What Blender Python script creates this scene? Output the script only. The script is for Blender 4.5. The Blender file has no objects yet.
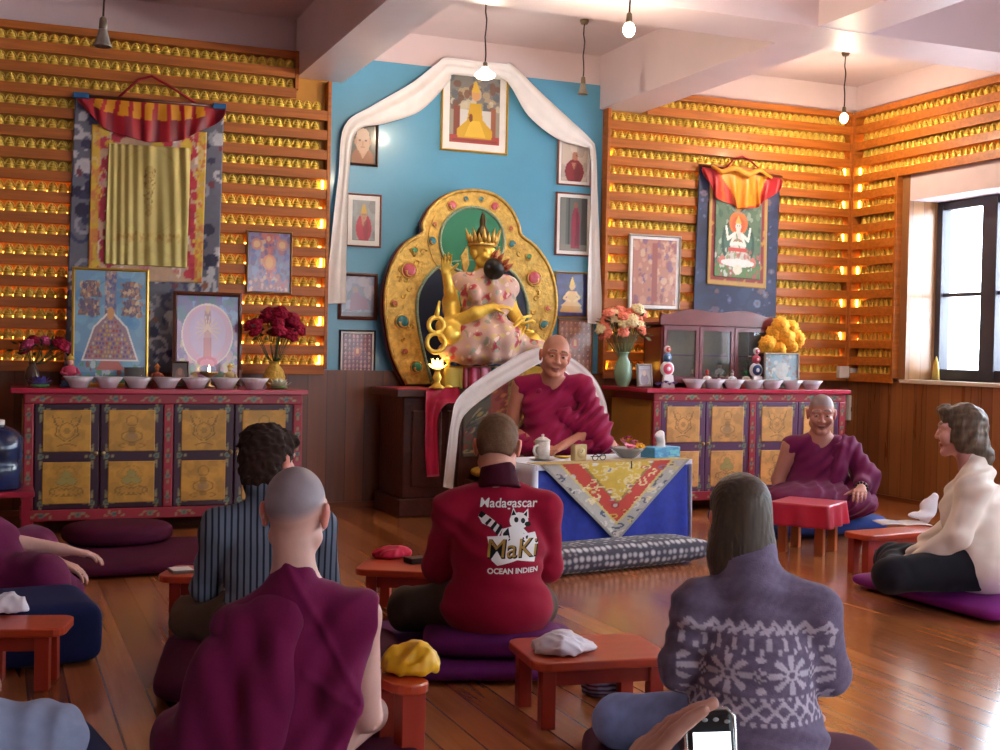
import bpy, math, random
import numpy as np
from mathutils import Vector, Matrix, Euler
PI = math.pi
SC = bpy.context.scene
COL = SC.collection
# ---------------------------------------------------------------- camera, world, exposure
CAM_H = 1.12
FOC = 1250.0
def cam_axes(yaw, pitch, roll):
    cy, sy, cp, sp = math.cos(yaw), math.sin(yaw), math.cos(pitch), math.sin(pitch)
    f = Vector((sy*cp, cy*cp, sp)); r = Vector((cy, -sy, 0)); u = r.cross(f)
    cr, sr = math.cos(roll), math.sin(roll)
    return cr*r + sr*u, -sr*r + cr*u, f
CR, CU, CF = cam_axes(math.radians(22.135), math.radians(-1.157), math.radians(1.187))
CC = Vector((0, 0, CAM_H))
cam = bpy.data.objects.new('camera', bpy.data.cameras.new('camera')); COL.objects.link(cam)
cam.matrix_world = Matrix(((CR.x, CU.x, -CF.x, 0), (CR.y, CU.y, -CF.y, 0), (CR.z, CU.z, -CF.z, CAM_H), (0, 0, 0, 1)))
cam.data.sensor_width = 36; cam.data.lens = FOC*36/1000; cam.data.clip_start = .05
SC.camera = cam
SC.view_settings.view_transform = 'Standard'; SC.view_settings.look = 'None'
SC.view_settings.gamma = 1; SC.view_settings.use_curve_mapping = False
SC.view_settings.exposure = 0.65
w = bpy.data.worlds.new('sky'); SC.world = w; w.use_nodes = True
bg = w.node_tree.nodes['Background']; bg.inputs[0].default_value = (.80, .90, 1.0, 1); bg.inputs[1].default_value = 5.5
try:
    SC.cycles.max_bounces = 8; SC.cycles.diffuse_bounces = 4; SC.cycles.glossy_bounces = 4; SC.cycles.transmission_bounces = 6
    SC.cycles.sample_clamp_indirect = 6; SC.cycles.use_denoising = True
except Exception: pass
def area(name, loc, rot, sx, sy, power, col=(1, 1, 1), portal=False):
    l = bpy.data.lights.new(name, 'AREA'); l.shape = 'RECTANGLE'; l.size = sx; l.size_y = sy; l.energy = power; l.color = col
    o = bpy.data.objects.new(name, l); COL.objects.link(o); o.location = loc; o.rotation_euler = rot
    if portal: l.cycles.is_portal = True
    return o
# window daylight: portals for the sky in the openings
RX = 6.60      # right wall face
BY = 8.53      # back wall face
WINS = [(4.95, 7.82), (1.3, 3.9), (-2.0, .4)]       # y ranges of windows in the right wall
WZ0, WZ1 = .955, 2.36
for y0, y1 in WINS:
    area('window_portal', (RX+.40, (y0+y1)/2, (WZ0+WZ1)/2), (0, PI/2, 0), WZ1-WZ0, y1-y0, 1, portal=True)
    area('window_daylight', (RX+.75, (y0+y1)/2, (WZ0+WZ1)/2+.35), (0, PI/2-.12, 0), WZ1-WZ0+.4, y1-y0+.3, 150, (.86, .93, 1.0))
# ---------------------------------------------------------------- pixel helpers (design frame 1000x750) -> real points
def ray(x, y): return CR*((x-500)/FOC) - CU*((y-375)/FOC) + CF
def atY(x, y, Y): d = ray(x, y); return CC + d*(Y/d.y)
def atX(x, y, X): d = ray(x, y); return CC + d*(X/d.x)
def atZ(x, y, Z=0): d = ray(x, y); return CC + d*((Z-CAM_H)/d.z)
def atD(x, y, D): return CC + ray(x, y)*D
# ---------------------------------------------------------------- colour and materials
def lin(c):
    if isinstance(c, str):
        c = [int(c[i:i+2], 16)/255 for i in (0, 2, 4)]
    elif max(c) > 1.0: c = [v/255 for v in c]
    return tuple((v/12.92 if v <= .04045 else ((v+.055)/1.055)**2.4) for v in c[:3])
def lin_np(a):
    a = np.asarray(a, float)/255.0
    return np.where(a <= .04045, a/12.92, ((np.clip(a, 0, 1)+.055)/1.055)**2.4)
MC = {}
def mat(name, col, rough=.55, metal=0, var=.10, scale=9, bump=0, bscale=60, coat=0, emit=0, ecol=None, sheen=0, trans=0, ior=1.45, attr=None, detail=3, stretch=(1, 1, 1)):
    if name in MC: return MC[name]
    m = bpy.data.materials.new(name); m.use_nodes = True; nt = m.node_tree; N = nt.nodes; L = nt.links
    b = N['Principled BSDF']; tc = N.new('ShaderNodeTexCoord'); mp = N.new('ShaderNodeMapping'); mp.inputs['Scale'].default_value = stretch
    L.new(tc.outputs['Object'], mp.inputs[0])
    nz = N.new('ShaderNodeTexNoise'); nz.inputs['Scale'].default_value = scale; nz.inputs['Detail'].default_value = detail; L.new(mp.outputs[0], nz.inputs['Vector'])
    mr = N.new('ShaderNodeMapRange'); mr.inputs['From Min'].default_value = .25; mr.inputs['From Max'].default_value = .75
    mr.inputs['To Min'].default_value = 1-var; mr.inputs['To Max'].default_value = 1+var; L.new(nz.outputs['Fac'], mr.inputs['Value'])
    mx = N.new('ShaderNodeMix'); mx.data_type = 'RGBA'; mx.blend_type = 'MULTIPLY'; mx.inputs['Factor'].default_value = 1
    if attr:
        at = N.new('ShaderNodeAttribute'); at.attribute_name = attr; L.new(at.outputs['Color'], mx.inputs['A'])
    else: mx.inputs['A'].default_value = (*lin(col), 1)
    L.new(mr.outputs[0], mx.inputs['B']); L.new(mx.outputs['Result'], b.inputs['Base Color'])
    b.inputs['Roughness'].default_value = rough; b.inputs['Metallic'].default_value = metal; b.inputs['IOR'].default_value = ior
    b.inputs['Coat Weight'].default_value = coat; b.inputs['Coat Roughness'].default_value = .12
    if rough >= .6 and not metal: b.inputs['Specular IOR Level'].default_value = .18
    b.inputs['Sheen Weight'].default_value = sheen; b.inputs['Transmission Weight'].default_value = trans
    if emit:
        b.inputs['Emission Color'].default_value = (*lin(ecol or col), 1); b.inputs['Emission Strength'].default_value = emit
    if bump:
        n2 = N.new('ShaderNodeTexNoise'); n2.inputs['Scale'].default_value = bscale; n2.inputs['Detail'].default_value = 4; L.new(mp.outputs[0], n2.inputs['Vector'])
        bp = N.new('ShaderNodeBump'); bp.inputs['Strength'].default_value = bump; bp.inputs['Distance'].default_value = .01
        L.new(n2.outputs['Fac'], bp.inputs['Height']); L.new(bp.outputs[0], b.inputs['Normal'])
    MC[name] = m
    return m
def matc(name, rough=.6, **k): return mat(name, (255, 255, 255), rough, attr='Col', **k)
def wood(name, c1, c2, axis, width, rough=.35, coat=.3, grain=1.0, seam=.55):
    """planks: colour varies per plank, dark seams, long grain. axis = index of the direction ACROSS planks, grain along 'long'."""
    if name in MC: return MC[name]
    m = bpy.data.materials.new(name); m.use_nodes = True; nt = m.node_tree; N = nt.nodes; L = nt.links
    b = N['Principled BSDF']; tc = N.new('ShaderNodeTexCoord'); sp = N.new('ShaderNodeSeparateXYZ'); L.new(tc.outputs['Object'], sp.inputs[0])
    ac, al = axis
    def math_(op, a, bv=None):
        n = N.new('ShaderNodeMath'); n.operation = op
        for i, v in enumerate((a, bv)):
            if v is None: continue
            if hasattr(v, 'is_linked') or hasattr(v, 'links'): L.new(v, n.inputs[i])
            else: n.inputs[i].default_value = v
        return n.outputs[0]
    q = math_('DIVIDE', sp.outputs[ac], width); fl = math_('FLOOR', q); fr = math_('FRACT', q)
    wn = N.new('ShaderNodeTexWhiteNoise'); wn.noise_dimensions = '1D'; L.new(fl, wn.inputs['W'])
    st = [26.0, 26.0, 26.0]; st[al] = 1.6
    mp = N.new('ShaderNodeMapping'); mp.inputs['Scale'].default_value = st; L.new(tc.outputs['Object'], mp.inputs[0])
    off = N.new('ShaderNodeVectorMath'); off.operation = 'ADD'; L.new(mp.outputs[0], off.inputs[0])
    sc_ = N.new('ShaderNodeVectorMath'); sc_.operation = 'SCALE'; L.new(wn.outputs['Color'], sc_.inputs[0]); sc_.inputs['Scale'].default_value = 40; L.new(sc_.outputs[0], off.inputs[1])
    nz = N.new('ShaderNodeTexNoise'); nz.inputs['Scale'].default_value = 1; nz.inputs['Detail'].default_value = 5; nz.inputs['Distortion'].default_value = .6*grain; L.new(off.outputs[0], nz.inputs['Vector'])
    f1 = math_('MULTIPLY', wn.outputs['Value'], .55); f2 = math_('MULTIPLY', nz.outputs['Fac'], .75); f = math_('ADD', f1, f2); f = math_('SUBTRACT', f, .15)
    cr_ = N.new('ShaderNodeValToRGB'); cr_.color_ramp.elements[0].color = (*lin(c1), 1); cr_.color_ramp.elements[1].color = (*lin(c2), 1); L.new(f, cr_.inputs[0])
    d = math_('SUBTRACT', fr, .5); d = math_('ABSOLUTE', d); s = math_('GREATER_THAN', d, .5-.0035/width)
    mx = N.new('ShaderNodeMix'); mx.data_type = 'RGBA'; mx.blend_type = 'MIX'; sf = math_('MULTIPLY', s, seam); L.new(sf, mx.inputs['Factor'])
    L.new(cr_.outputs[0], mx.inputs['A']); mx.inputs['B'].default_value = (.012, .006, .003, 1)
    L.new(mx.outputs['Result'], b.inputs['Base Color'])
    rr = math_('MULTIPLY', nz.outputs['Fac'], .18); rr = math_('ADD', rr, rough-.09); L.new(rr, b.inputs['Roughness'])
    b.inputs['Coat Weight'].default_value = coat; b.inputs['Coat Roughness'].default_value = .15
    bp = N.new('ShaderNodeBump'); bp.inputs['Strength'].default_value = .06; bp.inputs['Distance'].default_value = .003
    h = math_('SUBTRACT', nz.outputs['Fac'], s); L.new(h, bp.inputs['Height']); L.new(bp.outputs[0], b.inputs['Normal'])
    MC[name] = m
    return m
# ---------------------------------------------------------------- mesh builder
def link(o, parent=None):
    COL.objects.link(o)
    if parent is not None: o.parent = parent
    return o
def tag(o, label, cat, group=None, kind=None):
    o['label'] = label; o['category'] = cat
    if group: o['group'] = group
    if kind: o['kind'] = kind
    return o
def empty(name, loc, rz=0, label=None, cat=None, group=None):
    o = bpy.data.objects.new(name, None); COL.objects.link(o); o.location = loc; o.rotation_euler = (0, 0, rz); o.empty_display_size = .05
    if label: tag(o, label, cat, group)
    return o
def mesh_np(name, V, F, m, parent=None, smooth=True, colors=None):
    me = bpy.data.meshes.new(name)
    V = np.asarray(V, np.float32); F = np.asarray(F, np.int32); k = F.shape[1]
    me.vertices.add(len(V)); me.vertices.foreach_set('co', V.ravel())
    me.loops.add(F.size); me.loops.foreach_set('vertex_index', F.ravel())
    me.polygons.add(len(F)); me.polygons.foreach_set('loop_start', np.arange(0, F.size, k, dtype=np.int32))
    me.update(calc_edges=True)
    if smooth: me.polygons.foreach_set('use_smooth', np.ones(len(F), bool))
    if colors is not None:
        a = me.color_attributes.new('Col', 'FLOAT_COLOR', 'POINT')
        c = np.ones((len(V), 4), np.float32); c[:, :3] = lin_np(colors); a.data.foreach_set('color', c.ravel())
    me.validate(); me.materials.append(m)
    return link(bpy.data.objects.new(name, me), parent)
class MB:
    def __init__(s): s.v = []; s.f = []; s.M = Matrix.Identity(4); s.sm = []
    def add(s, vs, fs, smooth=False):
        n = len(s.v); s.v += [tuple(s.M @ Vector(v)) for v in vs]; s.f += [tuple(i+n for i in f) for f in fs]; s.sm += [smooth]*len(fs); return s
    def box(s, c, d, rz=0, rx=0, ry=0, taper=1.0):
        R = Euler((rx, ry, rz)).to_matrix(); c = Vector(c); vs = []
        for z in (-.5, .5):
            t = taper if z > 0 else 1
            for x, y in ((-.5, -.5), (.5, -.5), (.5, .5), (-.5, .5)): vs.append(c + R @ Vector((x*d[0]*t, y*d[1]*t, z*d[2])))
        return s.add(vs, [(3, 2, 1, 0), (4, 5, 6, 7), (0, 1, 5, 4), (1, 2, 6, 5), (2, 3, 7, 6), (3, 0, 4, 7)])
    def b2(s, lo, hi): return s.box([(a+b)/2 for a, b in zip(lo, hi)], [abs(b-a) for a, b in zip(lo, hi)])
    def bar(s, a, b, wx, wy=None, up=(0, 0, 1)):
        a, b = Vector(a), Vector(b); d = (b-a); L = d.length; d.normalize(); u = Vector(up)
        if abs(d.dot(u)) > .98: u = Vector((0, 1, 0))
        x = d.cross(u).normalized(); y = x.cross(d); wy = wy or wx; vs = []
        for p in (a, b):
            for i, j in ((-1, -1), (1, -1), (1, 1), (-1, 1)): vs.append(p + x*i*wx/2 + y*j*wy/2)
        return s.add(vs, [(0, 1, 2, 3), (7, 6, 5, 4), (4, 5, 1, 0), (5, 6, 2, 1), (6, 7, 3, 2), (7, 4, 0, 3)])
    def tube(s, pts, r, n=8, closed=False):
        pts = [Vector(p) for p in pts]; rs = r if isinstance(r, (list, tuple)) else [r]*len(pts); vs = []; fs = []; m = len(pts); prev = None
        for i, p in enumerate(pts):
            if closed: t = pts[(i+1) % m]-pts[i-1]
            else: t = pts[min(i+1, m-1)]-pts[max(i-1, 0)]
            t.normalize()
            if prev is None:
                u = Vector((0, 0, 1)) if abs(t.z) < .9 else Vector((1, 0, 0)); x = t.cross(u).normalized()
            else: x = (prev - t*prev.dot(t)).normalized()
            prev = x; y = t.cross(x)
            for k in range(n): a = 2*PI*k/n; vs.append(p + (x*math.cos(a)+y*math.sin(a))*rs[i])
        for i in range(m if closed else m-1):
            j = (i+1) % m
            for k in range(n): fs.append((i*n+k, i*n+(k+1) % n, j*n+(k+1) % n, j*n+k))
        if not closed: fs += [tuple(range(n))[::-1], tuple(range((m-1)*n, m*n))]
        return s.add(vs, fs, True)
    def lathe(s, prof, c=(0, 0, 0), n=20, sx=1, sy=1, flute=None, ax=None):
        c = Vector(c); vs = []; fs = []; R = ax or Matrix.Identity(3)
        for r, z in prof:
            for k in range(n):
                a = 2*PI*k/n; q = r*(1+(flute(a, z) if flute else 0)); vs.append(c + R @ Vector((q*math.cos(a)*sx, q*math.sin(a)*sy, z)))
        for i in range(len(prof)-1):
            for k in range(n): fs.append((i*n+k, i*n+(k+1) % n, (i+1)*n+(k+1) % n, (i+1)*n+k))
        if prof[0][0] > 1e-5: fs.append(tuple(range(n))[::-1])
        if prof[-1][0] > 1e-5: fs.append(tuple(range((len(prof)-1)*n, len(prof)*n)))
        return s.add(vs, fs, True)
    def ball(s, c, r, n=12, sc=(1, 1, 1), R=None):
        vs = []; fs = []; c = Vector(c); h = max(4, n//2); R = R or Matrix.Identity(3)
        for i in range(h+1):
            t = PI*i/h
            for k in range(n): a = 2*PI*k/n; vs.append(c + R @ Vector((r*sc[0]*math.sin(t)*math.cos(a), r*sc[1]*math.sin(t)*math.sin(a), -r*sc[2]*math.cos(t))))
        for i in range(h):
            for k in range(n): fs.append((i*n+k, i*n+(k+1) % n, (i+1)*n+(k+1) % n, (i+1)*n+k))
        return s.add(vs, fs, True)
    def prism(s, poly, a, b, plane='xz'):
        """2-D outline (counter-clockwise) between offsets a and b on the third axis"""
        n = len(poly)
        def P(p, t): return {'xz': (p[0], t, p[1]), 'xy': (p[0], p[1], t), 'yz': (t, p[0], p[1])}[plane]
        vs = [P(p, a) for p in poly]+[P(p, b) for p in poly]
        fs = [tuple(range(n)), tuple(range(2*n-1, n-1, -1))]+[(i, n+i, n+(i+1) % n, (i+1) % n) for i in range(n)]
        return s.add(vs, fs)
    def build(s, name, m, parent=None, bevel=0, fix=True):
        me = bpy.data.meshes.new(name); me.from_pydata(s.v, [], s.f); me.update()
        if fix:
            import bmesh
            bm = bmesh.new(); bm.from_mesh(me); bmesh.ops.remove_doubles(bm, verts=bm.verts, dist=1e-6); bmesh.ops.recalc_face_normals(bm, faces=bm.faces)
            bm.to_mesh(me); bm.free()
            sv = s.sm
            if len(me.polygons) == len(sv): me.polygons.foreach_set('use_smooth', sv)
            else: me.polygons.foreach_set('use_smooth', [any(sv)]*len(me.polygons))
        else: me.polygons.foreach_set('use_smooth', s.sm)
        me.materials.append(m); o = link(bpy.data.objects.new(name, me), parent)
        if bevel:
            md = o.modifiers.new('round', 'BEVEL'); md.width = bevel; md.segments = 2; md.limit_method = 'ANGLE'
        return o
def bx(name, lo, hi, m, parent=None, bevel=0): return MB().b2(lo, hi).build(name, m, parent, bevel)
def copy_tree(o, parent=None):
    c = o.copy(); COL.objects.link(c)
    if parent is not None: c.parent = parent
    for ch in list(o.children): copy_tree(ch, c)
    return c
def text_pieces(body, size, shear=0.0, ext=.0):
    """built-in font text as flat triangles -> (verts 2-D, faces)"""
    cu = bpy.data.curves.new('lettering', 'FONT'); cu.body = body; cu.size = size; cu.align_x = 'CENTER'; cu.align_y = 'CENTER'; cu.shear = shear; cu.resolution_u = 4; cu.offset = ext
    ob = bpy.data.objects.new('lettering', cu); COL.objects.link(ob)
    dg = bpy.context.evaluated_depsgraph_get(); me = bpy.data.meshes.new_from_object(ob.evaluated_get(dg))
    V = [(v.co.x, v.co.y) for v in me.vertices]; F = [tuple(p.vertices) for p in me.polygons]
    bpy.data.objects.remove(ob); bpy.data.curves.remove(cu); bpy.data.meshes.remove(me)
    return V, F
# ---------------------------------------------------------------- painted patterns (as vertex colours of a fine grid)
class Cv:
    def __init__(s, nx, ny, bg):
        s.nx, s.ny = nx, ny; s.a = np.zeros((ny, nx, 3)); s.a[:] = bg
        s.X, s.Y = np.meshgrid(np.linspace(0, 1, nx), np.linspace(0, 1, ny))
    def put(s, m, c, al=1.0): s.a[m] = s.a[m]*(1-al)+np.array(c, float)*al; return s
    def ell(s, cx, cy, rx, ry, c, al=1, inner=0):
        q = ((s.X-cx)/rx)**2+((s.Y-cy)/ry)**2; return s.put((q <= 1) & (q >= inner*inner), c, al)
    def rect(s, x0, y0, x1, y1, c, al=1): return s.put((s.X >= x0) & (s.X <= x1) & (s.Y >= y0) & (s.Y <= y1), c, al)
    def poly(s, pts, c, al=1):
        m = np.zeros(s.X.shape, bool); n = len(pts)
        for i in range(n):
            x1, y1 = pts[i]; x2, y2 = pts[(i+1) % n]
            if y1 == y2: continue
            m ^= ((y1 > s.Y) != (y2 > s.Y)) & (s.X < (x2-x1)*(s.Y-y1)/(y2-y1)+x1)
        return s.put(m, c, al)
    def line(s, pts, wd, c, al=1, asp=1.0):
        for (x1, y1), (x2, y2) in zip(pts[:-1], pts[1:]):
            dx, dy = (x2-x1), (y2-y1)*asp; L = dx*dx+dy*dy+1e-12
            t = np.clip(((s.X-x1)*dx+(s.Y-y1)*asp*dy)/L, 0, 1)
            s.put(np.hypot(s.X-x1-t*dx, (s.Y-y1)*asp-t*dy) < wd, c, al)
        return s
    def blot(s, seed, cols, n, r0, r1, reg=(0, 0, 1, 1), al=.9, asp=1.0, ring=False, mask=None):
        R = random.Random(seed); keep = s.a.copy() if mask is not None else None
        for i in range(n):
            cx, cy, r = R.uniform(reg[0], reg[2]), R.uniform(reg[1], reg[3]), R.uniform(r0, r1); c = R.choice(cols)
            s.ell(cx, cy, r*R.uniform(.7, 1.3), r*asp*R.uniform(.7, 1.3), c, al)
            if ring: s.ell(cx, cy, r*.55, r*.55*asp, R.choice(cols), al)
        if mask is not None: s.a = np.where(mask[..., None], s.a, keep)
        return s
    def swirl(s, seed, cols, n, r0, r1, wd, reg=(0, 0, 1, 1), asp=1.0):
        R = random.Random(seed)
        for i in range(n):
            cx, cy, r, a0 = R.uniform(reg[0], reg[2]), R.uniform(reg[1], reg[3]), R.uniform(r0, r1), R.uniform(0, 6.3); d = R.choice((-1, 1))
            s.line([(cx+r*(1-k/9)*math.cos(a0+d*k*.6), cy+r*asp*(1-k/9)*math.sin(a0+d*k*.6)) for k in range(8)], wd, R.choice(cols), 1, 1/asp)
        return s
    def grain(s, seed, amt):
        s.a = np.clip(s.a*(1+amt*(np.random.RandomState(seed).rand(s.ny, s.nx, 1)-.5)), 0, 255); return s
def sheet(name, cv, W, H, m, parent, thick=.008, warp=None, org=(0, 0, 0), place=None):
    """slab whose front grid (facing -Y) carries the pattern; x centred, z from 0 to H, unless place(u,v)->xyz"""
    nx, ny = cv.nx, cv.ny
    if place is None:
        x = (cv.X-.5)*W+org[0]; z = cv.Y*H+org[2]; y = np.full_like(x, org[1])
        if warp is not None:
            dx, dy, dz = warp(cv.X, cv.Y); x = x+dx; y = y+dy; z = z+dz
        P = np.stack([x, y, z], -1)
    else: P = place(cv.X, cv.Y)
    gx = np.gradient(P, axis=1); gy = np.gradient(P, axis=0); n = np.cross(gx, gy); n /= np.linalg.norm(n, axis=-1, keepdims=True)+1e-12
    B = P-n*thick
    V = np.concatenate([P.reshape(-1, 3), B.reshape(-1, 3)]); I = np.arange(nx*ny).reshape(ny, nx); K = nx*ny
    f = np.stack([I[:-1, :-1], I[:-1, 1:], I[1:, 1:], I[1:, :-1]], -1).reshape(-1, 4)
    b = f[:, ::-1]+K
    rim = np.concatenate([I[0, :], I[1:, -1], I[-1, -2::-1], I[-2:0:-1, 0]]); r2 = np.roll(rim, -1)
    sd = np.stack([rim, rim+K, r2+K, r2], -1)
    c = cv.a.reshape(-1, 3)
    return mesh_np(name, V, np.concatenate([f, b, sd]), m, parent, warp is not None or place is not None, np.concatenate([c, c]))
# ---------------------------------------------------------------- solid modelling of soft shapes: distance field -> one continuous surface
def fnoise(X, Y, Z, f, seed=0):
    r = np.random.RandomState(seed); s = 0
    for i in range(5):
        a = r.randn(3); a = a/np.linalg.norm(a)*f*(.7+.7*r.rand()); s = s+np.sin(a[0]*X+a[1]*Y+a[2]*Z+r.rand()*6.28+.8*np.sin(.6*(a[1]*X-a[0]*Y+a[2]*Z)+r.rand()*6))
    return s/5
class Sdf:
    def __init__(s, h): s.h = h; s.p = []
    def cone(s, a, ra, b, rb, k=.02, op='u'): s.p.append(('c', np.array(a, float), ra, np.array(b, float), rb, k, op)); return s
    def chain(s, pts, rs, k=.02, op='u'):
        if not isinstance(rs, (list, tuple)): rs = [rs]*len(pts)
        for i in range(len(pts)-1): s.cone(pts[i], rs[i], pts[i+1], rs[i+1], k, op)
        return s
    def ell(s, c, r, k=.02, op='u', R=None): s.p.append(('e', np.array(c, float), np.array(r, float), None if R is None else np.array(R), k, op)); return s
    def cut(s, p, n, k=.004): s.p.append(('h', np.array(p, float), np.array(n, float)/np.linalg.norm(n), k)); return s
    def field(s):
        lo = np.full(3, 9e9); hi = -lo
        for q in s.p:
            if q[0] == 'c' and q[6] == 'u':
                for P, r in ((q[1], q[2]), (q[3], q[4])): lo = np.minimum(lo, P-r); hi = np.maximum(hi, P+r)
            if q[0] == 'e' and q[5] == 'u':
                m = q[2].max() if q[3] is not None else q[2]; lo = np.minimum(lo, q[1]-m); hi = np.maximum(hi, q[1]+m)
        h = s.h; lo = lo-.035-2*h; n = np.ceil((hi+.035+2*h-lo)/h).astype(int)+1
        ax = [lo[i]+h*np.arange(n[i]) for i in range(3)]
        D = np.full(n, .2, np.float32)
        for q in s.p:
            if q[0] == 'h':
                d = sum((ax[i]-q[1][i]).reshape([-1 if j == i else 1 for j in range(3)])*q[2][i] for i in range(3)).astype(np.float32)
                k = q[3]; hh = np.maximum(k-np.abs(D-d), 0)/k; D = np.maximum(D, d)+hh*hh*k*.25
                continue
            if q[0] == 'c': k, op = q[5], q[6]; b0 = np.minimum(q[1]-q[2], q[3]-q[4]); b1 = np.maximum(q[1]+q[2], q[3]+q[4])
            else: k, op = q[4], q[5]; m = q[2].max() if q[3] is not None else q[2]; b0, b1 = q[1]-m, q[1]+m
            pad = k+3*h; i0 = np.maximum(np.floor((b0-pad-lo)/h).astype(int), 0); i1 = np.minimum(np.ceil((b1+pad-lo)/h).astype(int)+1, n)
            if (i1 <= i0).any(): continue
            sl = tuple(slice(a, b) for a, b in zip(i0, i1))
            X, Y, Z = np.meshgrid(*[ax[i][sl[i]] for i in range(3)], indexing='ij', sparse=True)
            if q[0] == 'c':
                a, ra, b, rb = q[1:5]; ab = b-a; L = ab@ab+1e-12
                t = np.clip(((X-a[0])*ab[0]+(Y-a[1])*ab[1]+(Z-a[2])*ab[2])/L, 0, 1)
                d = np.sqrt((X-a[0]-t*ab[0])**2+(Y-a[1]-t*ab[1])**2+(Z-a[2]-t*ab[2])**2)-(ra+t*(rb-ra))
            else:
                c, r, R = q[1:4]; x, y, z = X-c[0], Y-c[1], Z-c[2]
                if R is not None: x, y, z = [R[0, i]*x+R[1, i]*y+R[2, i]*z for i in range(3)]
                k0 = np.sqrt((x/r[0])**2+(y/r[1])**2+(z/r[2])**2); k1 = np.sqrt((x/r[0]**2)**2+(y/r[1]**2)**2+(z/r[2]**2)**2)+1e-9
                d = k0*(k0-1)/k1
            d = d.astype(np.float32); E = D[sl]
            if op == 'u': hh = np.maximum(k-np.abs(E-d), 0)/k; D[sl] = np.minimum(E, d)-hh*hh*k*.25
            else: d = -d; hh = np.maximum(k-np.abs(E-d), 0)/k; D[sl] = np.maximum(E, d)+hh*hh*k*.25
        return D, ax, lo
    def build(s, name, m, parent=None, disp=None, col=None):
        D, ax, lo = s.field(); h = s.h
        if disp is not None:
            I = np.nonzero(np.abs(D) < .045); D[I] += disp(ax[0][I[0]], ax[1][I[1]], ax[2][I[2]]).astype(np.float32)
        D[0] = D[-1] = .1; D[:, 0] = D[:, -1] = .1; D[:, :, 0] = D[:, :, -1] = .1
        ins = D < 0; c = np.zeros(np.array(D.shape)-1, np.uint8); of = [(i, j, k) for i in (0, 1) for j in (0, 1) for k in (0, 1)]
        def sub(A, o): return A[o[0]:A.shape[0]-1+o[0], o[1]:A.shape[1]-1+o[1], o[2]:A.shape[2]-1+o[2]]
        for o in of: c += sub(ins, o)
        idx = np.argwhere((c > 0) & (c < 8)); cell = np.full(c.shape, -1, np.int32); cell[tuple(idx.T)] = np.arange(len(idx))
        val = {o: D[idx[:, 0]+o[0], idx[:, 1]+o[1], idx[:, 2]+o[2]].astype(float) for o in of}
        P = np.zeros((len(idx), 3)); cnt = np.zeros(len(idx))
        for a in of:
            for axn in range(3):
                if a[axn] == 0:
                    b = list(a); b[axn] = 1; b = tuple(b); va, vb = val[a], val[b]; mk = (va < 0) != (vb < 0)
                    t = np.where(mk, va/np.where(mk, va-vb, 1), 0); q = np.array(a, float)[None]+np.zeros((len(idx), 3)); q[:, axn] += t
                    P[mk] += q[mk]; cnt[mk] += 1
        V = lo+h*(idx+P/cnt[:, None]); Fs = []
        for axn in range(3):
            u, v = (axn+1) % 3, (axn+2) % 3
            A = ins[tuple(slice(0, -1) if i == axn else slice(None) for i in range(3))]; B = ins[tuple(slice(1, None) if i == axn else slice(None) for i in range(3))]
            e = np.argwhere(A != B); e = e[(e[:, u] > 0) & (e[:, v] > 0)]
            if len(e) == 0: continue
            pos = A[tuple(e.T)]
            def cel(du, dv): g = e.copy(); g[:, u] -= du; g[:, v] -= dv; return cell[tuple(np.minimum(g, np.array(cell.shape)-1).T)]
            q = np.stack([cel(1, 1), cel(0, 1), cel(0, 0), cel(1, 0)], -1); q[~pos] = q[~pos][:, ::-1]; Fs.append(q)
        F = np.concatenate(Fs); F = F[(F >= 0).all(1)]
        return mesh_np(name, V, F, m, parent, True, None if col is None else col(V))
class Head:
    def __init__(s, c, sc=1.0, yaw=0, pitch=0, roll=0):
        s.R = np.array(Euler((math.radians(pitch), math.radians(roll), math.radians(-yaw)), 'YXZ').to_matrix() if False else (Matrix.Rotation(math.radians(-yaw), 3, 'Z') @ Matrix.Rotation(math.radians(pitch), 3, 'X') @ Matrix.Rotation(math.radians(roll), 3, 'Y'))); s.c = np.array(c, float); s.s = sc
    def __call__(s, x, y, z): return s.c+s.R @ (np.array((x, y, z))*s.s)
    def e(s, S, c, r, k=.01, op='u'): S.ell(s(*c), np.array(r)*s.s, k, op, s.R)
    def cn(s, S, a, ra, b, rb, k=.01, op='u'): S.cone(s(*a), ra*s.s, s(*b), rb*s.s, k, op)
    def inv(s, V): return ((V-s.c) @ s.R)/s.s
def head_sdf(S, H, face=True, jaw=1.0):
    H.e(S, (0, -.012, .03), (.074, .094, .086), .02); H.e(S, (0, .02, -.03), (.058*jaw, .066, .08), .03)
    for q in (-1, 1):
        H.cn(S, (q*.05*jaw, .0, -.062), .02, (q*.012, .062, -.096), .019, .02)
        H.e(S, (q*.0775, -.008, -.008), (.009, .02, .033), .006); H.e(S, (q*.084, -.014, .006), (.006, .017, .022), .006)
        if face: H.e(S, (q*.038, .064, -.028), (.026, .024, .026), .02); H.cn(S, (q*.014, .084, .028), .011, (q*.05, .07, .024), .011, .012)
    if face:
        for q in (-1, 1): H.e(S, (q*.031, .094, .006), (.017, .014, .011), .008, 's'); H.e(S, (q*.031, .077, .0055), (.015, .011, .0115), .003)
        H.cn(S, (0, .082, .018), .008, (0, .1, -.026), .0115, .008); H.e(S, (.013, .094, -.03), (.008, .011, .008), .006); H.e(S, (-.013, .094, -.03), (.008, .011, .008), .006)
        H.e(S, (0, .083, -.058), (.023, .011, .0065), .004); H.e(S, (0, .081, -.07), (.02, .011, .007), .004); H.e(S, (0, .0985, -.0642), (.022, .012, .0012), .002, 's'); H.e(S, (0, .07, -.098), (.02, .017, .016), .012)
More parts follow.
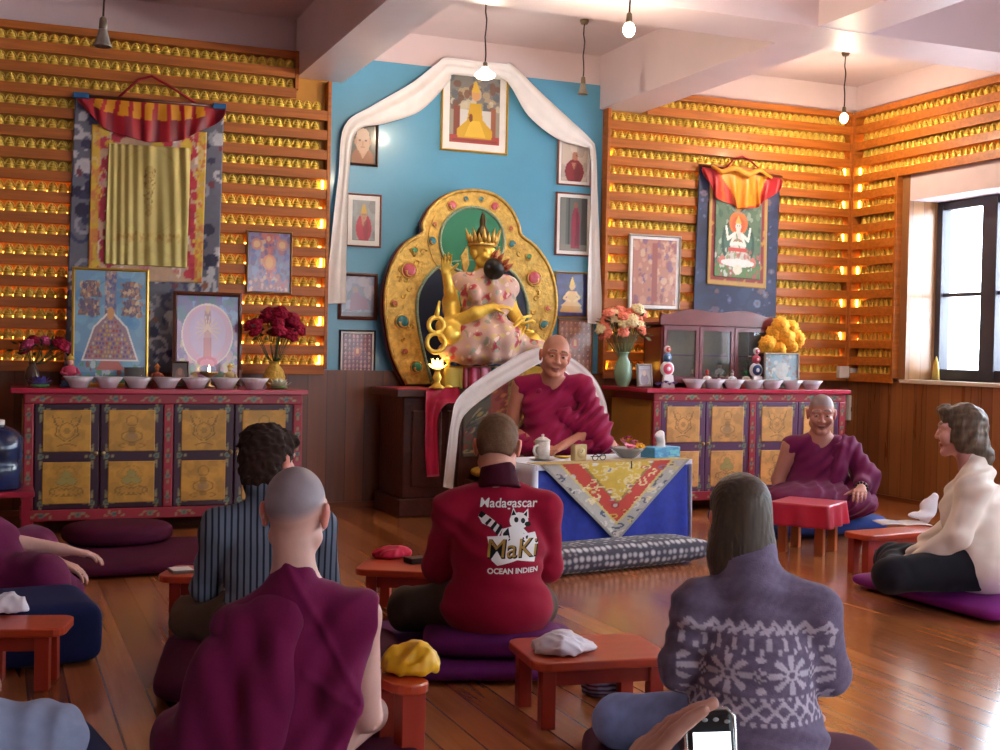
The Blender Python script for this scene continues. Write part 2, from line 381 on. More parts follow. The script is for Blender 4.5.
def hand_sdf(S, W, D, N, side, s=1.0, curl=.5, spread=.0, thumb=None, curls=None):
    W, D, N = [np.array(v, float) for v in (W, D, N)]; D /= np.linalg.norm(D); N = N-D*(N@D); N /= np.linalg.norm(N); L = np.cross(N, D)*side       # L points to the thumb side
    kn = [W+D*.088*s+L*.031*s, W+D*.092*s+L*.010*s, W+D*.088*s-L*.012*s, W+D*.078*s-L*.031*s]
    for i, k_ in enumerate(kn): S.cone(W+(k_-W)*.1+L*(.012-.008*i)*s, .0145*s, k_, .0105*s, .012*s)
    for i, k_ in enumerate(kn):
        l = (.074, .082, .076, .06)[i]*s; c = (curls[i] if curls else curl); p = k_; d = D+L*spread*(1.5-i)*.5; d /= np.linalg.norm(d); r = (.0092, .0095, .009, .0078)[i]*s
        for j, f in enumerate((.45, .3, .25)):
            a = c*(j+.6)*.62; e = d*math.cos(a)-N*math.sin(a); q = p+e*l*f; S.cone(p, r*(1-.08*j), q, r*(1-.08*(j+1)), .004*s); p = q
    b = W+D*.026*s+L*.024*s; t = np.array(thumb, float) if thumb is not None else D*.62+L*.72-N*.28
    t = t/np.linalg.norm(t); S.cone(W+D*.015*s+L*.008*s, .015*s, b+t*.028*s, .0125*s, .012*s); S.cone(b+t*.028*s, .0115*s, b+t*.058*s, .0102*s, .006*s); t2 = t+D*.35; t2 /= np.linalg.norm(t2); S.cone(b+t*.058*s, .0102*s, b+t*.058*s+t2*.03*s, .0086*s, .004*s)
# ---------------------------------------------------------------- setting
def struct(o): o['kind'] = 'structure'; return o
M_FLOOR = wood('varnished_floor_boards', '82401E', 'C47C48', (0, 1), .118, rough=.2, coat=.35)
M_WAINS = wood('varnished_wall_boards', '50260F', '8A4A24', (0, 2), .135, rough=.38, coat=.12)
M_WAINY = wood('varnished_wall_boards_side', '6A3A1C', 'A2683A', (1, 2), .135, rough=.3, coat=.3)
M_PLAST = mat('pinkish_white_plaster', 'DCC6C8', .38, var=.05, scale=2.5, bump=.12, bscale=14, coat=.25)
M_BLUE = mat('sky_blue_wall_paint', '5A9CBC', .32, var=.06, scale=3, bump=.08, bscale=18, coat=.2)
M_TRIM = mat('brown_trim_wood', '7A3E1A', .4, var=.18, scale=14, stretch=(1, 1, 8))
M_SHELF = mat('orange_shelf_wood', 'AA5C18', .5, var=.28, scale=5, stretch=(.6, 6, 9), coat=.04)
M_SHELFB = mat('orange_back_board', 'CC8C2C', .5, var=.15, scale=6)
X0, X1, Y0 = -3.2, RX, -3.0
CZ = 3.36
struct(bx('floor', (X0-.2, Y0-.2, -.1), (X1+.5, BY+.25, 0), M_FLOOR))
struct(bx('ceiling', (X0-.2, Y0-.2, CZ), (X1+.5, BY+.25, CZ+.15), M_PLAST))
M_FAR = mat('cream_plaster', 'C9B8B0', .6, var=.05)
struct(bx('wall_left', (X0-.2, Y0-.2, 0), (X0, BY+.2, CZ), M_FAR))
# rear wall behind the camera; its unseen opening is added as fill light
mb = MB(); RWZ0, RWZ1 = .9, 2.5; rw = [(2.2, 5.8)]; xs = [X0] + [v for p in rw for v in p] + [X1]
for i in range(0, len(xs), 2): mb.b2((xs[i], Y0-.2, 0), (xs[i+1], Y0, CZ))
for a, b in rw: mb.b2((a, Y0-.2, 0), (b, Y0, RWZ0)); mb.b2((a, Y0-.2, RWZ1), (b, Y0, CZ))
struct(mb.build('wall_rear', M_FAR))
for a, b in rw: area('window_portal', ((a+b)/2, Y0-.1, (RWZ0+RWZ1)/2), (PI/2, 0, 0), b-a, RWZ1-RWZ0, 1, portal=True)
struct(bx('wall_back', (X0-.2, BY+.02, 0), (X1+.5, BY+.25, CZ), M_PLAST))
BLX0, BLX1 = 2.135, 4.275
struct(bx('wall_back_panel', (BLX0, BY, .94), (BLX1, BY+.04, 3.135), M_BLUE))
WB = struct(bx('wall_back_wainscot', (X0, BY-.035, 0), (X1, BY+.04, .955), M_WAINS))
struct(bx('baseboard_back', (X0, BY-.055, 0), (X1, BY, .035), M_TRIM))
# right wall: plaster with three deep window openings
mb = MB(); ys = [Y0-.2] + [v for a, b in sorted(WINS) for v in (a, b)] + [BY+.2]
for i in range(0, len(ys), 2): mb.b2((RX+.02, ys[i], 0), (RX+.45, ys[i+1], CZ))
for a, b in WINS: mb.b2((RX+.02, a, 0), (RX+.45, b, WZ0)); mb.b2((RX+.02, a, WZ1), (RX+.45, b, CZ))
struct(mb.build('wall_right', M_PLAST))
struct(bx('wall_right_wainscot', (RX-.03, Y0, 0), (RX+.03, BY, .94), M_WAINY))
struct(bx('baseboard_right', (RX-.05, Y0, 0), (RX, BY, .035), M_TRIM))
# beams: two in depth, two across
BZ = 2.955
for n, (a, b) in enumerate(((1.913, 2.24), (4.24, 4.585), (-.42, -.09))): struct(bx(f'ceiling_beam_{n+1}', (a, Y0, BZ), (b, BY+.01, CZ+.01), M_PLAST))
for n, (a, b) in enumerate(((5.83, 6.23), (2.3, 2.7), (-1.2, -.8))): struct(bx(f'ceiling_cross_beam_{n+1}', (X0, a, BZ-.003), (X1+.02, b, CZ+.01), M_PLAST))
# window 1 (seen) and the two nearer windows
M_SILL = mat('pale_window_sill', 'CDB9A6', .35, var=.06); M_REV = wood('window_reveal_boards', '7C4C2A', 'A87648', (0, 2), .11, rough=.35)
M_WIN = mat('dark_window_frame', '3C3A44', .4, var=.1); M_LINT = mat('pinkish_lintel', 'CDB4B6', .5, var=.05)
M_GLASS = mat('window_glass', 'F4FAFF', .02, trans=1, var=0, ior=1.02)
M_DARKOUT = mat('tree_bark_outside', '3A4A3A', .9)
for n, (a, b) in enumerate(WINS):
    W = empty(f'window_{n+1}', (RX, (a+b)/2, WZ0)); W['kind'] = 'structure'
    hy = (b-a)/2; H = WZ1-WZ0
    bx('window_sill', (-.05, -hy-.03, -.03), (.43, hy+.03, .0), M_SILL, W, .004)
    bx('window_reveal', (-.035, hy-.02, 0), (.33, hy+.07, H+.19), M_REV, W)
    bx('window_reveal', (-.035, -hy-.07, 0), (.33, -hy+.02, H+.19), M_REV, W)
    bx('window_lintel', (-.032, -hy+.02, H-.02), (.33, hy-.02, H+.19), M_LINT, W)
    fx0, fx1 = .25, .32; fr = MB(); ft = .085
    fr.b2((fx0, -hy, 0), (fx1, hy, ft)).b2((fx0, -hy, H-ft), (fx1, hy, H))
    k = 5; pitch = 2*hy/k
    for i in range(k+1): y = -hy+i*pitch; fr.b2((fx0-.01, max(y-.075, -hy), 0), (fx1+.01, min(y+.075, hy), H))
    fr.build('window_frame', M_WIN, W, .004)
    for i in range(k):
        y = -hy+(i+.5)*pitch
        bx('window_transom', (fx0+.015, y-pitch/2+.07, H*.46), (fx1-.015, y+pitch/2-.07, H*.46+.028), M_WIN, W)
        bx('window_pane', (fx0+.028, y-pitch/2+.07, ft-.01), (fx0+.032, y+pitch/2-.07, H-ft+.01), M_GLASS, W)
# ---------------------------------------------------------------- shelf walls of golden statuettes
ZS = [3.004-.1343*i for i in range(16)]         # shelf surfaces, top to bottom
M_GLOW = mat('warm_light_strip', 'FFB040', .5, emit=7, ecol=(255, 196, 84), var=0)
M_TUBE = mat('yellow_lamp_tube', 'FFC040', .5, emit=14, ecol=(255, 190, 70), var=0)
def shelf_wall(name, label, axis, segs, rows_of, posts, tubes, glow):
    """axis 'x': on the back wall (front at y=BY-.075), 'y': on the right wall"""
    R = empty(name, ((segs[0][0]+segs[0][1])/2, BY, .96) if axis == 'x' else (RX, (segs[0][0]+segs[0][1])/2, .96), 0, label, 'shelves')
    O = R.location
    def B(a0, a1, d0, d1, z0, z1, mbx):     # along, depth into room from wall, height
        if axis == 'x': mbx.b2((a0-O.x, -d1, z0-O.z), (a1-O.x, -d0, z1-O.z))
        else: mbx.b2((-d1, a0-O.y, z0-O.z), (-d0, a1-O.y, z1-O.z))
    mb = MB()
    for (a, b, za, zb) in segs: B(a, b, -.018, .004, za, zb, mb)
    mb.build('back_panel', M_SHELFB, R)
    for i, z in enumerate(ZS):
        for (a, b) in rows_of(i):
            mb = MB(); B(a, b, .002, .085, z-.012, z, mb); B(a, b, .073, .087, z-.068, z, mb); mb.build('shelf', M_SHELF, R, .003)
            if i == 0: mb = MB(); B(a, b, .0, .087, z+.066, z+.115, mb); mb.build('top_rail', M_SHELF, R, .003)
            if i in glow:
                mb = MB(); B(a+.02, b-.02, .006, .012, z+.002, z+.016, mb); mb.build('light_strip', M_GLOW, R)
    for (a, za, zb) in posts: mb = MB(); B(a-.013, a+.013, 0, .092, za, zb, mb); mb.build('post', M_SHELF, R, .003)
    for (a, i) in tubes: mb = MB(); B(a-.009, a+.009, .03, .05, ZS[i]+.004, ZS[i]+.064, mb); mb.build('lamp_tube', M_TUBE, R, .006)
    return R
LX0 = -.55
shelf_wall('statuette_shelves', 'orange wooden shelf wall of small golden statuettes behind the gold silk hanging', 'x', [(LX0, BLX0, .96, 3.12)],
    lambda i: [(LX0, 1.90 if i < 2 else BLX0-.01)], [(LX0, .96, 3.1), (1.90, 2.86, 3.12), (BLX0-.005, .96, 2.94)],
    [(BLX0-.035, i) for i in (6, 8, 10, 13, 15)], {7, 8, 9, 10, 11, 12, 13, 14, 15})
shelf_wall('statuette_shelves', 'orange wooden shelf wall of small golden statuettes behind the dark blue brocade hanging', 'x', [(BLX1, RX-.09, .96, 3.12)],
    lambda i: [((4.60 if i < 1 else BLX1), RX-.09)], [(BLX1+.005, .96, 2.955), (RX-.1, .96, 3.1)],
    [(BLX1+.03, i) for i in (3, 5, 7, 9, 15)]+[(RX-.13, i) for i in (3, 5, 7, 9, 11, 13)], {2, 4, 6, 8, 9, 11, 12, 13, 14, 15})
WY1 = WINS[0][1]+.07
shelf_wall('statuette_shelves', 'orange wooden shelf wall of small golden statuettes around the window recess', 'y', [(WY1, BY-.09, .96, 3.12), (4.6, WY1, WZ1+.2, 3.12)],
    lambda i: [((4.6 if i < 4 else WY1), BY-.09)], [(BY-.1, .96, 3.1), (WY1+.005, .96, WZ1+.2), (4.6, 2.5, 3.1)],
    [(BY-.13, i) for i in (3, 4, 5, 7, 9, 11)], {1, 3, 5, 7, 8, 10, 12, 13})
# ---------------------------------------------------------------- statuettes
M_GOLD = mat('gilded_metal', 'ECC454', .36, .5, var=.12, scale=40)
M_GOLDP = mat('gilded_carving', 'CDA352', .36, .55, var=.32, scale=30, bump=.8, bscale=34)
def statuette_mb(mb, M):
    mb.M = M @ Matrix.Diagonal((1.17, 1.0, 1.0, 1))
    mb.lathe([(.024, 0), (.026, .006), (.02, .012), (.024, .016)], n=8, sy=.7)
    mb.ball((0, 0, .022), .010, 8, (2.4, 1.5, .9)); mb.lathe([(.013, .024), (.0165, .036), (.012, .046), (.005, .049)], n=8, sy=.7)
    mb.ball((0, 0, .054), .0075, 8, (1, 1, 1.15)); mb.ball((0, 0, .0625), .003, 6)
    arch = [(.0255*math.cos(a), .016+.048*max(0, math.sin(a))**.75) for a in [PI*k/10 for k in range(11)]]
    mb.prism([(-.0255, 0)]+arch[::-1]+[(.0255, 0)], .009, .013)
    mb.tube([(x, .008, z) for x, z in arch], .0032, 5)
    mb.M = Matrix.Identity(4)
def proj(p):
    q = Vector(p)-CC; d = q.dot(CF); return 500+FOC*q.dot(CR)/d, 375-FOC*q.dot(CU)/d
HID = [(80, 112, 214, 360), (74, 272, 148, 376), (176, 296, 240, 375), (248, 234, 290, 292)]
ORD = 'first second third fourth fifth sixth seventh eighth ninth tenth eleventh twelfth thirteenth fourteenth fifteenth lowest'.split()
mb = MB(); statuette_mb(mb, Matrix.Identity(4)); proto = mb.build('golden_statuette', M_GOLD); first = True
rest = MB(); rnd = random.Random(5)
for i, z in enumerate(ZS):
    x = -.10
    xe = 1.87 if i < 2 else BLX0-.05
    while x < xe:
        px, py = proj((x, BY-.05, z+.03))
        if not any(a < px < c and b < py < d for a, b, c, d in HID) and px > -4:
            if first: o = proto; first = False
            else: o = proto.copy(); COL.objects.link(o)
            o.location = (x, BY-.042, z+.0008); o.rotation_euler = (0, 0, rnd.uniform(-.1, .1))
            side = 'between gold silk hanging and blue wall' if px > 150 else 'beside gold silk hanging, far from blue wall'
            tag(o, f'golden statuette on {ORD[i]} shelf from top, {side}', 'statuette', 'golden statuettes around the gold silk hanging')
        x += .0632+rnd.uniform(-.001, .001)
    x = (4.65 if i < 1 else BLX1+.07)
    while x < RX-.15:
        px, py = proj((x, BY-.05, z+.03))
        if not (704 < px < 772 and 180 < py < 310): statuette_mb(rest, Matrix.Translation((x, BY-.042, z+.0008)) @ Matrix.Rotation(rnd.uniform(-.1, .1), 4, 'Z'))
        x += .0635
    y = BY-.19
    while y > (6.3 if i < 4 else WY1+.03):
        statuette_mb(rest, Matrix.Translation((RX-.042, y, z+.0008)) @ Matrix.Rotation(-PI/2+rnd.uniform(-.1, .1), 4, 'Z')); y -= .0635
tag(rest.build('golden_statuettes', M_GOLD, fix=False), 'rows of small golden statuettes around the blue brocade hanging and the window', 'statuettes', kind='stuff')
# ---------------------------------------------------------------- framed pictures
M_PIC = matc('printed_picture', .45, coat=.7, var=.03); M_FRB = mat('brown_wood_frame', '5A2A18', .35, var=.2, scale=20, coat=.3); M_FRT = mat('tan_wood_frame', '9A6C3A', .35, var=.15, scale=20, coat=.3)
M_FRG = mat('gold_frame', 'C49A3C', .35, .5, var=.12, scale=20); M_FRD = mat('dark_frame', '33201C', .35, var=.1, coat=.3); M_FRS = mat('silver_frame', 'B8B4B0', .3, .6)
M_FRR = mat('reddish_wood_frame', '8A4630', .35, var=.15, coat=.3); M_BACK = mat('picture_backing', '2A1D18', .8)
M_MATW = mat('white_picture_mount', 'E6E0DC', .5, coat=.5)
def framed(rect, Y, fw, fm, cv, label, mount=0, lean=0, rz=0, group=None, thick=.022, foot=None, org=None, size=None, name='framed_picture', cat='picture', prop=False):
    if org is None:
        x0, y0, x1, y1 = rect; cx, cy = (x0+x1)/2, (y0+y1)/2
        W = atY(x1, cy, Y).x-atY(x0, cy, Y).x; top = atY(cx, y0, Y).z; bot = atY(cx, y1, Y).z if foot is None else foot; H = top-bot
        org = (atY(cx, cy, Y).x, Y, bot)
    else: W, H = size
    R = empty(name, org, rz, label, cat, group); R.rotation_euler = (lean, 0, rz)
    t = thick
    fr = MB(); o = [(-W/2, 0), (W/2, 0), (W/2, H), (-W/2, H)]; i = [(-W/2+fw, fw), (W/2-fw, fw), (W/2-fw, H-fw), (-W/2+fw, H-fw)]; j = [(-W/2+fw*.6, fw*.6), (W/2-fw*.6, fw*.6), (W/2-fw*.6, H-fw*.6), (-W/2+fw*.6, H-fw*.6)]
    vs = [(x, -t*.7, z) for x, z in o]+[(x, -t, z) for x, z in j]+[(x, -t*.5, z) for x, z in i]+[(x, 0, z) for x, z in o]+[(x, 0, z) for x, z in i]; fs = []
    for k in range(4):
        n = (k+1) % 4
        fs += [(k, n, 4+n, 4+k), (4+k, 4+n, 8+n, 8+k), (n, k, 12+k, 12+n), (8+k, 8+n, 16+n, 16+k), (12+n, 12+k, 16+k, 16+n)]
    fr.add(vs, fs).build('frame', fm, R)
    bx('backing', (-W/2+fw*.8, -.006, fw*.8), (W/2-fw*.8, -.001, H-fw*.8), M_BACK, R)
    pw, ph = W-2*fw+.004, H-2*fw+.004
    if mount: bx('mount', (-pw/2, -.0088, fw-.002), (pw/2, -.006, H-fw+.002), M_MATW, R)
    sheet('picture', cv, pw-2*mount, ph-2*mount, M_PIC, R, .0015, org=(0, -.0095 if mount else -.008, fw-.002+mount))
    if prop: MB().prism([(-.004, .01), (.004+H*.35, .005), (.0, H*.7)], -.03, .03, 'yz').build('easel_back', M_BACK, R)
    return R
G1 = 'framed photographs on the sky blue wall'
YB = BY-.002
def portrait(bg, robe, skin, hat=None, n=(36, 46), body=(.5, .3, .34, .36), head=(.5, .62, .13, .14), seed=1):
    c = Cv(*n, bg); c.blot(seed, [tuple(v*.8 for v in bg), tuple(min(255, v*1.15) for v in bg)], 14, .06, .2, al=.5)
    c.ell(*body, robe); c.poly([(.38, .5), (.62, .5), (.5, .3)], skin); c.ell(body[0]+.1, body[1]-.02, .12, .26, tuple(v*.75 for v in robe), .6); c.ell(*head, skin)
    if hat: c.poly([(head[0]-.15, head[1]+.06), (head[0]+.15, head[1]+.06), (head[0]+.03, head[1]+.27), (head[0]-.05, head[1]+.27)], hat)
    for s in (-1, 1): c.ell(head[0]+s*.05, head[1]+.02, .022, .012, (60, 35, 30))
    c.rect(head[0]-.04, head[1]-.075, head[0]+.04, head[1]-.06, (150, 70, 60)); return c
c = Cv(40, 50, (92, 84, 74)); c.ell(.5, .08, .42, .36, (150, 92, 60)); c.poly([(.3, .4), (.75, .4), (.5, .12)], (196, 150, 120)); c.ell(.5, .58, .27, .32, (202, 158, 130)); c.ell(.5, .76, .24, .16, (206, 172, 150))
for s in (-1, 1): c.ell(.5+s*.11, .6, .05, .02, (84, 54, 44)); c.ell(.5+s*.27, .56, .04, .08, (186, 136, 110))
c.rect(.42, .42, .58, .445, (150, 84, 74)); c.ell(.5, .52, .035, .06, (186, 138, 110))
framed((347, 123, 378, 166), YB, .018, M_FRD, c, 'dark framed close portrait of a bald elderly person under the scarf corner', group=G1)
framed((346, 194, 381, 247), YB, .012, M_FRR, portrait((150, 150, 150), (178, 44, 62), (190, 140, 110), (204, 164, 70), seed=3), 'framed photo of person in pink red robe and tall yellow hat', .035, group=G1)
c = Cv(40, 46, (120, 112, 130)); c.blot(4, [(150, 140, 160), (90, 84, 100), (170, 150, 160)], 30, .05, .16, al=.7); c.poly([(.25, .15), (.85, .2), (.8, .4), (.45, .62), (.3, .5)], (132, 70, 96)); c.ell(.42, .66, .08, .08, (150, 110, 96)); c.rect(0, 0, 1, .12, (90, 70, 74))
framed((338, 273, 377, 320), YB, .022, M_FRB, c, 'brown framed greyish photo of a seated figure leaning sideways', group=G1)
def refuge(bg, seed, cols, nx=48, ny=60):
    c = Cv(nx, ny, bg)
    for r in range(9):
        for k in range(7): cx, cy = .1+k*.133, .08+r*.105; c.ell(cx, cy, .045, .042, random.Random(seed+r*9+k).choice(cols)); c.ell(cx, cy+.03, .018, .018, (226, 180, 140))
    c.ell(.5, .55, .14, .13, cols[0]); c.ell(.5, .55, .1, .1, (196, 76, 60)); c.ell(.5, .56, .05, .07, (226, 186, 120)); return c
framed((339, 330, 375, 377), YB, .012, M_FRD, refuge((98, 44, 62), 20, [(172, 96, 116), (140, 76, 104), (196, 130, 140)]), 'dark framed maroon print of many rows of tiny figures', .014, group=G1)
c = Cv(72, 100, (150, 140, 128)); c.rect(0, .55, 1, 1, (120, 116, 112)); c.blot(7, [(172, 150, 120), (90, 96, 104), (196, 184, 160), (110, 76, 60)], 60, .03, .08, (0, .5, 1, 1), .8); c.rect(0, 0, 1, .12, (170, 70, 60)); c.rect(.08, .12, .92, .5, (206, 200, 196)); c.rect(.08, .12, .2, .55, (130, 70, 56)); c.rect(.82, .12, .92, .55, (150, 90, 64))
c.poly([(.16, .08), (.84, .08), (.86, .2), (.66, .36), (.62, .6), (.4, .6), (.34, .34), (.14, .2)], (206, 160, 44)); c.poly([(.3, .1), (.72, .1), (.6, .34), (.42, .34)], (226, 182, 62)); c.ell(.51, .72, .085, .085, (206, 152, 104)); c.poly([(.42, .76), (.6, .76), (.53, .93), (.49, .93)], (216, 172, 60)); c.ell(.42, .38, .04, .06, (120, 60, 40)); c.rect(.05, .03, .95, .055, (140, 60, 60))
framed((441, 68, 508, 153), YB, .016, M_FRG, c, 'large gold framed picture of figure in yellow robes, top of the blue wall', .052, group=G1)
framed((557, 140, 591, 186), YB, .013, M_FRR, portrait((196, 176, 160), (130, 34, 40), (176, 112, 84), None, body=(.5, .26, .36, .34), head=(.52, .68, .11, .12), seed=9), 'framed photo of seated person in dark red robe under the scarf bend', .022, group=G1)
c = Cv(36, 56, (92, 96, 92)); c.rect(0, 0, .22, 1, (120, 120, 116)); c.rect(.3, .1, .36, 1, (60, 62, 60)); c.rect(.78, 0, 1, 1, (70, 70, 70)); c.rect(0, 0, 1, .12, (130, 124, 116)); c.poly([(.4, .05), (.74, .05), (.74, .6), (.66, .8), (.5, .8), (.42, .6)], (140, 40, 62)); c.ell(.57, .86, .07, .06, (140, 92, 72)); c.poly([(.56, .1), (.7, .1), (.68, .7), (.6, .75)], (110, 26, 48))
framed((555, 193, 591, 256), YB, .013, M_FRR, c, 'framed photo of person standing in long crimson robe by grey doorway', .026, group=G1)
c = Cv(44, 56, (46, 40, 92)); c.blot(11, [(60, 56, 116), (36, 30, 74)], 30, .05, .1, al=.7); c.poly([(.14, .1), (.86, .1), (.78, .26), (.22, .26)], (190, 140, 50)); c.poly([(.16, .24), (.84, .24), (.7, .36), (.64, .6), (.4, .6), (.34, .36)], (206, 160, 74)); c.ell(.52, .7, .09, .09, (216, 172, 90)); c.poly([(.44, .74), (.6, .74), (.52, .94)], (226, 186, 70)); c.line([(.4, .56), (.26, .42), (.46, .36)], .03, (220, 176, 90)); c.line([(.64, .56), (.76, .44), (.6, .36)], .03, (220, 176, 90))
framed((554, 272, 588, 318), YB, .012, M_FRG, c, 'gold framed print of golden seated deity on dark blue ground', group=G1)
framed((557, 319, 592, 373), YB, .008, M_FRT, refuge((150, 96, 76), 40, [(170, 120, 100), (130, 84, 70), (186, 140, 116)]), 'thin framed brown print of rows of tiny figures below the blue print', .004, group=G1)
# pictures against the shelf walls
c = Cv(60, 82, (120, 106, 146)); c.blot(31, [(90, 90, 160), (150, 80, 90), (130, 130, 170), (104, 70, 110)], 90, .03, .07, al=.85); c.rect(.42, .1, .58, .98, (170, 70, 60)); c.blot(32, [(190, 90, 80), (206, 160, 120), (90, 60, 120)], 60, .02, .05, (.28, .1, .72, .95), .9)
for x, y in ((.2, .8), (.8, .8)): c.ell(x, y, .13, .1, (186, 110, 96)); c.ell(x, y, .08, .06, (210, 160, 110))
c.ell(.5, .5, .16, .13, (214, 120, 60)); c.ell(.5, .5, .09, .1, (226, 156, 70)); c.rect(.05, .02, .95, .2, (150, 84, 92)); c.blot(33, [(206, 150, 130), (100, 84, 150), (180, 60, 66)], 40, .02, .04, (.05, .02, .95, .22), .9)
framed((246, 231, 292, 294), BY-.095, .014, M_FRT, c, 'red and violet thangka print in thin gold frame hung on the shelves')
c = Cv(50, 66, (176, 120, 104)); c.blot(41, [(196, 146, 124), (140, 84, 90), (206, 170, 140), (120, 90, 120)], 110, .02, .06, al=.8); c.rect(.44, .05, .56, .95, (150, 84, 76))
framed((628, 235, 680, 310), BY-.10, .016, M_FRS, c, 'pale framed reddish print with glossy glass above the glass fronted cabinet', .022)
# pictures standing on the far-left cabinet
CTZ = .845; CTZR = .872
def CT(px): return CTZ if px < 400 else CTZR
c = Cv(110, 150, (112, 152, 184)); c.blot(51, [(150, 190, 206), (70, 130, 180), (120, 170, 196)], 60, .04, .12, al=.5, asp=.7); c.rect(.42, .55, .58, 1, (120, 120, 150)); c.blot(52, [(170, 140, 130), (196, 176, 160), (96, 90, 130)], 70, .012, .025, (.43, .55, .57, .99))
for cx, cy in ((.22, .82), (.78, .82), (.2, .66), (.8, .66)):
    c.poly([(cx-.16, cy-.06), (cx+.16, cy-.06), (cx+.07, cy+.09), (cx-.07, cy+.09)], (120, 100, 104)); c.blot(int(cx*100+cy*10), [(170, 120, 96), (206, 176, 140), (90, 80, 110)], 50, .012, .025, (cx-.14, cy-.06, cx+.14, cy+.07))
c.poly([(.1, .2), (.9, .2), (.74, .5), (.56, .62), (.44, .62), (.26, .5)], (226, 220, 214)); c.poly([(.13, .21), (.87, .21), (.72, .49), (.55, .6), (.45, .6), (.28, .49)], (150, 120, 130))
for r in range(9):
    y = .24+r*.038; hw = .36-r*.033
    for k in range(int(hw*44)): x = .5-hw+2*hw*(k+.5)/int(hw*44); c.ell(x, y, .016, .013, random.Random(r*50+k).choice([(206, 150, 120), (170, 70, 60), (196, 180, 160), (110, 80, 130), (200, 160, 70)]))
c.ell(.5, .62, .05, .06, (206, 150, 90)); c.rect(0, 0, 1, .1, (90, 140, 170)); c.blot(55, [(190, 200, 206), (150, 90, 90), (90, 150, 110)], 40, .015, .04, (0, 0, 1, .17)); c.poly([(.3, .12), (.7, .12), (.62, .2), (.38, .2)], (190, 110, 100))
framed((72, 268, 149, 380), 8.12, .018, M_FRG, c, 'gold framed pale blue thangka print of a crowded pyramid of tiny figures', foot=CTZ, lean=-.03)
c = Cv(96, 120, (150, 110, 160)); c.blot(61, [(90, 130, 110), (206, 150, 160), (120, 90, 150), (190, 170, 120)], 120, .03, .07, (0, 0, 1, .5), .85); c.rect(0, .8, 1, 1, (70, 70, 140)); c.blot(62, [(110, 140, 190), (60, 90, 110), (90, 70, 130)], 50, .04, .09, (0, .7, 1, 1), .8); c.ell(.5, .55, .42, .36, (226, 200, 190)); c.ell(.5, .55, .4, .34, (206, 150, 180)); c.ell(.5, .57, .3, .28, (196, 160, 200))
c.line([(.5, .3), (.5, .8)], .055, (196, 120, 110)); c.rect(.44, .3, .56, .52, (190, 90, 90)); c.ell(.5, .76, .05, .09, (150, 90, 96)); c.ell(.5, .84, .03, .05, (206, 160, 110))
for s in (-1, 1):
    for k in range(6): c.line([(.5, .62), (.5+s*.2*math.cos(k*.4-.6), .6+.16*math.sin(k*.4-.6))], .008, (220, 176, 150))
c.ell(.5, .24, .17, .06, (206, 70, 110)); c.ell(.5, .22, .12, .05, (226, 110, 140)); c.ell(.5, .14, .14, .06, (90, 60, 130))
framed((173, 292, 242, 384), 8.2, .026, M_FRB, c, 'brown framed lilac print of standing many armed deity in round halo', foot=CTZ, lean=-.03)
# ---------------------------------------------------------------- two scroll hangings
M_BROC = matc('brocade_cloth', .55, var=.08, scale=30, sheen=.06); M_SILKG = matc('gold_silk', .36, metal=.35, var=.06); M_SATIN = matc('satin_cloth', .42, var=.06, sheen=.08)
def quad_place(tl, tr, br, bl, Y, wave=None, org=(0, 0, 0)):
    P = [np.array(atY(p[0], p[1], Y)) for p in (bl, br, tr, tl)]; o = np.array(org)
    def f(u, v):
        u_, v_ = u[..., None], v[..., None]
        q = (P[0]*(1-u_)+P[1]*u_)*(1-v_)+(P[3]*(1-u_)+P[2]*u_)*v_-o
        if wave is not None: q[..., 1] += wave(u, v)
        return q
    return f
YT = BY-.115
o = np.array(atY(150, 230, YT)); T = empty('scroll_hanging', o, 0, 'tall brocade scroll hanging covered with a gold silk sheet, red valance', 'scroll hanging')
c = Cv(90, 150, (104, 104, 118)); c.swirl(71, [(190, 186, 190), (60, 62, 96), (150, 150, 160)], 90, .05, .1, .012, asp=.55); c.blot(72, [(44, 40, 74), (34, 30, 60), (200, 196, 200)], 90, .02, .045, asp=.55); c.blot(73, [(120, 50, 60), (150, 90, 60)], 40, .015, .025, asp=.55)
sheet('brocade_border', c, 1, 1, M_BROC, T, .006, place=quad_place((75, 97), (224, 108), (216, 372), (64, 374), YT, lambda u, v: .006*np.sin(9*u+3*v), o))
c = Cv(76, 90, (196, 160, 130)); inner = (c.X > .06) & (c.X < .94)
c.put((c.X < .08) | (c.X > .92), (206, 160, 50)); c.blot(74, [(190, 60, 70), (220, 190, 60), (200, 90, 60)], 40, .02, .035, (0, 0, .09, 1), ring=True); c.blot(75, [(190, 60, 70), (220, 190, 60)], 40, .02, .035, (.91, 0, 1, 1), ring=True)
c.swirl(76, [(226, 206, 190), (206, 120, 130), (180, 160, 150)], 80, .03, .07, .009); c.blot(77, [(170, 30, 56), (190, 40, 60)], 40, .015, .045, (.1, .05, .2, .95)); c.blot(78, [(170, 30, 56), (190, 40, 60)], 40, .015, .045, (.83, .05, .92, .95)); c.blot(79, [(190, 40, 60), (220, 180, 60)], 14, .03, .05, (.1, .88, .9, 1)); c.put((c.X < .08) | (c.X > .92), (214, 170, 60), .55)
sheet('inner_border', c, 1, 1, M_BROC, T, .004, place=quad_place((92, 124), (207, 132), (202, 283), (88, 280), YT-.006, None, o))
c = Cv(90, 110, (166, 146, 84)); c.ell(.5, .62, .42, .36, (150, 132, 60), .45, inner=.97)
for k in range(9): c.ell(.5+.015*math.sin(k*1.9), .8-k*.045, .055-.002*k, .03, (128, 100, 44), .5)
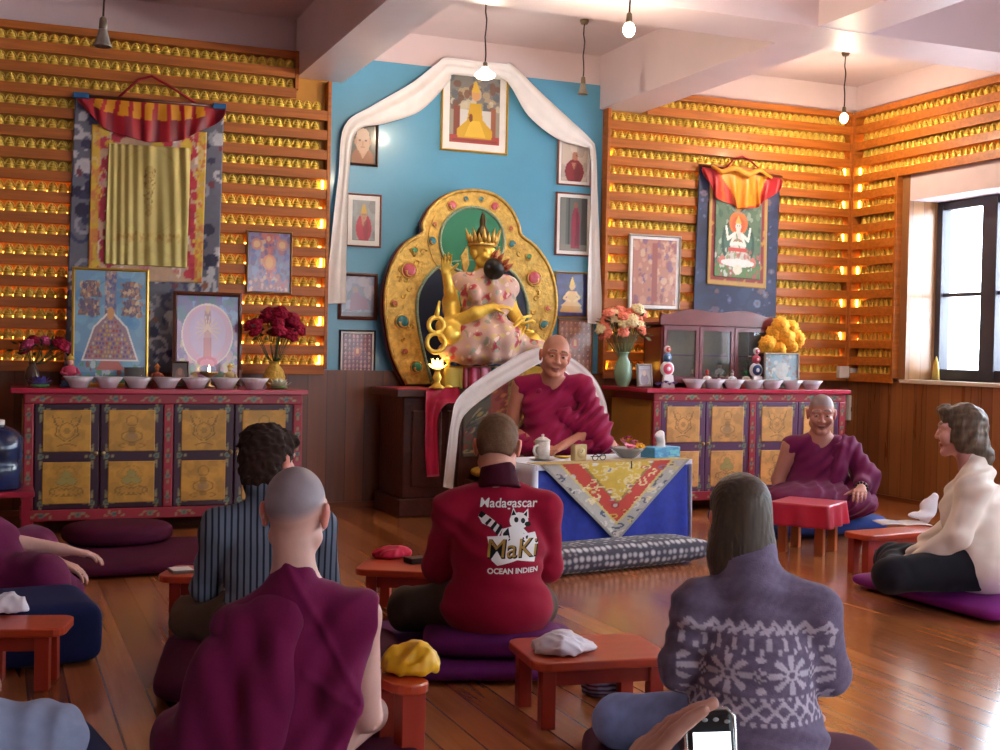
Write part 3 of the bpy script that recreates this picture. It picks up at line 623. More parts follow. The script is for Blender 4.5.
c.blot(81, [(110, 84, 40)], 26, .008, .014, (.43, .45, .58, .8), .8); c.blot(82, [(150, 110, 50)], 60, .01, .02, (.1, .2, .9, .27), .5); c.blot(83, [(196, 180, 100), (160, 140, 66)], 40, .02, .05, (0, 0, 1, .3), .25)
sheet('silk_cover', c, 1, 1, M_SILKG, T, .003, place=quad_place((109, 143), (191, 148), (187, 268), (104, 264), YT-.016, lambda u, v: -.005*np.sin(u*21+3.0*np.sin(2*v+u*5))*(.4+.6*v)-.003*np.sin(u*57+4*np.sin(5*u)+v*3), o))
def valance(cv, xs, y0, dep, Y, o, T, nm, pl=.02, fr=44):
    """cloth gathered along the rod: xs px range, y0(u) px of the rod, dep(u) px drop"""
    def f(u, v):
        px = xs[0]+(xs[1]-xs[0])*u+3*np.sin(u*21)*(1-v); py = y0(u)+dep(u)*(1-v)
        d = [CR[i]*((px-500)/FOC)-CU[i]*((py-375)/FOC)+CF[i] for i in range(3)]
        Yv = Y-.012-pl*(1-v)**.7*(.6+.5*np.sin(fr*u+5*(1-v)*(u-.5)+1.2*np.sin(9*u)))
        t = Yv/d[1]; return np.stack([d[0]*t-o[0], d[1]*t-o[1], CAM_H+d[2]*t-o[2]], -1)
    return sheet(nm, cv, 1, 1, M_SATIN, T, .004, place=f)
c = Cv(110, 40, (172, 24, 40)); 
for k in range(9):
    a, b = .13+k*.085, .13+k*.085+.05; c.poly([(a, 1), (b+.005, 1), (b+.02*(k-4)/4, .52), (a-.01+.02*(k-4)/4, .52)], (214, 140, 20))
c.put((c.Y < .55) & (np.sin(c.X*60) > .2), (128, 18, 40)); c.put((c.X < .1), (140, 22, 36)); c.put((c.X > .93), (120, 20, 36))
valance(c, (77, 224), lambda u: 95+12*u, lambda u: 3+38*np.clip(np.sin(PI*np.clip(u, 0, 1)), 0, 1)**.62, YT, o, T, 'valance', .03)
a, b = atY(73, 95, YT-.012)-Vector(o), atY(226, 107, YT-.012)-Vector(o)
MB().tube([a, b], .012, 10).build('rod', M_FRB, T); M_BLUEC = mat('blue_cloth_end', '2C5C86', .6)
for p, q in ((a, a.lerp(b, .1)), (b.lerp(a, .09), b)): MB().bar(p+Vector((0, -.004, 0)), q+Vector((0, -.004, 0)), .034, .036).build('rod_end', M_BLUEC, T, .004)
MB().tube([atY(x, y, YT)-Vector(o) for x, y in ((118, 98), (138, 80), (152, 76), (166, 84), (196, 103))], .009, 6).build('cord', mat('red_cord', '8E1C24', .7), T)
# the darker blue hanging
YR = BY-.115
o = np.array(atY(738, 240, YR)); T = empty('scroll_hanging', o, 0, 'dark blue brocade scroll hanging with a white deity painting and orange valance', 'scroll hanging')
c = Cv(80, 130, (40, 44, 74)); c.blot(91, [(34, 36, 62), (50, 56, 88)], 60, .04, .08, asp=.6, al=.7); c.blot(92, [(110, 120, 150), (80, 70, 110), (110, 84, 90)], 34, .03, .045, asp=.58, ring=True); c.blot(93, [(36, 38, 70), (96, 96, 130)], 80, .01, .02, asp=.6)
sheet('brocade_border', c, 1, 1, M_BROC, T, .006, place=quad_place((700, 166), (780, 177), (776, 318), (693, 314), YR, lambda u, v: .006*np.sin(8*u+2*v), o))
c = Cv(50, 70, (160, 110, 60)); c.rect(.05, .04, .95, .96, (130, 40, 40)); c.blot(94, [(180, 130, 60), (150, 50, 46), (110, 70, 50)], 90, .015, .03); c.rect(0, 0, .06, 1, (176, 136, 70)); c.rect(.94, 0, 1, 1, (176, 136, 70)); c.rect(0, 0, 1, .05, (176, 136, 70))
sheet('inner_border', c, 1, 1, M_BROC, T, .004, place=quad_place((710, 183), (768, 191), (766, 289), (707, 284), YR-.006, None, o))
c = Cv(80, 110, (84, 104, 80)); c.blot(95, [(60, 90, 70), (110, 126, 100), (150, 160, 140)], 120, .02, .05, al=.8); c.rect(0, 0, 1, .16, (90, 116, 70)); c.blot(96, [(190, 190, 176), (160, 90, 80)], 60, .015, .035, (0, .02, 1, .3))
c.ell(.5, .42, .36, .3, (48, 74, 60)); c.ell(.5, .42, .3, .26, (70, 100, 84)); c.ell(.5, .66, .2, .14, (206, 104, 44)); c.ell(.5, .64, .14, .1, (190, 84, 40)); c.poly([(.2, .22), (.8, .22), (.68, .34), (.6, .5), (.4, .5), (.32, .34)], (186, 176, 164)); c.blot(97, [(150, 120, 90), (120, 140, 100), (196, 184, 170), (170, 90, 80)], 40, .012, .03, (.22, .2, .78, .34), .8); c.ell(.5, .44, .1, .14, (200, 190, 178)); c.ell(.5, .62, .06, .065, (204, 192, 176)); c.ell(.5, .44, .1, .03, (150, 110, 80)); c.line([(.46, .52), (.54, .36)], .014, (110, 130, 90)); c.ell(.48, .63, .008, .008, (60, 40, 40)); c.ell(.52, .63, .008, .008, (60, 40, 40)); c.poly([(.43, .66), (.57, .66), (.5, .76)], (206, 160, 70))
for s in (-1, 1): c.line([(.5+s*.08, .53), (.5+s*.22, .46), (.5+s*.26, .6)], .022, (220, 212, 200)); c.line([(.5+s*.08, .5), (.5+s*.16, .4), (.5, .42)], .022, (214, 206, 196)); c.ell(.5+s*.33, .2, .07, .06, (190, 110, 96))
c.rect(.3, .32, .7, .36, (190, 70, 60)); c.ell(.5, .18, .36, .05, (216, 206, 200)); c.ell(.5, .1, .1, .06, (206, 200, 180)); c.ell(.5, .88, .08, .08, (196, 130, 60)); c.ell(.5, .88, .18, .1, (140, 140, 120), inner=.8)
sheet('painting', c, 1, 1, M_BROC, T, .003, place=quad_place((716, 192), (762, 198), (760, 280), (714, 276), YR-.012, None, o))
c = Cv(80, 40, (190, 44, 24)); c.put((c.X < .22) | (c.X > .8), (170, 24, 32))
c.poly([(.2, 1), (.85, 1), (.72, .1), (.45, .0), (.38, .3)], (224, 140, 16)); c.put((np.sin(c.X*70+c.Y*3) > .6) & (c.X > .25) & (c.X < .8), (206, 110, 14), .6)
valance(c, (702, 780), lambda u: 167+11*u, lambda u: 3+33*np.clip(np.sin(PI*np.clip(u, 0, 1)), 0, 1)**.6, YR, o, T, 'valance', .034, 36)
a, b = atY(699, 165, YR-.012)-Vector(o), atY(782, 177, YR-.012)-Vector(o); MB().tube([a, b], .011, 10).build('rod', M_FRB, T)
mb = MB(); mb.tube([atY(x, y, YR-.05)-Vector(o) for x, y in ((712, 166), (722, 172), (735, 168), (748, 175), (760, 170), (772, 178))], [.012, .02, .026, .028, .018, .008], 8); mb.build('gathered_cloth', mat('orange_yellow_cloth', 'DC8C14', .5, sheen=.06, bump=.3, bscale=30), T)
MB().tube([atY(x, y, YR)-Vector(o) for x, y in ((724, 170), (733, 160), (742, 156), (752, 162), (764, 174))], .007, 6).build('cord', mat('red_cord', '8E1C24', .7), T)
# ---------------------------------------------------------------- long white offering scarf round the blue wall
def px_strip(name, rows, Y, m, parent=None, n=10, per=6, wave=.012, thick=.003, seed=0, org=None):
    """cloth strip through px cross-sections [((xa,ya),(xb,yb),Y?)...], finely divided with soft lengthwise folds"""
    A = []; 
    for r in rows:
        Yr = r[2] if len(r) > 2 else Y; A.append((np.array(atY(*r[0], Yr)), np.array(atY(*r[1], Yr))))
    m_ = len(A); S = []
    for i in range((m_-1)*per+1):
        t = i/per; k = min(int(t), m_-2); f = t-k; p0, p1, p2, p3 = A[max(k-1, 0)], A[k], A[k+1], A[min(k+2, m_-1)]
        S.append([.5*(2*b+(c_-a)*f+(2*a-5*b+4*c_-d)*f*f+(3*b-a-3*c_+d)*f**3) for a, b, c_, d in zip(p0, p1, p2, p3)])
    S = np.array(S); L = len(S); u = np.linspace(0, 1, n); G = S[:, 0, None, :]*(1-u[None, :, None])+S[:, 1, None, :]*u[None, :, None]
    s = np.arange(L)[:, None]/per; G[..., 1] -= wave*(.5+.5*np.sin(u[None]*13+1.3*np.sin(s*1.1+seed)+seed))+wave*.4*np.sin(u[None]*29+s*.7)
    o = np.array(org if org is not None else (0, 0, 0)); G = G-o; K = L*n; B = G+np.array([0, thick, 0])
    I = np.arange(K).reshape(L, n); f = np.stack([I[:-1, :-1], I[:-1, 1:], I[1:, 1:], I[1:, :-1]], -1).reshape(-1, 4)
    rim = np.concatenate([I[0, :], I[1:, -1], I[-1, -2::-1], I[-2:0:-1, 0]]); r2 = np.roll(rim, -1); sd = np.stack([rim, rim+K, r2+K, r2], -1)
    return mesh_np(name, np.concatenate([G.reshape(-1, 3), B.reshape(-1, 3)]), np.concatenate([f, f[:, ::-1]+K, sd[:, ::-1]]), m, parent)
M_KHATA = mat('white_silk_scarf', 'ECE4E2', .5, var=.05, scale=12, sheen=.06, bump=.12, bscale=60)
Ys = BY-.04
K = px_strip('white_scarf', [((324, 304), (346, 303)), ((327, 275), (346, 272)), ((332, 225), (347, 222)), ((338, 175), (349, 172)), ((344, 126), (356, 132)), ((372, 106), (384, 124)), ((410, 84), (420, 111)), ((436, 64), (448, 82)),
    ((446, 58), (452, 75)), ((475, 61), (475, 76)), ((503, 64), (500, 78)), ((512, 66), (511, 88)), ((540, 93), (528, 116)), ((568, 119), (556, 139)), ((590, 139), (582, 147)), ((595, 150), (589, 152)), ((597, 190), (590, 190)), ((599, 250), (588, 250)), ((601, 300), (587, 300)), ((602, 325), (587, 323))], Ys, M_KHATA, None, 9, 6, .018, seed=1)
tag(K, 'long white silk scarf draped over the large picture and down both sides', 'scarf')
# ---------------------------------------------------------------- pendant bulbs
M_CORD = mat('dark_cord', '3A322E', .6); M_SOCK = mat('brass_lamp_socket', '7A6A58', .4, .5); M_SHADE = mat('aged_metal_shade', '9C9488', .4, .6, var=.2, scale=30)
M_LIT = mat('glowing_bulb', 'FFF6DC', .4, emit=40, ecol=(255, 240, 205), var=0); M_OPAL = mat('opal_glass_shade', 'FFF4E0', .3, emit=3.0, ecol=(255, 238, 205), var=0); M_BULB = mat('clear_bulb_glass', 'F0ECE4', .05, trans=.9, var=0)
def pendant(px, py, Y, ceil, label, kind, r=.03, k_=.68):
    p = atY(px, py, Y); top = ceil-p.z
    R = empty('pendant_lamp', p, 0, label, 'lamp')
    MB().tube([(.004*math.sin(k*1.7), .003*math.sin(k*2.3), .07+(top-.07)*k/8) for k in range(9)], .0045, 6).build('cord', M_CORD, R)
    MB().lathe([(.022, top-.03), (.03, top-.012), (.03, top)], n=14).build('ceiling_rose', M_SOCK, R)
    MB().lathe([(.006, .078), (.014, .07), (.017, .03), (.013, .02)], n=12).build('socket', M_SOCK, R)
    if kind == 'bare':
        MB().ball((0, 0, -.008), r, 14, (1, 1, 1.25)).build('bulb', M_LIT, R)
    if kind == 'shade':
        MB().lathe([(.018, .045), (.025, .03), (.065, .0), (.068, -.008), (.05, -.026), (.02, -.034), (.0, -.036)], n=20).build('shade', M_OPAL, R)
    if kind == 'dark':
        MB().lathe([(.016*k_, .05), (.026*k_, .02), (.042*k_, -.03), (.052*k_, -.04), (.05*k_, -.043), (.036*k_, -.028), (.02*k_, .02), (.012*k_, .045)], n=20, flute=lambda a, z: .10*math.cos(8*a) if z < -.01 else 0).build('shade', M_SHADE, R)
        MB().ball((0, 0, -.012), .02, 12, (1, 1, 1.3)).build('bulb', M_BULB, R)
    if kind in ('bare', 'shade'):
        l = bpy.data.lights.new('bulb_light', 'POINT'); l.energy = 26 if kind == 'bare' else 16; l.color = (1, .86, .62); l.shadow_soft_size = .04
        o = bpy.data.objects.new('bulb_light', l); COL.objects.link(o); o.location = p+Vector((0, 0, -.075))
pendant(103, 36, 5.3, CZ, 'unlit metal shaded pendant lamp in front of the gold silk hanging', 'dark')
pendant(485, 74, 7.4, CZ, 'lit pendant lamp with white glass shade before the large picture', 'shade')
pendant(583, 88, 7.673, CZ, 'unlit fluted pendant lamp beside the beam over the blue wall', 'dark')
pendant(629, 28, 5.6, CZ, 'bright bare bulb hanging close to the ceiling cross beam', 'bare')
pendant(844, 117, 7.62, CZ, 'bright bare bulb hanging in the corner of the shelf walls', 'bare')
# ---------------------------------------------------------------- wall sockets and cable
M_WPL = mat('white_switch_plastic', 'D6CEC6', .4); M_DPL = mat('dark_plastic', '2A2624', .4)
def wallbox(rect, Y, label, name, cat, dark=None):
    x0, y0, x1, y1 = rect; a, b = atY(x0, y1, Y), atY(x1, y0, Y); c0 = (a+b)/2; w_, h_ = (b.x-a.x)/2, (b.z-a.z)/2
    R = empty(name, (c0.x, Y, a.z), 0, label, cat); bx('case', (-w_, -.045, 0), (w_, 0, 2*h_), M_WPL, R, .006)
    if dark: bx('switch', (-w_*.6, -.052, h_*dark), (w_*.6, -.04, h_*(dark+.35)), M_DPL, R, .002)
    return R
YW = BY-.035; YS = BY-.088
wallbox((836, 366, 846, 378), YS, 'small white socket box on the wall by the corner', 'wall_socket', 'socket')
wallbox((847, 368, 856, 377), YS, 'small switch box with dark middle next to the socket', 'wall_switch', 'switch', .6)
wallbox((845, 395, 856, 420), YW, 'beige meter box low on the wall below the socket', 'meter_box', 'electrical box', .7)
k = MB().tube([atY(x, y, YW-.012) for x, y in ((853, 377), (859, 372), (861, 380), (859, 392), (854, 398))], .005, 6).build('cable', M_WPL); tag(k, 'white cable looping from the switch box to the meter box', 'cable')
k = MB().tube([atY(x, y, YW-.012) for x, y in ((850, 420), (849, 440), (849, 470))], .007, 6).build('cable', M_WPL); tag(k, 'white cable running down the wall from the meter box', 'cable')
# ---------------------------------------------------------------- painted cabinets
M_RED = mat('red_lacquer_paint', '9C1E34', .32, var=.12, scale=6, coat=.4); M_REDTOP = mat('bright_red_table_top', 'B01C3C', .25, var=.08, coat=.5)
M_DOORP = matc('painted_cabinet_door', .42, var=.06, coat=.25); M_OCHRE = mat('ochre_side_panel', 'B07A34', .45, var=.14, scale=5, stretch=(1, 1, .4)); M_KNOB = mat('brass_knob', 'A89068', .35, .7)
def motif(c, x, y, s, asp, seed=0):
    g = [(120, 126, 96), (150, 140, 100), (96, 116, 100)]
    c.ell(x, y, s, s*asp, g[0]); c.ell(x, y, s*.5, s*.5*asp, (64, 96, 110))
def cabinet(x0, x1, yf, yb, label, stile, ochre, CTZ):
    W = x1-x0; R = empty('painted_cabinet', ((x0+x1)/2, yf, 0), 0, label, 'cabinet'); h = W/2; D = yb-yf
    bx('top', (-h-.07, -.03, CTZ-.03), (h+.03, D, CTZ), M_REDTOP, R, .004)
    bx('body', (-h+.04, .03, .075), (h-.04, D-.01, CTZ-.031), M_RED, R)
    for s in (-1, 1):
        bx('side_panel', (s*h-(.045 if s > 0 else -.005), .05, .12), (s*h-(.005 if s > 0 else -.045), D-.03, CTZ-.09), M_OCHRE, R)
    zt, zb = CTZ-.03, .075; z1, z0 = zt-.06, zb+.065
    def strip(nm, a, b, c_, d_, n=9, vert=False):
        nx, ny = (8, 60) if vert else (140, 10); c = Cv(nx, ny, (150, 34, 50))
        for k in range(n):
            t = (k+.5)/n
            if vert: motif(c, .5, t, .26, (b-a)/(d_-c_)*1.0, k); c.ell(.5, t+.05, .12, .018, (140, 130, 90)); c.ell(.5, t-.05, .12, .018, (140, 130, 90))
            else:
                motif(c, t, .5, .011, (b-a)/(d_-c_), k)
                for q in (-.03, -.018, .018, .03): c.ell(t+q, .5+.15*(1 if abs(q) < .02 else -1), .006, .13, (150, 138, 96))
        sheet(nm, c, b-a, d_-c_, M_DOORP, R, .03, org=((a+b)/2, -.004, c_))
    strip('top_rail', -h, h, z1, zt-.001, 8); strip('bottom_rail', -h, h, zb, z0, 8)
    pw = .055; strip('post', -h, -h+pw, z0, z1, 5, True); strip('post', h-pw, h, z0, z1, 5, True); strip('post', -pw/2, pw/2, z0, z1, 5, True)
    dw = (h-pw*1.5)/2; dh = z1-z0
    for half in (0, 1):
        for k in (0, 1):
            a = (-h+pw if half == 0 else pw/2)+k*dw+.003; w_ = dw-.006
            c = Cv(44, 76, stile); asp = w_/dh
            for x in (.1, .9):
                for y in (.055, .5, .945):
                    motif(c, x, y, .05, asp)
                    for d in (-1, 1): c.ell(x, y+d*.06, .03, .022, (146, 136, 96)); c.ell(x, y+d*.1, .018, .02, (120, 116, 90)); c.ell(x+(.1 if x < .5 else -.1), y, .035, .012, (146, 136, 96))
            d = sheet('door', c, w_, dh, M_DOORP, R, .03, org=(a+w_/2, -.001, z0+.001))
            for r in (0, 1):
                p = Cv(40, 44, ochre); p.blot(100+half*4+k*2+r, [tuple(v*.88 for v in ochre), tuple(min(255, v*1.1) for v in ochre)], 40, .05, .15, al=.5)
                dk = tuple(v*.66 for v in ochre); gr = (150, 146, 84)
                kind = (half*4+k*2+r+r*half) % 4
                if kind == 0:
                    for s in (-1, 1): p.line([(.5+s*.04, .25), (.5+s*.24, .4), (.5+s*.2, .62), (.5+s*.3, .85)], .012, dk); p.ell(.5+s*.18, .72, .1, .1, dk, .8, .85)
                    p.ell(.5, .5, .17, .2, dk, .8, .9); p.ell(.5, .5, .07, .08, dk, .5); p.line([(.3, .14), (.5, .2), (.7, .14)], .012, dk)
                elif kind in (1, 3):
                    for x, y in ((.5, .7), (.4, .54), (.6, .54)): p.ell(x, y, .105, .1, gr, .75); p.ell(x, y, .11, .105, dk, .6, .9)
                    p.ell(.5, .3, .36, .12, dk, .7, .9)
                    for q in range(7): p.ell(.2+q*.1, .28, .055, .1, dk, .7, .8)
                    p.ell(.5, .62, .24, .28, dk, .5, .95)
                else: p.ell(.5, .74, .13, .13, dk, .8, .86); p.ell(.5, .5, .09, .1, dk, .6); p.ell(.5, .36, .24, .14, dk, .7, .88); p.ell(.5, .36, .14, .1, (150, 120, 90), .6); p.rect(.42, .12, .58, .22, dk, .5); p.ell(.5, .14, .3, .07, dk, .6, .85)
                ph = dh*.395; pz = z0+dh*.055+(1-r)*dh*.492
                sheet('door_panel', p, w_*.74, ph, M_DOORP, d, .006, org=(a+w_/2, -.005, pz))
            MB().ball((a+(w_*.95 if k == 0 else w_*.05), -.012, z0+dh*.53), .014, 10, (1, .8, 1)).build('knob', M_KNOB, d)
    for x in (-h+.03, h-.03):
        for y in (.03, D-.04): bx('leg', (x-.03, y-.028, 0), (x+.03, y+.028, .076), M_RED, R, .004)
    return R
cabinet(.172, 1.79, 7.65, 8.40, 'long red painted cabinet with dark maroon doors, under the gold silk hanging', (54, 18, 42), (196, 144, 56), CTZ)
cabinet(4.30, 5.93, 7.70, 8.38, 'long red painted cabinet with purple doors, under the dark blue brocade hanging', (88, 50, 84), (206, 150, 88), CTZR)  # same paint as the other cabinet; window light and haze put into its colours
# ---------------------------------------------------------------- offering bowls and ornaments on the cabinets
M_BOWL = mat('milky_plastic_bowl', 'D8CCD4', .3, var=.05, trans=.25, coat=.4)
def bowl(px, Y, r, h, label, grp):
    p = atY(px, 380, Y); fl = lambda a, z: .06*math.cos(16*a)*max(0, z/h-.5)
    o = MB().lathe([(r*.5, 0), (r*.55, .002), (r*.72, h*.5), (r, h), (r*.97, h), (r*.68, h*.5), (r*.5, .006), (0, .006)], n=48, flute=fl).build('offering_bowl', M_BOWL)
    o.location = (p.x, Y, CT(px)+.001); tag(o, label, 'bowl', grp)
ORD7 = ['first', 'second', 'third', 'middle', 'fifth', 'sixth', 'last']
for k in range(7): bowl(79+k*29.3, 7.75, .0875, .066, f'{ORD7[k]} pale fluted offering bowl counted from the purple flower on the maroon door cabinet', 'offering bowls under the gold silk hanging')
for k in range(7): bowl(694+k*19.6, 7.745, .084, .066, f'{ORD7[k]} pale offering bowl counted from the vase on the purple door cabinet', 'offering bowls under the blue brocade hanging')
def flower_head(mb, c, r, n=8, lay=2, tilt=None):
    R = tilt or Matrix.Identity(3); c = Vector(c)
    for l in range(lay):
        for k in range(n):
            a = 2*PI*(k+.5*l)/n; e = .35+.45*l; q = r*(1-.28*l)
            d = Vector((math.cos(a)*math.cos(e), math.sin(a)*math.cos(e), math.sin(e))); s_ = Vector((-math.sin(a), math.cos(a), 0))
            tip = c+R @ (d*q+Vector((0, 0, q*.1))); m1 = c+R @ (d*q*.62+s_*q*.46+Vector((0, 0, q*.12))); m2 = c+R @ (d*q*.62-s_*q*.46+Vector((0, 0, q*.12))); m0 = c+R @ (d*q*.5)
            mb.add([c, m1, tip, m2, m0], [(0, 1, 4), (1, 2, 4), (2, 3, 4), (3, 0, 4)], True)
    mb.ball(c+R @ Vector((0, 0, r*.25)), r*.34, 8)
def rose(mb, c, r, n=7, lay=3, R=None):
    for l in range(lay): mb.lathe([(r*.25, -r*.45), (r*(.85-.2*l), -r*.2+r*.18*l), (r*(1-.22*l), r*.12+r*.2*l), (r*(.62-.15*l), r*.3+r*.22*l), (0, r*.12+r*.2*l)], c, 24, flute=lambda a, z, l=l: .15*math.cos(n*a+l*1.7), ax=R)
def leaves(mb, n, c, rad, seed, ln=.05):
    R = random.Random(seed)
    for i in range(n):
        a, e = R.uniform(0, 6.28), R.uniform(-.3, 1.3); d = Vector((math.cos(a)*math.cos(e), math.sin(a)*math.cos(e), math.sin(e))); p = Vector(c)+Vector((d.x*rad[0], d.y*rad[1], d.z*rad[2]))*R.uniform(.45, 1)
        s_ = d.cross(Vector((R.random(), R.random(), R.random()))).normalized()*ln*.22; t = d*ln+Vector((0, 0, -ln*.2))
        mb.add([p, p+t*.5+s_, p+t, p+t*.5-s_], [(0, 1, 2), (0, 2, 3)], True)
M_LEAF = mat('dark_green_leaves', '2E4A2A', .5, var=.3, scale=20)
def lotus(px, Y, r, colr, label, cup):
    p = atY(px, 380, Y); R = empty('lotus_candle', (p.x, Y, CT(px)+.001), 0, label, 'ornament'); m = mat('lotus_'+colr, colr, .4, var=.15, coat=.3)
    mb = MB()
    for l, (n, e, q) in enumerate(((10, .25, 1), (9, .65, .86), (7, 1.05, .7))):
        for k in range(n):
            a = 2*PI*(k+.5*l)/n; d = Vector((math.cos(a)*math.cos(e), math.sin(a)*math.cos(e), math.sin(e)*.9)); s_ = Vector((-math.sin(a), math.cos(a), 0)); b = Vector((0, 0, .012)); q_ = q*r
            mb.add([b, b+d*q_*.6+s_*q_*.24, b+d*q_+Vector((0, 0, q_*.15)), b+d*q_*.6-s_*q_*.24, b+d*q_*.5-Vector((0, 0, .005))], [(0, 1, 4), (1, 2, 4), (2, 3, 4), (3, 0, 4)], True)
    mb.build('petal_cup', m, R); MB().lathe([(r*.35, 0), (r*.6, .006), (r*.62, .014), (r*.3, .02), (0, .02)], n=20).build('base', mat('base_'+cup, cup, .4), R)
lotus(40, 7.80, .085, '6A5CB8', 'purple blue lotus shaped candle at the outer end of the maroon door cabinet', '5E8E58')
lotus(279, 7.80, .085, 'D8DCC8', 'white lotus shaped candle at the end of the cabinet by the blue wall', '5E7E48')
def vase_prof(r, h, belly=.42): return [(r*.55, 0), (r*.6, .004), (r*.98, h*belly*.7), (r, h*belly), (r*.82, h*.66), (r*.45, h*.86), (r*.5, h*.97), (r*.62, h), (r*.52, h*.99), (r*.36, h*.86), (0, h*.84)]
def bouquet(name, px, Y, vase, vr, vh, flowers, spread, label, cat='flowers', leafn=40, seed=1, hz=.1, base=None, stems=True, lean=(0, 0), leafm=None):
    base = CT(px) if base is None else base; p = atY(px, 380, Y); R = empty(name, (p.x, Y, base+.001), 0, label, cat); rn = random.Random(seed)
    MB().lathe(vase_prof(vr, vh), n=24).build('vase', vase, R); st = MB(); c0 = Vector((lean[0], lean[1], vh+hz)); hm = {}
    for m, cnt, r, lay in flowers:
        mb = MB()
        for i in range(cnt):
            a, e = rn.uniform(0, 6.28), rn.uniform(-.4, 1.35); q = rn.uniform(.55, 1); c = c0+Vector((math.cos(a)*math.cos(e)*spread[0]*q, math.sin(a)*math.cos(e)*spread[1]*q, math.sin(e)*spread[2]*q))
            d = (c-c0*.6).normalized(); rose(mb, c, r*.8*rn.uniform(.8, 1.15), 7, lay, (d+Vector((0, -.5, 0))).normalized().to_track_quat('Z', 'Y').to_matrix())
            st.tube([(0, 0, vh*.9), (c*.45).lerp(Vector((0, 0, vh+.03)), .4), c], .0025, 5)
        mb.build('bloom', m, R)
    st.build('stem', leafm or M_LEAF, R); lb = MB(); leaves(lb, leafn, c0-Vector((0, 0, .02)), [s*.95 for s in spread], seed+3, .055); lb.build('foliage', leafm or M_LEAF, R); return R
M_DKRED = mat('dark_crimson_petals', '8E1230', .6, var=.3, scale=30); M_PINKP = mat('pink_petals', 'C04A78', .6, var=.2, scale=30); M_SALM = mat('salmon_pink_petals', 'F08870', .6, var=.2, scale=30); M_CREAM = mat('cream_petals', 'E8D4A4', .6, var=.2, scale=30); M_ORNG = mat('orange_yellow_petals', 'EFA83A', .6, var=.25, scale=30)
M_BASK = mat('woven_gold_vase', 'C89C3C', .5, var=.3, scale=50, bump=.5, bscale=70); M_CELA = mat('celadon_glaze', '7E9C80', .25, var=.15, scale=12, coat=.5); M_BRNV = mat('brown_glass_vase', '4A3026', .3, coat=.5)
bouquet('flower_vase', 274, 8.0, M_BASK, .072, .17, [(M_DKRED, 22, .068, 3)], (.16, .1, .13), 'bunch of dark crimson flowers in a woven gold vase', leafn=40, seed=4, hz=.20)
bouquet('flower_vase', 32, 8.15, M_BRNV, .045, .14, [(M_PINKP, 5, .05, 3), (M_DKRED, 5, .055, 3)], (.2, .06, .07), 'small dark vase of pink and crimson flowers beside the blue thangka print', leafn=40, seed=8, hz=.09, lean=(.06, 0))
bouquet('flower_vase', 623, 7.98, M_CELA, .068, .25, [(M_SALM, 34, .05, 3), (M_CREAM, 14, .062, 3)], (.21, .12, .17), 'pale green vase of salmon and cream flowers', leafn=46, seed=12, hz=.17, leafm=mat('grey_green_leaves', '6C6E44', .55, var=.3, scale=20))
p = atY(783, 380, 8.02); R = empty('flower_vase', (p.x, 8.02, CTZR+.001), 0, 'bunch of large orange yellow flowers beside the glass cabinet', 'flowers'); MB().lathe(vase_prof(.045, .15), n=24).build('vase', M_BRNV, R); st = MB(); rn = random.Random(9)
for fx, fy in ((768, 345), (779, 349), (791, 346), (774, 333), (786, 336), (797, 339), (781, 326), (791, 328)):
    q = atY(fx, fy, 7.955+rn.uniform(-.03, .03))-R.location; d = Vector((rn.uniform(-.4, .2), -1, rn.uniform(-.1, .4))).normalized(); mb = MB(); AXf = d.to_track_quat('Z', 'Y').to_matrix(); r_ = .07*rn.uniform(.85, 1.1)
    for l in range(4): mb.lathe([(r_*.3, -.03), (r_*(1-.2*l), -.012+.012*l), (r_*(.96-.2*l), .008+.014*l), (r_*(.6-.14*l), .02+.014*l), (0, .012+.014*l)], q, 28, flute=lambda a, z, l=l: .10*math.cos(11*a+l*1.4), ax=AXf)
    mb.build('bloom', M_ORNG, R); st.tube([(0, 0, .14), q*.5+Vector((0, 0, .06)), q], .003, 5)
st.build('stem', M_LEAF, R)
# small deity, stupa-like wheels, figurines
def figurine(px, Y, h, cols, label, base=None):
    base = CT(px) if base is None else base; p = atY(px, 380, Y); R = empty('figurine', (p.x, Y, base+.001), 0, label, 'figurine'); s = h
    M = [mat('figurine_'+c, c, .45, var=.15, scale=40) for c in cols]
    MB().lathe([(.28*s, 0), (.3*s, .04*s), (.22*s, .1*s), (.27*s, .16*s), (0, .18*s)], n=16).build('base', M[0], R)
    mb = MB(); mb.ball((0, 0, .24*s), .1*s, 12, (2.5, 1.7, .9)); mb.lathe([(.15*s, .24*s), (.17*s, .46*s), (.2*s, .56*s), (.06*s, .64*s)], n=14, sy=.65)
    for q in (-1, 1): mb.tube([(q*.18*s, 0, .55*s), (q*.26*s, -.04*s, .4*s), (q*.08*s, -.13*s, .36*s)], [.05*s, .045*s, .04*s], 8)
    mb.build('body', M[1], R); MB().ball((0, 0, .73*s), .1*s, 12, (.9, .95, 1.15)).build('head', M[2], R)
    MB().lathe([(.11*s, .8*s), (.12*s, .84*s), (.05*s, .92*s), (0, 1*s)], n=10, flute=lambda a, z: .15*math.cos(5*a)).build('crown', M[3], R)
    return R
figurine(70, 7.95, .2, ('406A9A', 'C03C5C', 'D89A8C', 'C8A040'), 'small pink and blue painted deity figurine before the blue thangka print')
figurine(230, 7.98, .0001+.16, ('A08A5C', 'C4A874', 'C8B080', 'D0B468'), 'small pale gold figurine among the bowls before the lilac print')
figurine(157, 7.95, .15, ('7A2A24', '9A4A34', 'C87A4A', 'C87838'), 'small reddish brown figurine between the two standing prints')
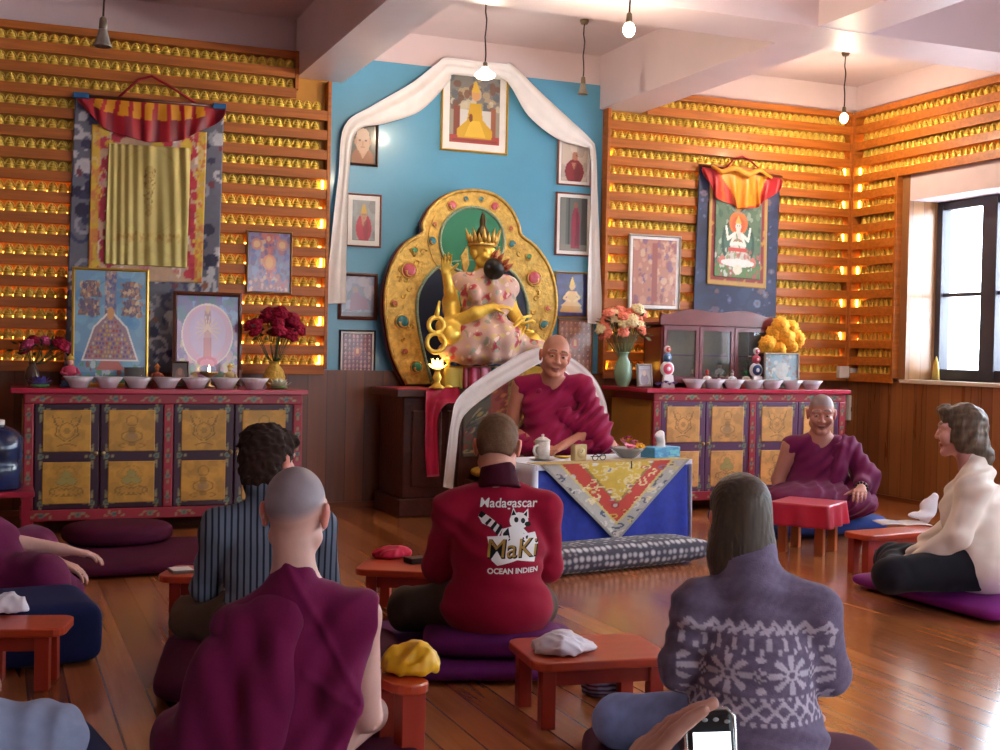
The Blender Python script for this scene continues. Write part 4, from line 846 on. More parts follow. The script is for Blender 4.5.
for px, lab, c3 in ((746, 'figurine with green head in front of the glass cabinet', ('9C3A30', 'C8B4A0', '2E7A4C', '3A8A58')), (707, 'low figurine with red cap in front of the glass cabinet', ('B8A8A0', 'D8C8C0', 'C84A38', 'B83020')), (719, 'small dark and white figurine before the middle pane of the glass cabinet', ('C8B8B0', 'D0C0B8', '6A4A40', '4A3830')), (770, 'small white figurine before the last pane of the glass cabinet', ('8A8490', 'C8C4CC', 'C8B8B0', '7A7A84'))):
    figurine(px if px < 770 else 732, 7.93, .14 if px != 719 else .11, c3, 'small '+lab if not lab.startswith('small') else lab)
def wheel_offering(px, Y, label, cols):
    p = atY(px, 380, Y); R = empty('disc_ornament', (p.x, Y, CT(px)+.001), 0, label, 'ornament'); AX = Matrix(((1, 0, 0), (0, 0, -1), (0, 1, 0)))
    W_ = mat('offering_white', 'E4DCDC', .5); MB().prism([(-.05, 0), (.05, 0), (.035, .09), (-.035, .09)], -.012, .012).build('base', W_, R)
    for i, (z, r) in enumerate(((.135, .055), (.215, .034), (.275, .026))):
        MB().lathe([(0, -.012), (r, -.01), (r, .0), (0, .0)], (0, .012, z), 20, ax=AX).build('disc', W_ if i != 1 else mat('ow'+cols[1], cols[1], .5), R)
        MB().lathe([(0, 0), (r*.72, .0), (r*.7, .006), (0, .007)], (0, .002, z), 18, ax=AX).build('disc_face', mat('ow'+cols[i], cols[i], .45), R)
        MB().ball((0, -.008, z), r*.3, 8, (1, .5, 1)).build('disc_boss', W_, R)
wheel_offering(668, 7.86, 'tall offering ornament with pink disc at the vase end of the purple door cabinet', ('D0506A', '5A7AA0', 'D85A40'))
wheel_offering(757, 7.88, 'offering ornament with dark blue disc beside the leaning thangka print', ('2C3E70', 'C04A5A', 'D05A6A'))
c = Cv(24, 30, (150, 130, 130)); c.ell(.5, .3, .35, .3, (110, 70, 80)); c.ell(.5, .62, .15, .15, (190, 150, 130)); c.rect(0, .85, 1, 1, (170, 160, 160))
framed((637, 364, 652, 386), 7.9, .012, M_FRS, c, 'small silver framed photo beside the pale green vase', .004, foot=CTZR+.002, lean=-.12, prop=True)
c = Cv(50, 60, (120, 140, 150)); c.blot(141, [(90, 120, 110), (150, 160, 166), (130, 100, 90), (190, 180, 170)], 110, .03, .06, al=.85); c.ell(.5, .5, .2, .25, (170, 160, 150), .7)
framed((765, 353, 798, 386), 7.845, .012, M_FRS, c, 'silver framed greenish thangka print leaning beside the glass cabinet', foot=CTZR+.003, lean=-.05, prop=True, rz=-.06)
c = Cv(30, 26, (74, 46, 36)); c.ell(.5, .45, .3, .32, (120, 70, 50)); c.ell(.5, .6, .14, .16, (150, 100, 74))
framed((171, 361, 189, 380), 7.9, .01, M_FRB, c, 'tiny brown framed picture between the two standing prints', foot=CTZ+.002, lean=-.1, prop=True)
p = atY(665, 380, 7.82); mb = MB(); [flower_head(mb, (p.x-.05+.035*k, 7.84+.012*(k % 2), CTZR+.02+.008*(k % 3)), .03, 6, 2) for k in range(5)]
o = mb.build('flower_sprig', mat('lilac_petals', '7C6CA8', .6, var=.2)); tag(o, 'small lilac flower sprig lying before the silver framed photo', 'flowers')
def candle(px, Y, label):
    p = atY(px, 380, Y); R = empty('butter_lamp', (p.x, Y, CT(px)+.001), 0, label, 'candle')
    MB().lathe([(.035, 0), (.04, .004), (.012, .02), (.012, .06), (.055, .085), (.058, .1), (.05, .098), (0, .092)], n=20).build('cup', M_KNOB, R)
    MB().lathe([(.002, .094), (.009, .104), (.007, .12), (0, .14)], n=10).build('flame', mat('candle_flame', 'FFE0A0', .5, emit=25, ecol=(255, 210, 130), var=0), R)
candle(209, 7.98, 'small lit butter lamp before the lilac print')
p = atY(134, 380, 7.9); o = MB().lathe([(.05, 0), (.055, .01), (.06, .12), (.056, .12), (.05, .012), (0, .01)], n=20).build('glass_tumbler', mat('clear_glass', 'EEF4F8', .05, trans=.9, var=0)); o.location = (p.x, 7.9, CTZ+.001); tag(o, 'clear glass tumbler before the blue thangka print', 'glass')
# ---------------------------------------------------------------- glass fronted cabinet on the lightened door cabinet
gx0, gx1 = atY(661, 350, 8.03).x, atY(769, 350, 8.03).x; gw = gx1-gx0; gh = atY(715, 326, 8.03).z-CTZR
G = empty('glass_cabinet', ((gx0+gx1)/2, 8.03, CTZR+.001), 0, 'dark red wooden display cabinet with three glass doors and a wavy crest', 'cabinet')
M_GW = mat('dark_red_wood', '6E2A28', .35, var=.15, coat=.3); M_GW2 = mat('purplish_door_wood', '72383C', .35, var=.12, coat=.3); M_GB = mat('dim_gold_lining', '8A6E34', .5, var=.2)
h = gw/2; D = .26; mb = MB(); mb.b2((-h, 0, 0), (-h+.018, D, gh)).b2((h-.018, 0, 0), (h, D, gh)).b2((-h, 0, 0), (h, D, .03)).b2((-h, 0, gh-.02), (h, D, gh)).b2((-h, 0, .0), (h, .02, .05)); mb.build('case', M_GW, G); bx('back', (-h, D-.012, 0), (h, D, gh), M_GB, G)
bx('shelf', (-h+.02, .03, gh*.5), (h-.02, D-.02, gh*.5+.01), M_GW, G)
cr = [(h+.02, gh), (h+.02, gh+.05)]+[(h*math.cos(a)*1.02, gh+.06+.05*abs(math.sin(a))**.7+.012*math.cos(6*a)) for a in [PI*k/24 for k in range(1, 24)]]+[(-h-.02, gh+.05), (-h-.02, gh)]
MB().prism(cr[::-1], -.022, .005).build('crest', M_GW, G); bx('cornice', (-h-.02, -.02, gh-.005), (h+.02, D, gh+.02), M_GW, G, .004)
M_CGL = mat('cabinet_glass', 'F6FAFA', .02, trans=.95, var=0, ior=1.3)
for k in range(3):
    a = -h+.012+k*(gw-.024)/3; b = a+(gw-.024)/3-.006; d = MB(); f = .028
    d.b2((a, -.02, .05), (a+f, 0, gh-.012)).b2((b-f, -.02, .05), (b, 0, gh-.012)).b2((a+f, -.02, .05), (b-f, 0, .05+f)).b2((a+f, -.02, gh-.012-f), (b-f, 0, gh-.012)); d = d.build('door', M_GW2, G)
    bx('pane', (a+f-.002, -.012, .05+f-.002), (b-f+.002, -.009, gh-.01-f), M_CGL, d)
for k, (dx, z_, cols, lab) in enumerate(((-.36, .032, ('C89C3C', 'D8B058', 'D8B058', 'E0C060'), 'small gold figurine behind the glass pane next to the green vase'), (-.08, .032, ('4A6A8A', 'C8A050', 'C8A070', '8A3A30'), 'small blue based figurine behind the middle glass pane'), (.12, .032, ('8A2A2A', 'D0C0A8', 'C8A080', '3A5A4A'), 'small pale robed figurine behind the middle glass pane'), (.34, .032, ('6A5A4A', '8A8478', 'A8988A', 'C0B080'), 'small grey figurine behind the last glass pane'))):
    f = figurine(715, 8.17, .17, cols, lab, CTZR+z_); f.location.x = G.location.x+dx*gw/.9
# ---------------------------------------------------------------- great statue: carved halo
YH = 8.40
o = atY(468, 384, YH); HALO = empty('carved_halo', o, 0, 'huge gilded carved halo with round jewels behind the deity statue', 'halo')
def HP(x, y, Y=YH): q = atY(x, y, Y)-o; return (q.x, q.z)
out = [(405, 384), (392, 358), (385, 325), (383.5, 295), (390, 266), (403, 245), (421, 234), (421, 224), (430, 208), (447, 195.5), (470, 191), (492, 195.5), (508, 209), (516, 225), (519, 236), (533, 247), (546, 266), (553, 290), (553, 316), (546, 340), (536, 362), (530, 384)]
def smooth(pts, n=4, closed=True):
    P = [Vector(p) for p in pts]; m = len(P); r = []
    for i in range(m if closed else m-1):
        p0, p1, p2, p3 = (P[(i-1) % m], P[i], P[(i+1) % m], P[(i+2) % m]) if closed else (P[max(i-1, 0)], P[i], P[i+1], P[min(i+2, m-1)])
        for k in range(n): t = k/n; r.append(.5*(2*p1+(p2-p0)*t+(2*p0-5*p1+4*p2-p3)*t*t+(3*p1-p0-3*p2+p3)*t**3))
    return r
ol = [tuple(p) for p in smooth([HP(*p) for p in out], 3, False)]+[HP(530, 384)]; ol = ol[::-1]
cen = Vector(HP(468, 300)); grow = lambda pts, s: [tuple(cen+(Vector(p)-cen)*s) for p in pts]
MB().prism(grow(ol, 1.018), -.0, .05).build('back_plate', mat('maroon_edge_paint', '6E1C2C', .4), HALO)
MB().prism(ol, -.045, .0).build('gilded_rim', M_GOLDP, HALO)
body = [(430, 384), (421, 350), (415, 315), (417, 292), (429, 273), (450, 262), (490, 262), (513, 276), (524, 300), (525, 320), (520, 350), (510, 384)]
bl = [tuple(p) for p in smooth([HP(*p) for p in body], 4, False)]+[HP(510, 384)]; MB().prism(bl[::-1], -.05, -.044).build('body_field', mat('night_blue_paint', '141C34', .45), HALO)
ring = [HP(469+43*math.cos(2*PI*k/40), 240+44*math.sin(2*PI*k/40)) for k in range(40)]; MB().prism(ring[::-1], -.056, -.044).build('head_ring', M_GOLDP, HALO)
disc = [HP(469+32*math.cos(2*PI*k/40), 241+33*math.sin(2*PI*k/40)) for k in range(40)]; MB().prism(disc[::-1], -.06, -.05).build('head_field', mat('jade_green_paint', '2E7A58', .4, var=.06), HALO)
M_BEAD = mat('grey_green_beading', '8C9C80', .45, var=.3, scale=90, bump=.6, bscale=120)
MB().tube([(x, -.06, z) for x, z in disc], .012, 8, True).build('beading', M_BEAD, HALO); MB().tube([(x, -.05, z) for x, z in bl], .012, 8).build('beading', M_BEAD, HALO)
MB().tube([(x, -.045, z) for x, z in ol], .013, 8).build('rim_moulding', M_GOLDP, HALO)
JW = {'p': mat('pink_jewel', 'C05060', .3, coat=.6, var=.15), 't': mat('teal_jewel', '2E7884', .3, coat=.6, var=.15), 'g': mat('green_jewel', '3C8C64', .3, coat=.6, var=.15), 'r': mat('red_jewel', 'B8604C', .35, coat=.5, var=.15)}
for x, y, r, k in ((260, 80, 20, 'p'), (312, 55, 12, 't'), (370, 57, 12, 't'), (420, 85, 20, 'p'), (195, 150, 11, 'r'), (187, 212, 18, 't'), (480, 167, 12, 'r'), (485, 225, 18, 't'), (120, 248, 14, 'g'), (100, 322, 30, 'p'), (548, 272, 14, 'g'), (567, 352, 30, 'p'), (45, 445, 14, 'r'), (75, 513, 27, 't'), (85, 625, 14, 'r'), (128, 683, 23, 'g'), (618, 465, 14, 'r'), (604, 525, 20, 't')):
    x_, z_ = HP(380+x/3.75, 185+y/3.75); q = r/3.75*.0066
    j = MB().ball((x_, -.052, z_), q, 14, (1, .5, 1)).build('jewel', JW[k], HALO); sg = 1 if x > 330 else -1
    MB().tube([(x_+q*1.02*math.cos(a), -.056, z_+q*1.02*math.sin(a)) for a in [PI*2*i/14 for i in range(14)]], q*.16, 6, True).build('jewel_rim', M_GOLDP, j)
    MB().tube([(x_+q*t*math.cos(a)*-sg, -.066, z_-q*t*math.sin(a)) for a, t in [(.4+i*.45, 1.0-.1*i) for i in range(7)]], [q*.05+q*.035*i for i in range(7)], 6).build('jewel_swirl', M_GOLDP, j)
for s in range(46):                                         # carved scrolls in the gilding
    rr = random.Random(200+s); t = rr.choice(ol[4:-4]); f = rr.uniform(.72, .93); x_, z_ = cen+(Vector(t)-cen)*f; z_ = max(z_, .02); q = rr.uniform(.018, .03); d = rr.choice((-1, 1)); a0 = rr.uniform(0, 6)
    if (Vector((x_, z_))-Vector(HP(469, 241))).length < .24 or abs(x_-HP(469, 300)[0]) < .3 and z_ < HP(469, 262)[1]: continue
    MB().tube([(x_+q*(1-i/8)*math.cos(a0+d*i*.8), -.047, z_+q*(1-i/8)*math.sin(a0+d*i*.8)) for i in range(7)], [.009-.0008*i for i in range(7)], 6).build('carved_scroll', M_GOLDP, HALO)
# ---------------------------------------------------------------- the deity statue
def VA(x, y, Y): return np.array(atY(x, y, Y))
YD = 8.02; so = np.array(atY(488, 362, YD)); 
def DP(x, y, dy=0.0): return VA(380+x/3.75, 185+y/3.75, YD+dy)-so
S = Sdf(.007)
DH = Head(DP(384, 258, -.05), .95, 152, 4, 0); head_sdf(S, DH)
S.cone(DP(385, 300, 0), .048, DP(382, 345, 0), .06, .03); S.cone(DP(300, 385), .062, DP(478, 390), .062, .05); S.ell(DP(390, 440, .02), (.17, .12, .2), .06); S.ell(DP(400, 560, .03), (.2, .15, .15), .06)
S.chain([DP(300, 385), DP(262, 440, -.05), DP(262, 400, -.1), DP(248, 330, -.12)], [.055, .05, .038, .03], .02); hand_sdf(S, DP(247, 336, -.12), (-.08, -.25, 1), (.3, 1, .2), 1, .92, .45, .1)
S.chain([DP(296, 400), DP(268, 470, -.06), DP(275, 520, -.12), DP(360, 480, -.22), DP(425, 458, -.23)], [.055, .055, .05, .042, .03], .02); hand_sdf(S, DP(418, 460, -.23), (1, -.2, .12), (0, -.4, 1), -1, .85, .4, .1)
S.chain([DP(480, 395), DP(484, 450, -.06), DP(520, 510, -.12), DP(530, 535, -.15)], [.055, .05, .04, .03], .02); S.ell(DP(520, 545, -.17), (.03, .025, .035), .015)
S.chain([DP(360, 590), DP(260, 560, -.16), DP(235, 530, -.1)], [.1, .07, .05], .04); S.chain([DP(440, 590), DP(560, 590, -.1), DP(600, 600, -.05)], [.1, .07, .045], .04)
ST = S.build('deity_statue', M_GOLD); ST.location = so; tag(ST, 'large gilded seated deity statue embracing a consort, dressed in pink flowered cloth', 'statue')
def flowery(V):
    r = np.random.RandomState(4); base = np.array((200, 160, 146))[None]+np.zeros((len(V), 3)); n = fnoise(V[:, 0], V[:, 1], V[:, 2], 18, 3); base += n[:, None]*np.array((14, 18, 20)); 
    x, y, z = V.T; n1 = fnoise(x, y, z, 62, 11); n2 = fnoise(x, y, z, 75, 12); n3 = fnoise(x, y, z, 110, 13)
    base[(n1 > .3)] = (186, 104, 100); base[(n1 > .46)] = (168, 60, 70); base[(n2 > .38)] = (206, 172, 120); base[(n3 > .45)] = (226, 196, 180); base[(n2 < -.48)] = (150, 150, 130)
    return base
fold = lambda f, a, s, ax=(1, 0, 0): (lambda X, Y, Z: a*np.sin(f*(ax[0]*X+ax[1]*Y+ax[2]*Z)+2.5*fnoise(X, Y, Z, 9, s))+a*.7*fnoise(X, Y, Z, 26, s+1))
M_FLOWC = matc('pink_flowered_cloth', .6, var=.06, sheen=.06)
S = Sdf(.007); S.ell(DP(395, 425, -.06), (.205, .15, .16), .05); S.chain([DP(300, 372, -.02), DP(390, 360, -.06), DP(485, 385, -.02)], .078, .04); S.ell(DP(395, 575, -.1), (.27, .2, .16), .08); S.ell(DP(300, 620, -.12), (.15, .13, .085), .06); S.ell(DP(540, 610, -.08), (.19, .13, .08), .06); S.ell(DP(380, 640, -.12), (.25, .15, .06), .05)
S.ell(DP(355, 405, -.2), (.05, .04, .055), .03); S.ell(DP(425, 410, -.2), (.05, .04, .055), .03)
S.build('robe', M_FLOWC, ST, fold(34, .006, 7, (1, 0, .3)), flowery)
S = Sdf(.006); hc = DP(428, 314, -.2); S.ell(hc, (.072, .072, .074), .02); S.ell(hc+np.array((-.01, -.05, .01)), (.04, .04, .04), .03); S.build('consort_hair', mat('black_painted_hair', '1A1614', .5), ST)
mb = MB()
for k in range(9):
    a = 2*PI*k/9; Rk = Euler((0, .75, 0)).to_matrix(); q_ = Vector(hc)+Rk @ Vector((.058*math.cos(a), .058*math.sin(a), .045)); mb.lathe([(.012, 0), (.017, .02), (.009, .045), (0, .07)], q_, 6, ax=Rk @ Euler((.35*-math.sin(a), .35*math.cos(a), 0)).to_matrix())
mb.tube([Vector(hc)+Euler((0, .75, 0)).to_matrix() @ Vector((.06*math.cos(a), .06*math.sin(a), .045)) for a in [2*PI*k/16 for k in range(16)]], .009, 6, True)
mb.build('consort_crown', mat('red_gold_crown', '9C4A2A', .45, .3, var=.3, scale=60), ST)
mb = MB(); kc = DP(384, 225, -.05)
mb.tube([kc+np.array((.088*math.cos(a), .092*math.sin(a), 0)) for a in [2*PI*k/20 for k in range(20)]], .016, 8, True)
for k in range(11):
    a = -PI+.06+k*PI/10*1.0; c_ = kc+np.array((.088*math.cos(a), .092*math.sin(a), .0)); hh = .12 if k % 2 == 0 else .08
    mb.lathe([(.009, 0), (.018, hh*.35), (.008, hh*.7), (0, hh)], c_, 8, ax=Euler((.25*math.sin(a)*-1, .35*math.cos(a), 0)).to_matrix())
mb.build('crown', M_GOLDP, ST); MB().lathe([(.05, 0), (.055, .03), (.035, .07), (.02, .09), (.022, .13), (.012, .17), (0, .19)], DP(384, 205, -.03), 14).build('top_knot', mat('dark_bronze', '4A3C20', .4, .6), ST)
for x in (318, 440): MB().prism([(0, -.1), (.03, -.02), (.012, .1), (-.03, .03)], -.01, .01).build('ribbon_ornament', M_GOLDP, ST).location = DP(x, 285, -.02)
for x, y, dy in ((476, 440, -.05), (300, 428, -.03)):
    MB().lathe([(.062, -.05), (.066, 0), (.06, .05)], (0, 0, 0), 16).build('armlet', mat('jade_armlet', '3C8C74', .4), ST).location = DP(x, y, dy)
S_ = MB(); q = DP(210, 560, -.25)
for r, z in ((.052, .06), (.062, -.055)): S_.tube([q+np.array((r*math.cos(a), 0, z+r*math.sin(a))) for a in [2*PI*k/18 for k in range(18)]], .016, 8, True)
S_.tube([q+np.array((.0, 0, .11)), q+np.array((.03, .03, .22))], [.02, .008], 8); S_.build('staff_ring', M_GOLD, ST)
S_ = MB()
for k in range(5): a = k*1.25; S_.tube([DP(520+26*math.cos(a), 545+22*math.sin(a), -.2), DP(540+40*math.cos(a+.6), 530+34*math.sin(a+.6), -.2), DP(560+20*math.cos(a+1.3), 515+26*math.sin(a+1.3), -.18)], .011, 6)
S_.build('bell_ornament', M_GOLD, ST)
# ---------------------------------------------------------------- altar table and dressings under the statue
ax0, ax1, ay0 = atY(400, 400, 7.86).x, 3.62, 7.86; AH = .845
A = empty('altar_table', ((ax0+ax1)/2, ay0, 0), 0, 'dark brown carved altar table under the great statue', 'table'); h = (ax1-ax0)/2; M_ALT = mat('dark_carved_wood', '4A2016', .4, var=.25, scale=14, bump=.4, bscale=30, coat=.2)
bx('top', (-h-.03, -.03, AH-.05), (h+.03, .57, AH), M_ALT, A, .006); bx('body', (-h+.03, .02, .12), (h-.03, .55, AH-.05), M_ALT, A, .01); bx('plinth', (-h, -.01, 0), (h, .56, .12), M_ALT, A, .01)
for k in range(4): bx('carved_panel', (-h+.07+k*(2*h-.14)/4+.02, .0, .2), (-h+.07+(k+1)*(2*h-.14)/4-.02, .03, AH-.14), M_ALT, A, .008)
M_REDC = mat('crimson_satin', 'B4143C', .38, var=.1, sheen=.08, bump=.1, bscale=20)
cz = px_strip('red_cloth', [((438, 388), (459, 387), 7.825), ((427, 389), (459, 402), 7.82), ((425, 396), (446, 404), 7.815), ((425, 420), (438, 418), 7.81), ((425, 450), (438, 448), 7.81), ((427, 477), (439, 476), 7.81)], 7.82, M_REDC, None, 8, 6, .012, seed=3)
tag(cz, 'crimson satin cloth draped over the altar table corner', 'cloth')
tc = bx('altar_cloth', (ax0-.02, ay0-.02, AH+.001), (ax0+.3, ay0+.5, AH+.006), M_REDC); tag(tc, 'crimson cloth lying flat on the altar table top', 'cloth')
pd = MB(); cxp = float(so[0]); pd.lathe([(.34, 0), (.37, .03), (.32, .06), (.30, .1), (.34, .135), (.26, .15), (0, .15)], (cxp, 8.14, AH+.007), 32, sy=.5); pe = pd.build('statue_base', M_GOLDP); tag(pe, 'round gilded lotus base under the deity statue', 'pedestal')
ban = empty('altar_banner', (cxp, 7.88, AH+.008), 0, 'row of coloured cloth strips hanging before the statue base', 'cloth')
for k, (a, b, cc) in enumerate(((444, 463, 'B49A34'), (463, 470, '8E2034'), (470, 480, 'B0204C'), (480, 491, 'C06A80'), (491, 502, '3C8C7A'), (502, 514, '1E2430'))):
    xa, xb = atY(a, 370, 7.88).x-cxp, atY(b, 370, 7.88).x-cxp
    cv = Cv(4, 4, (0, 0, 0)); sheet('cloth_strip', Cv(8, 8, [int(cc[i:i+2], 16) for i in (0, 2, 4)]), xb-xa-.002, .145, M_SATIN, ban, .004, org=((xa+xb)/2, 0, .0), warp=lambda u, v: (0*u, -.006*np.sin(u*6), 0*u))
p = atY(437, 384, 7.85); R = empty('lotus_lamp', (p.x, 7.85, AH+.007), 0, 'glowing lotus lamp on a gold stem at the altar table corner', 'lamp')
MB().lathe([(.05, 0), (.055, .01), (.025, .03), (.02, .05), (.032, .075), (.02, .1), (.016, .12), (.03, .13), (0, .13)], n=18).build('stem', M_GOLD, R); mb = MB()
for l, (n, e) in enumerate(((9, .35), (8, .9))):
    for k in range(n):
        a = 2*PI*(k+.5*l)/n; d = Vector((math.cos(a)*math.cos(e), math.sin(a)*math.cos(e), math.sin(e))); s_ = Vector((-math.sin(a), math.cos(a), 0)); b = Vector((0, 0, .13)); q_ = .075
        mb.add([b, b+d*q_*.6+s_*q_*.3, b+d*q_*1.05+Vector((0, 0, .012)), b+d*q_*.6-s_*q_*.3, b+d*q_*.5-Vector((0, 0, .006))], [(0, 1, 4), (1, 2, 4), (2, 3, 4), (3, 0, 4)], True)
mb.build('shade', mat('glowing_petals', 'FFE49A', .4, emit=3.2, ecol=(255, 214, 120), var=0), R)
p = atY(448, 384, 7.89); R = empty('altar_lamp', (p.x, 7.89, AH+.007), 0, 'small glowing orange red lamp beside the lotus lamp', 'lamp'); MB().lathe([(.03, 0), (.035, .01), (.012, .03), (.012, .17), (.03, .19), (0, .19)], n=14).build('stem', M_GOLD, R)
MB().lathe([(.02, .185), (.045, .21), (.05, .245), (.03, .28), (0, .29)], n=12, flute=lambda a, z: .12*math.cos(6*a)).build('shade', mat('glowing_red_petals', 'FF5A20', .4, emit=2.2, ecol=(255, 90, 30), var=0), R)
# ---------------------------------------------------------------- throne
tx, ty = 3.20, 7.17; TR = empty('throne_chair', (tx, ty, 0), 0, 'high backed throne covered in patterned brocade behind the teaching table', 'chair')
bx('seat_box', (-.46, -.42, 0), (.46, .2, .31), M_ALT, TR, .01)
def soft(nm, c, d, m, parent=None, e=.35, n=28, rz=0, colfn=None, tuft=0, box=.55):
    """cushion: superellipsoid"""
    vs = []; fs = []; h = n//2; sp = lambda v, p: math.copysign(abs(v)**p, v)
    for i in range(h+1):
        t = -PI/2+PI*i/h
        for k in range(n):
            a = 2*PI*k/n; x = sp(math.cos(t), box)*sp(math.cos(a), e); y = sp(math.cos(t), box)*sp(math.sin(a), e); z = sp(math.sin(t), .25+box)
            vs.append((x*d[0]/2, y*d[1]/2, z*d[2]/2*(1-tuft*(1-min(1, x*x+y*y)))))
    for i in range(h):
        for k in range(n): fs.append((i*n+k, i*n+(k+1) % n, (i+1)*n+(k+1) % n, (i+1)*n+k))
    mb = MB(); mb.M = Matrix.Translation(c) @ Matrix.Rotation(rz, 4, 'Z'); mb.add(vs, fs, True); return mb.build(nm, m, parent)
soft('seat_cushion', (0, -.12, .36), (.9, .56, .1), mat('yellow_brocade', 'B48A28', .55, var=.3, scale=30), TR)
arc = [(-.5, .1), (.46, .1), (.46, .60), (.44, .76), (.34, .90), (.18, 1.0), (.02, 1.035), (-.12, .99), (-.3, .88), (-.46, .76), (-.5, .66)]
MB().prism(arc, .12, .17).build('backrest', M_ALT, TR)
c = Cv(90, 90, (92, 84, 70)); c.swirl(201, [(150, 136, 100), (60, 60, 56), (120, 60, 56)], 70, .05, .1, .014); c.blot(202, [(140, 60, 50), (60, 70, 60), (170, 140, 70)], 50, .02, .05, ring=True); c.rect(.2, 0, .32, 1, (150, 70, 56)); c.blot(203, [(190, 120, 60), (120, 40, 40)], 30, .02, .03, (.2, 0, .32, 1)); c.rect(.32, 0, .46, 1, (150, 124, 60)); c.blot(204, [(190, 160, 90), (120, 90, 50)], 40, .02, .03, (.32, 0, .46, 1), ring=True)
c.rect(.46, 0, .66, 1, (206, 166, 24)); c.blot(205, [(220, 180, 40), (190, 150, 20)], 20, .04, .08, (.46, 0, .66, 1), .5)
sheet('brocade_cover', c, .92, .28, M_BROC, TR, .01, org=(-.02, .105, .45), warp=lambda u, v: (0*u, -.006*np.sin(7*u), .29*v*np.clip(1-(2*u-1)**2, 0, 1)**.75))
sc = px_strip('throne_scarf', [((443, 487), (453, 489), 7.22), ((447, 450), (457, 452), 7.22), ((451, 420), (460, 424), 7.22), ((456, 400), (468, 411), 7.22), ((474, 383), (484, 398), 7.22), ((500, 366), (509, 381), 7.22), ((527, 351), (536, 365), 7.22), ((550, 348), (549, 362), 7.22), ((575, 360), (567, 374), 7.22), ((592, 375), (582, 389), 7.2), ((602, 392), (592, 400), 7.2), ((607, 412), (596, 414), 7.2), ((605, 440), (595, 440), 7.2), ((604, 465), (597, 465), 7.2)], 7.2, M_KHATA, None, 9, 5, .012, seed=5)
tag(sc, 'white silk scarf draped along the top edge of the throne', 'scarf')
# ---------------------------------------------------------------- teaching table
ta, tb_ = Vector((2.68, 6.07, 0)), Vector((3.735, 6.275, 0)); trz = math.atan2(tb_.y-ta.y, tb_.x-ta.x); TL = (tb_-ta).length; TD = .42; TH = .505
T = empty('teaching_table', (ta+tb_)/2, trz, 'low teaching table hung with royal blue cloth', 'table'); h = TL/2
tp = MB().b2((-h+.02, .02, TH-.03), (h-.02, TD-.02, TH-.006)); tp.build('tabletop', M_ALT, T)
for x in (-h+.05, h-.05):
    for y in (.05, TD-.05): bx('leg', (x-.025, y-.025, 0), (x+.025, y+.025, TH-.03), M_ALT, T)
M_BLUEV = mat('royal_blue_damask', '102C9A', .5, var=.25, scale=22, sheen=.1, bump=.15, bscale=30)
def drape(nm, pts, z0, z1, m, parent, wave=.006, fr=30, thick=.004):
    """hanging cloth following a plan polyline"""
    P = []
    for (a, b) in zip(pts[:-1], pts[1:]):
        L = (Vector(b)-Vector(a)).length; k = max(2, int(L/.02))
        for i in range(k): P.append(Vector(a).lerp(Vector(b), i/k))
    P.append(Vector(pts[-1])); n = len(P); rows = 10; V = []; s = 0
    for j in range(rows+1):
        f = j/rows; s = 0
        for i, p in enumerate(P):
            t = (P[min(i+1, n-1)]-P[max(i-1, 0)]).normalized(); nn = Vector((t.y, -t.x)); s += 0 if i == 0 else (P[i]-P[i-1]).length
            q = p+nn*(wave*(1-f)*(1+math.sin(fr*s+1.3*math.sin(4*s))))
            V.append((q.x, q.y, z0+(z1-z0)*f))
    V = np.array(V); I = np.arange(len(V)).reshape(rows+1, n); F = np.stack([I[:-1, :-1], I[:-1, 1:], I[1:, 1:], I[1:, :-1]], -1).reshape(-1, 4)
    o = mesh_np(nm, V, F, m, parent); md = o.modifiers.new('cloth', 'SOLIDIFY'); md.thickness = thick; md.offset = 0; return o
drape('blue_cloth', [(-h, TD), (-h, 0), (h, 0), (h, TD)], .015, TH, M_BLUEV, T, .008, 26)
M_WCL = mat('white_table_cloth', 'DCDCEC', .6, var=.05, sheen=.2, bump=.1, bscale=30)
WC = bx('table_cloth', (-h-.004, -.012, TH+.001), (h+.012, TD+.01, TH+.007), M_WCL); WC.location = T.location; WC.rotation_euler = (0, 0, trz); tag(WC, 'white cloth over the top and both ends of the blue teaching table', 'tablecloth')
drape('cloth_drop', [(h+.02, -.014), (h+.022, TD+.01)], .03, TH+.005, M_WCL, WC, .012, 30); drape('cloth_drop', [(-h-.022, TD+.01), (-h-.02, -.02), (-h+.006, -.022)], .03, TH+.005, M_WCL, WC, .008, 30); drape('cloth_edge', [(-h-.01, -.0215), (h+.015, -.0215)], TH-.022, TH+.006, M_WCL, WC, .001, 30)
# brocade triangle over the front
c = Cv(150, 120, (176, 168, 160)); X_, Y_ = c.X, c.Y; e = np.minimum(Y_-2*np.abs(X_-.5), 9)     # distance from slanted edges (0 at edge)
c.swirl(211, [(70, 84, 110), (206, 200, 190), (96, 90, 100)], 120, .03, .06, .008); c.blot(212, [(60, 76, 104), (190, 186, 180), (200, 180, 120)], 60, .015, .03, ring=True)
inn = e > .24; c.put(inn & (e < .5), (196, 60, 44)); c.put(inn & (e >= .5), (214, 176, 60)); c.put((np.abs(e-.24) < .02), (206, 186, 110)); c.put((np.abs(e-.5) < .02), (150, 120, 60))
c.blot(213, [(214, 170, 60), (190, 190, 180), (120, 110, 140), (150, 40, 40)], 70, .018, .032, ring=True, mask=inn & (e < .5)); c.blot(214, [(226, 200, 120), (196, 84, 60), (110, 110, 150), (224, 220, 210)], 70, .018, .035, ring=True, mask=e >= .5); c.swirl(215, [(226, 206, 150)], 40, .03, .05, .006, (.25, .5, .75, 1)); c.put(e < .045, (150, 146, 140))
bw = TL-.03; bo = 0
def tri(u, v):
    x = bo+(u-.5)*bw*np.maximum(v, .015); z = TH+.008-.445*(1-v); y = -.034-.004*np.sin(9*u+4*v); return np.stack([x, y, z], -1)
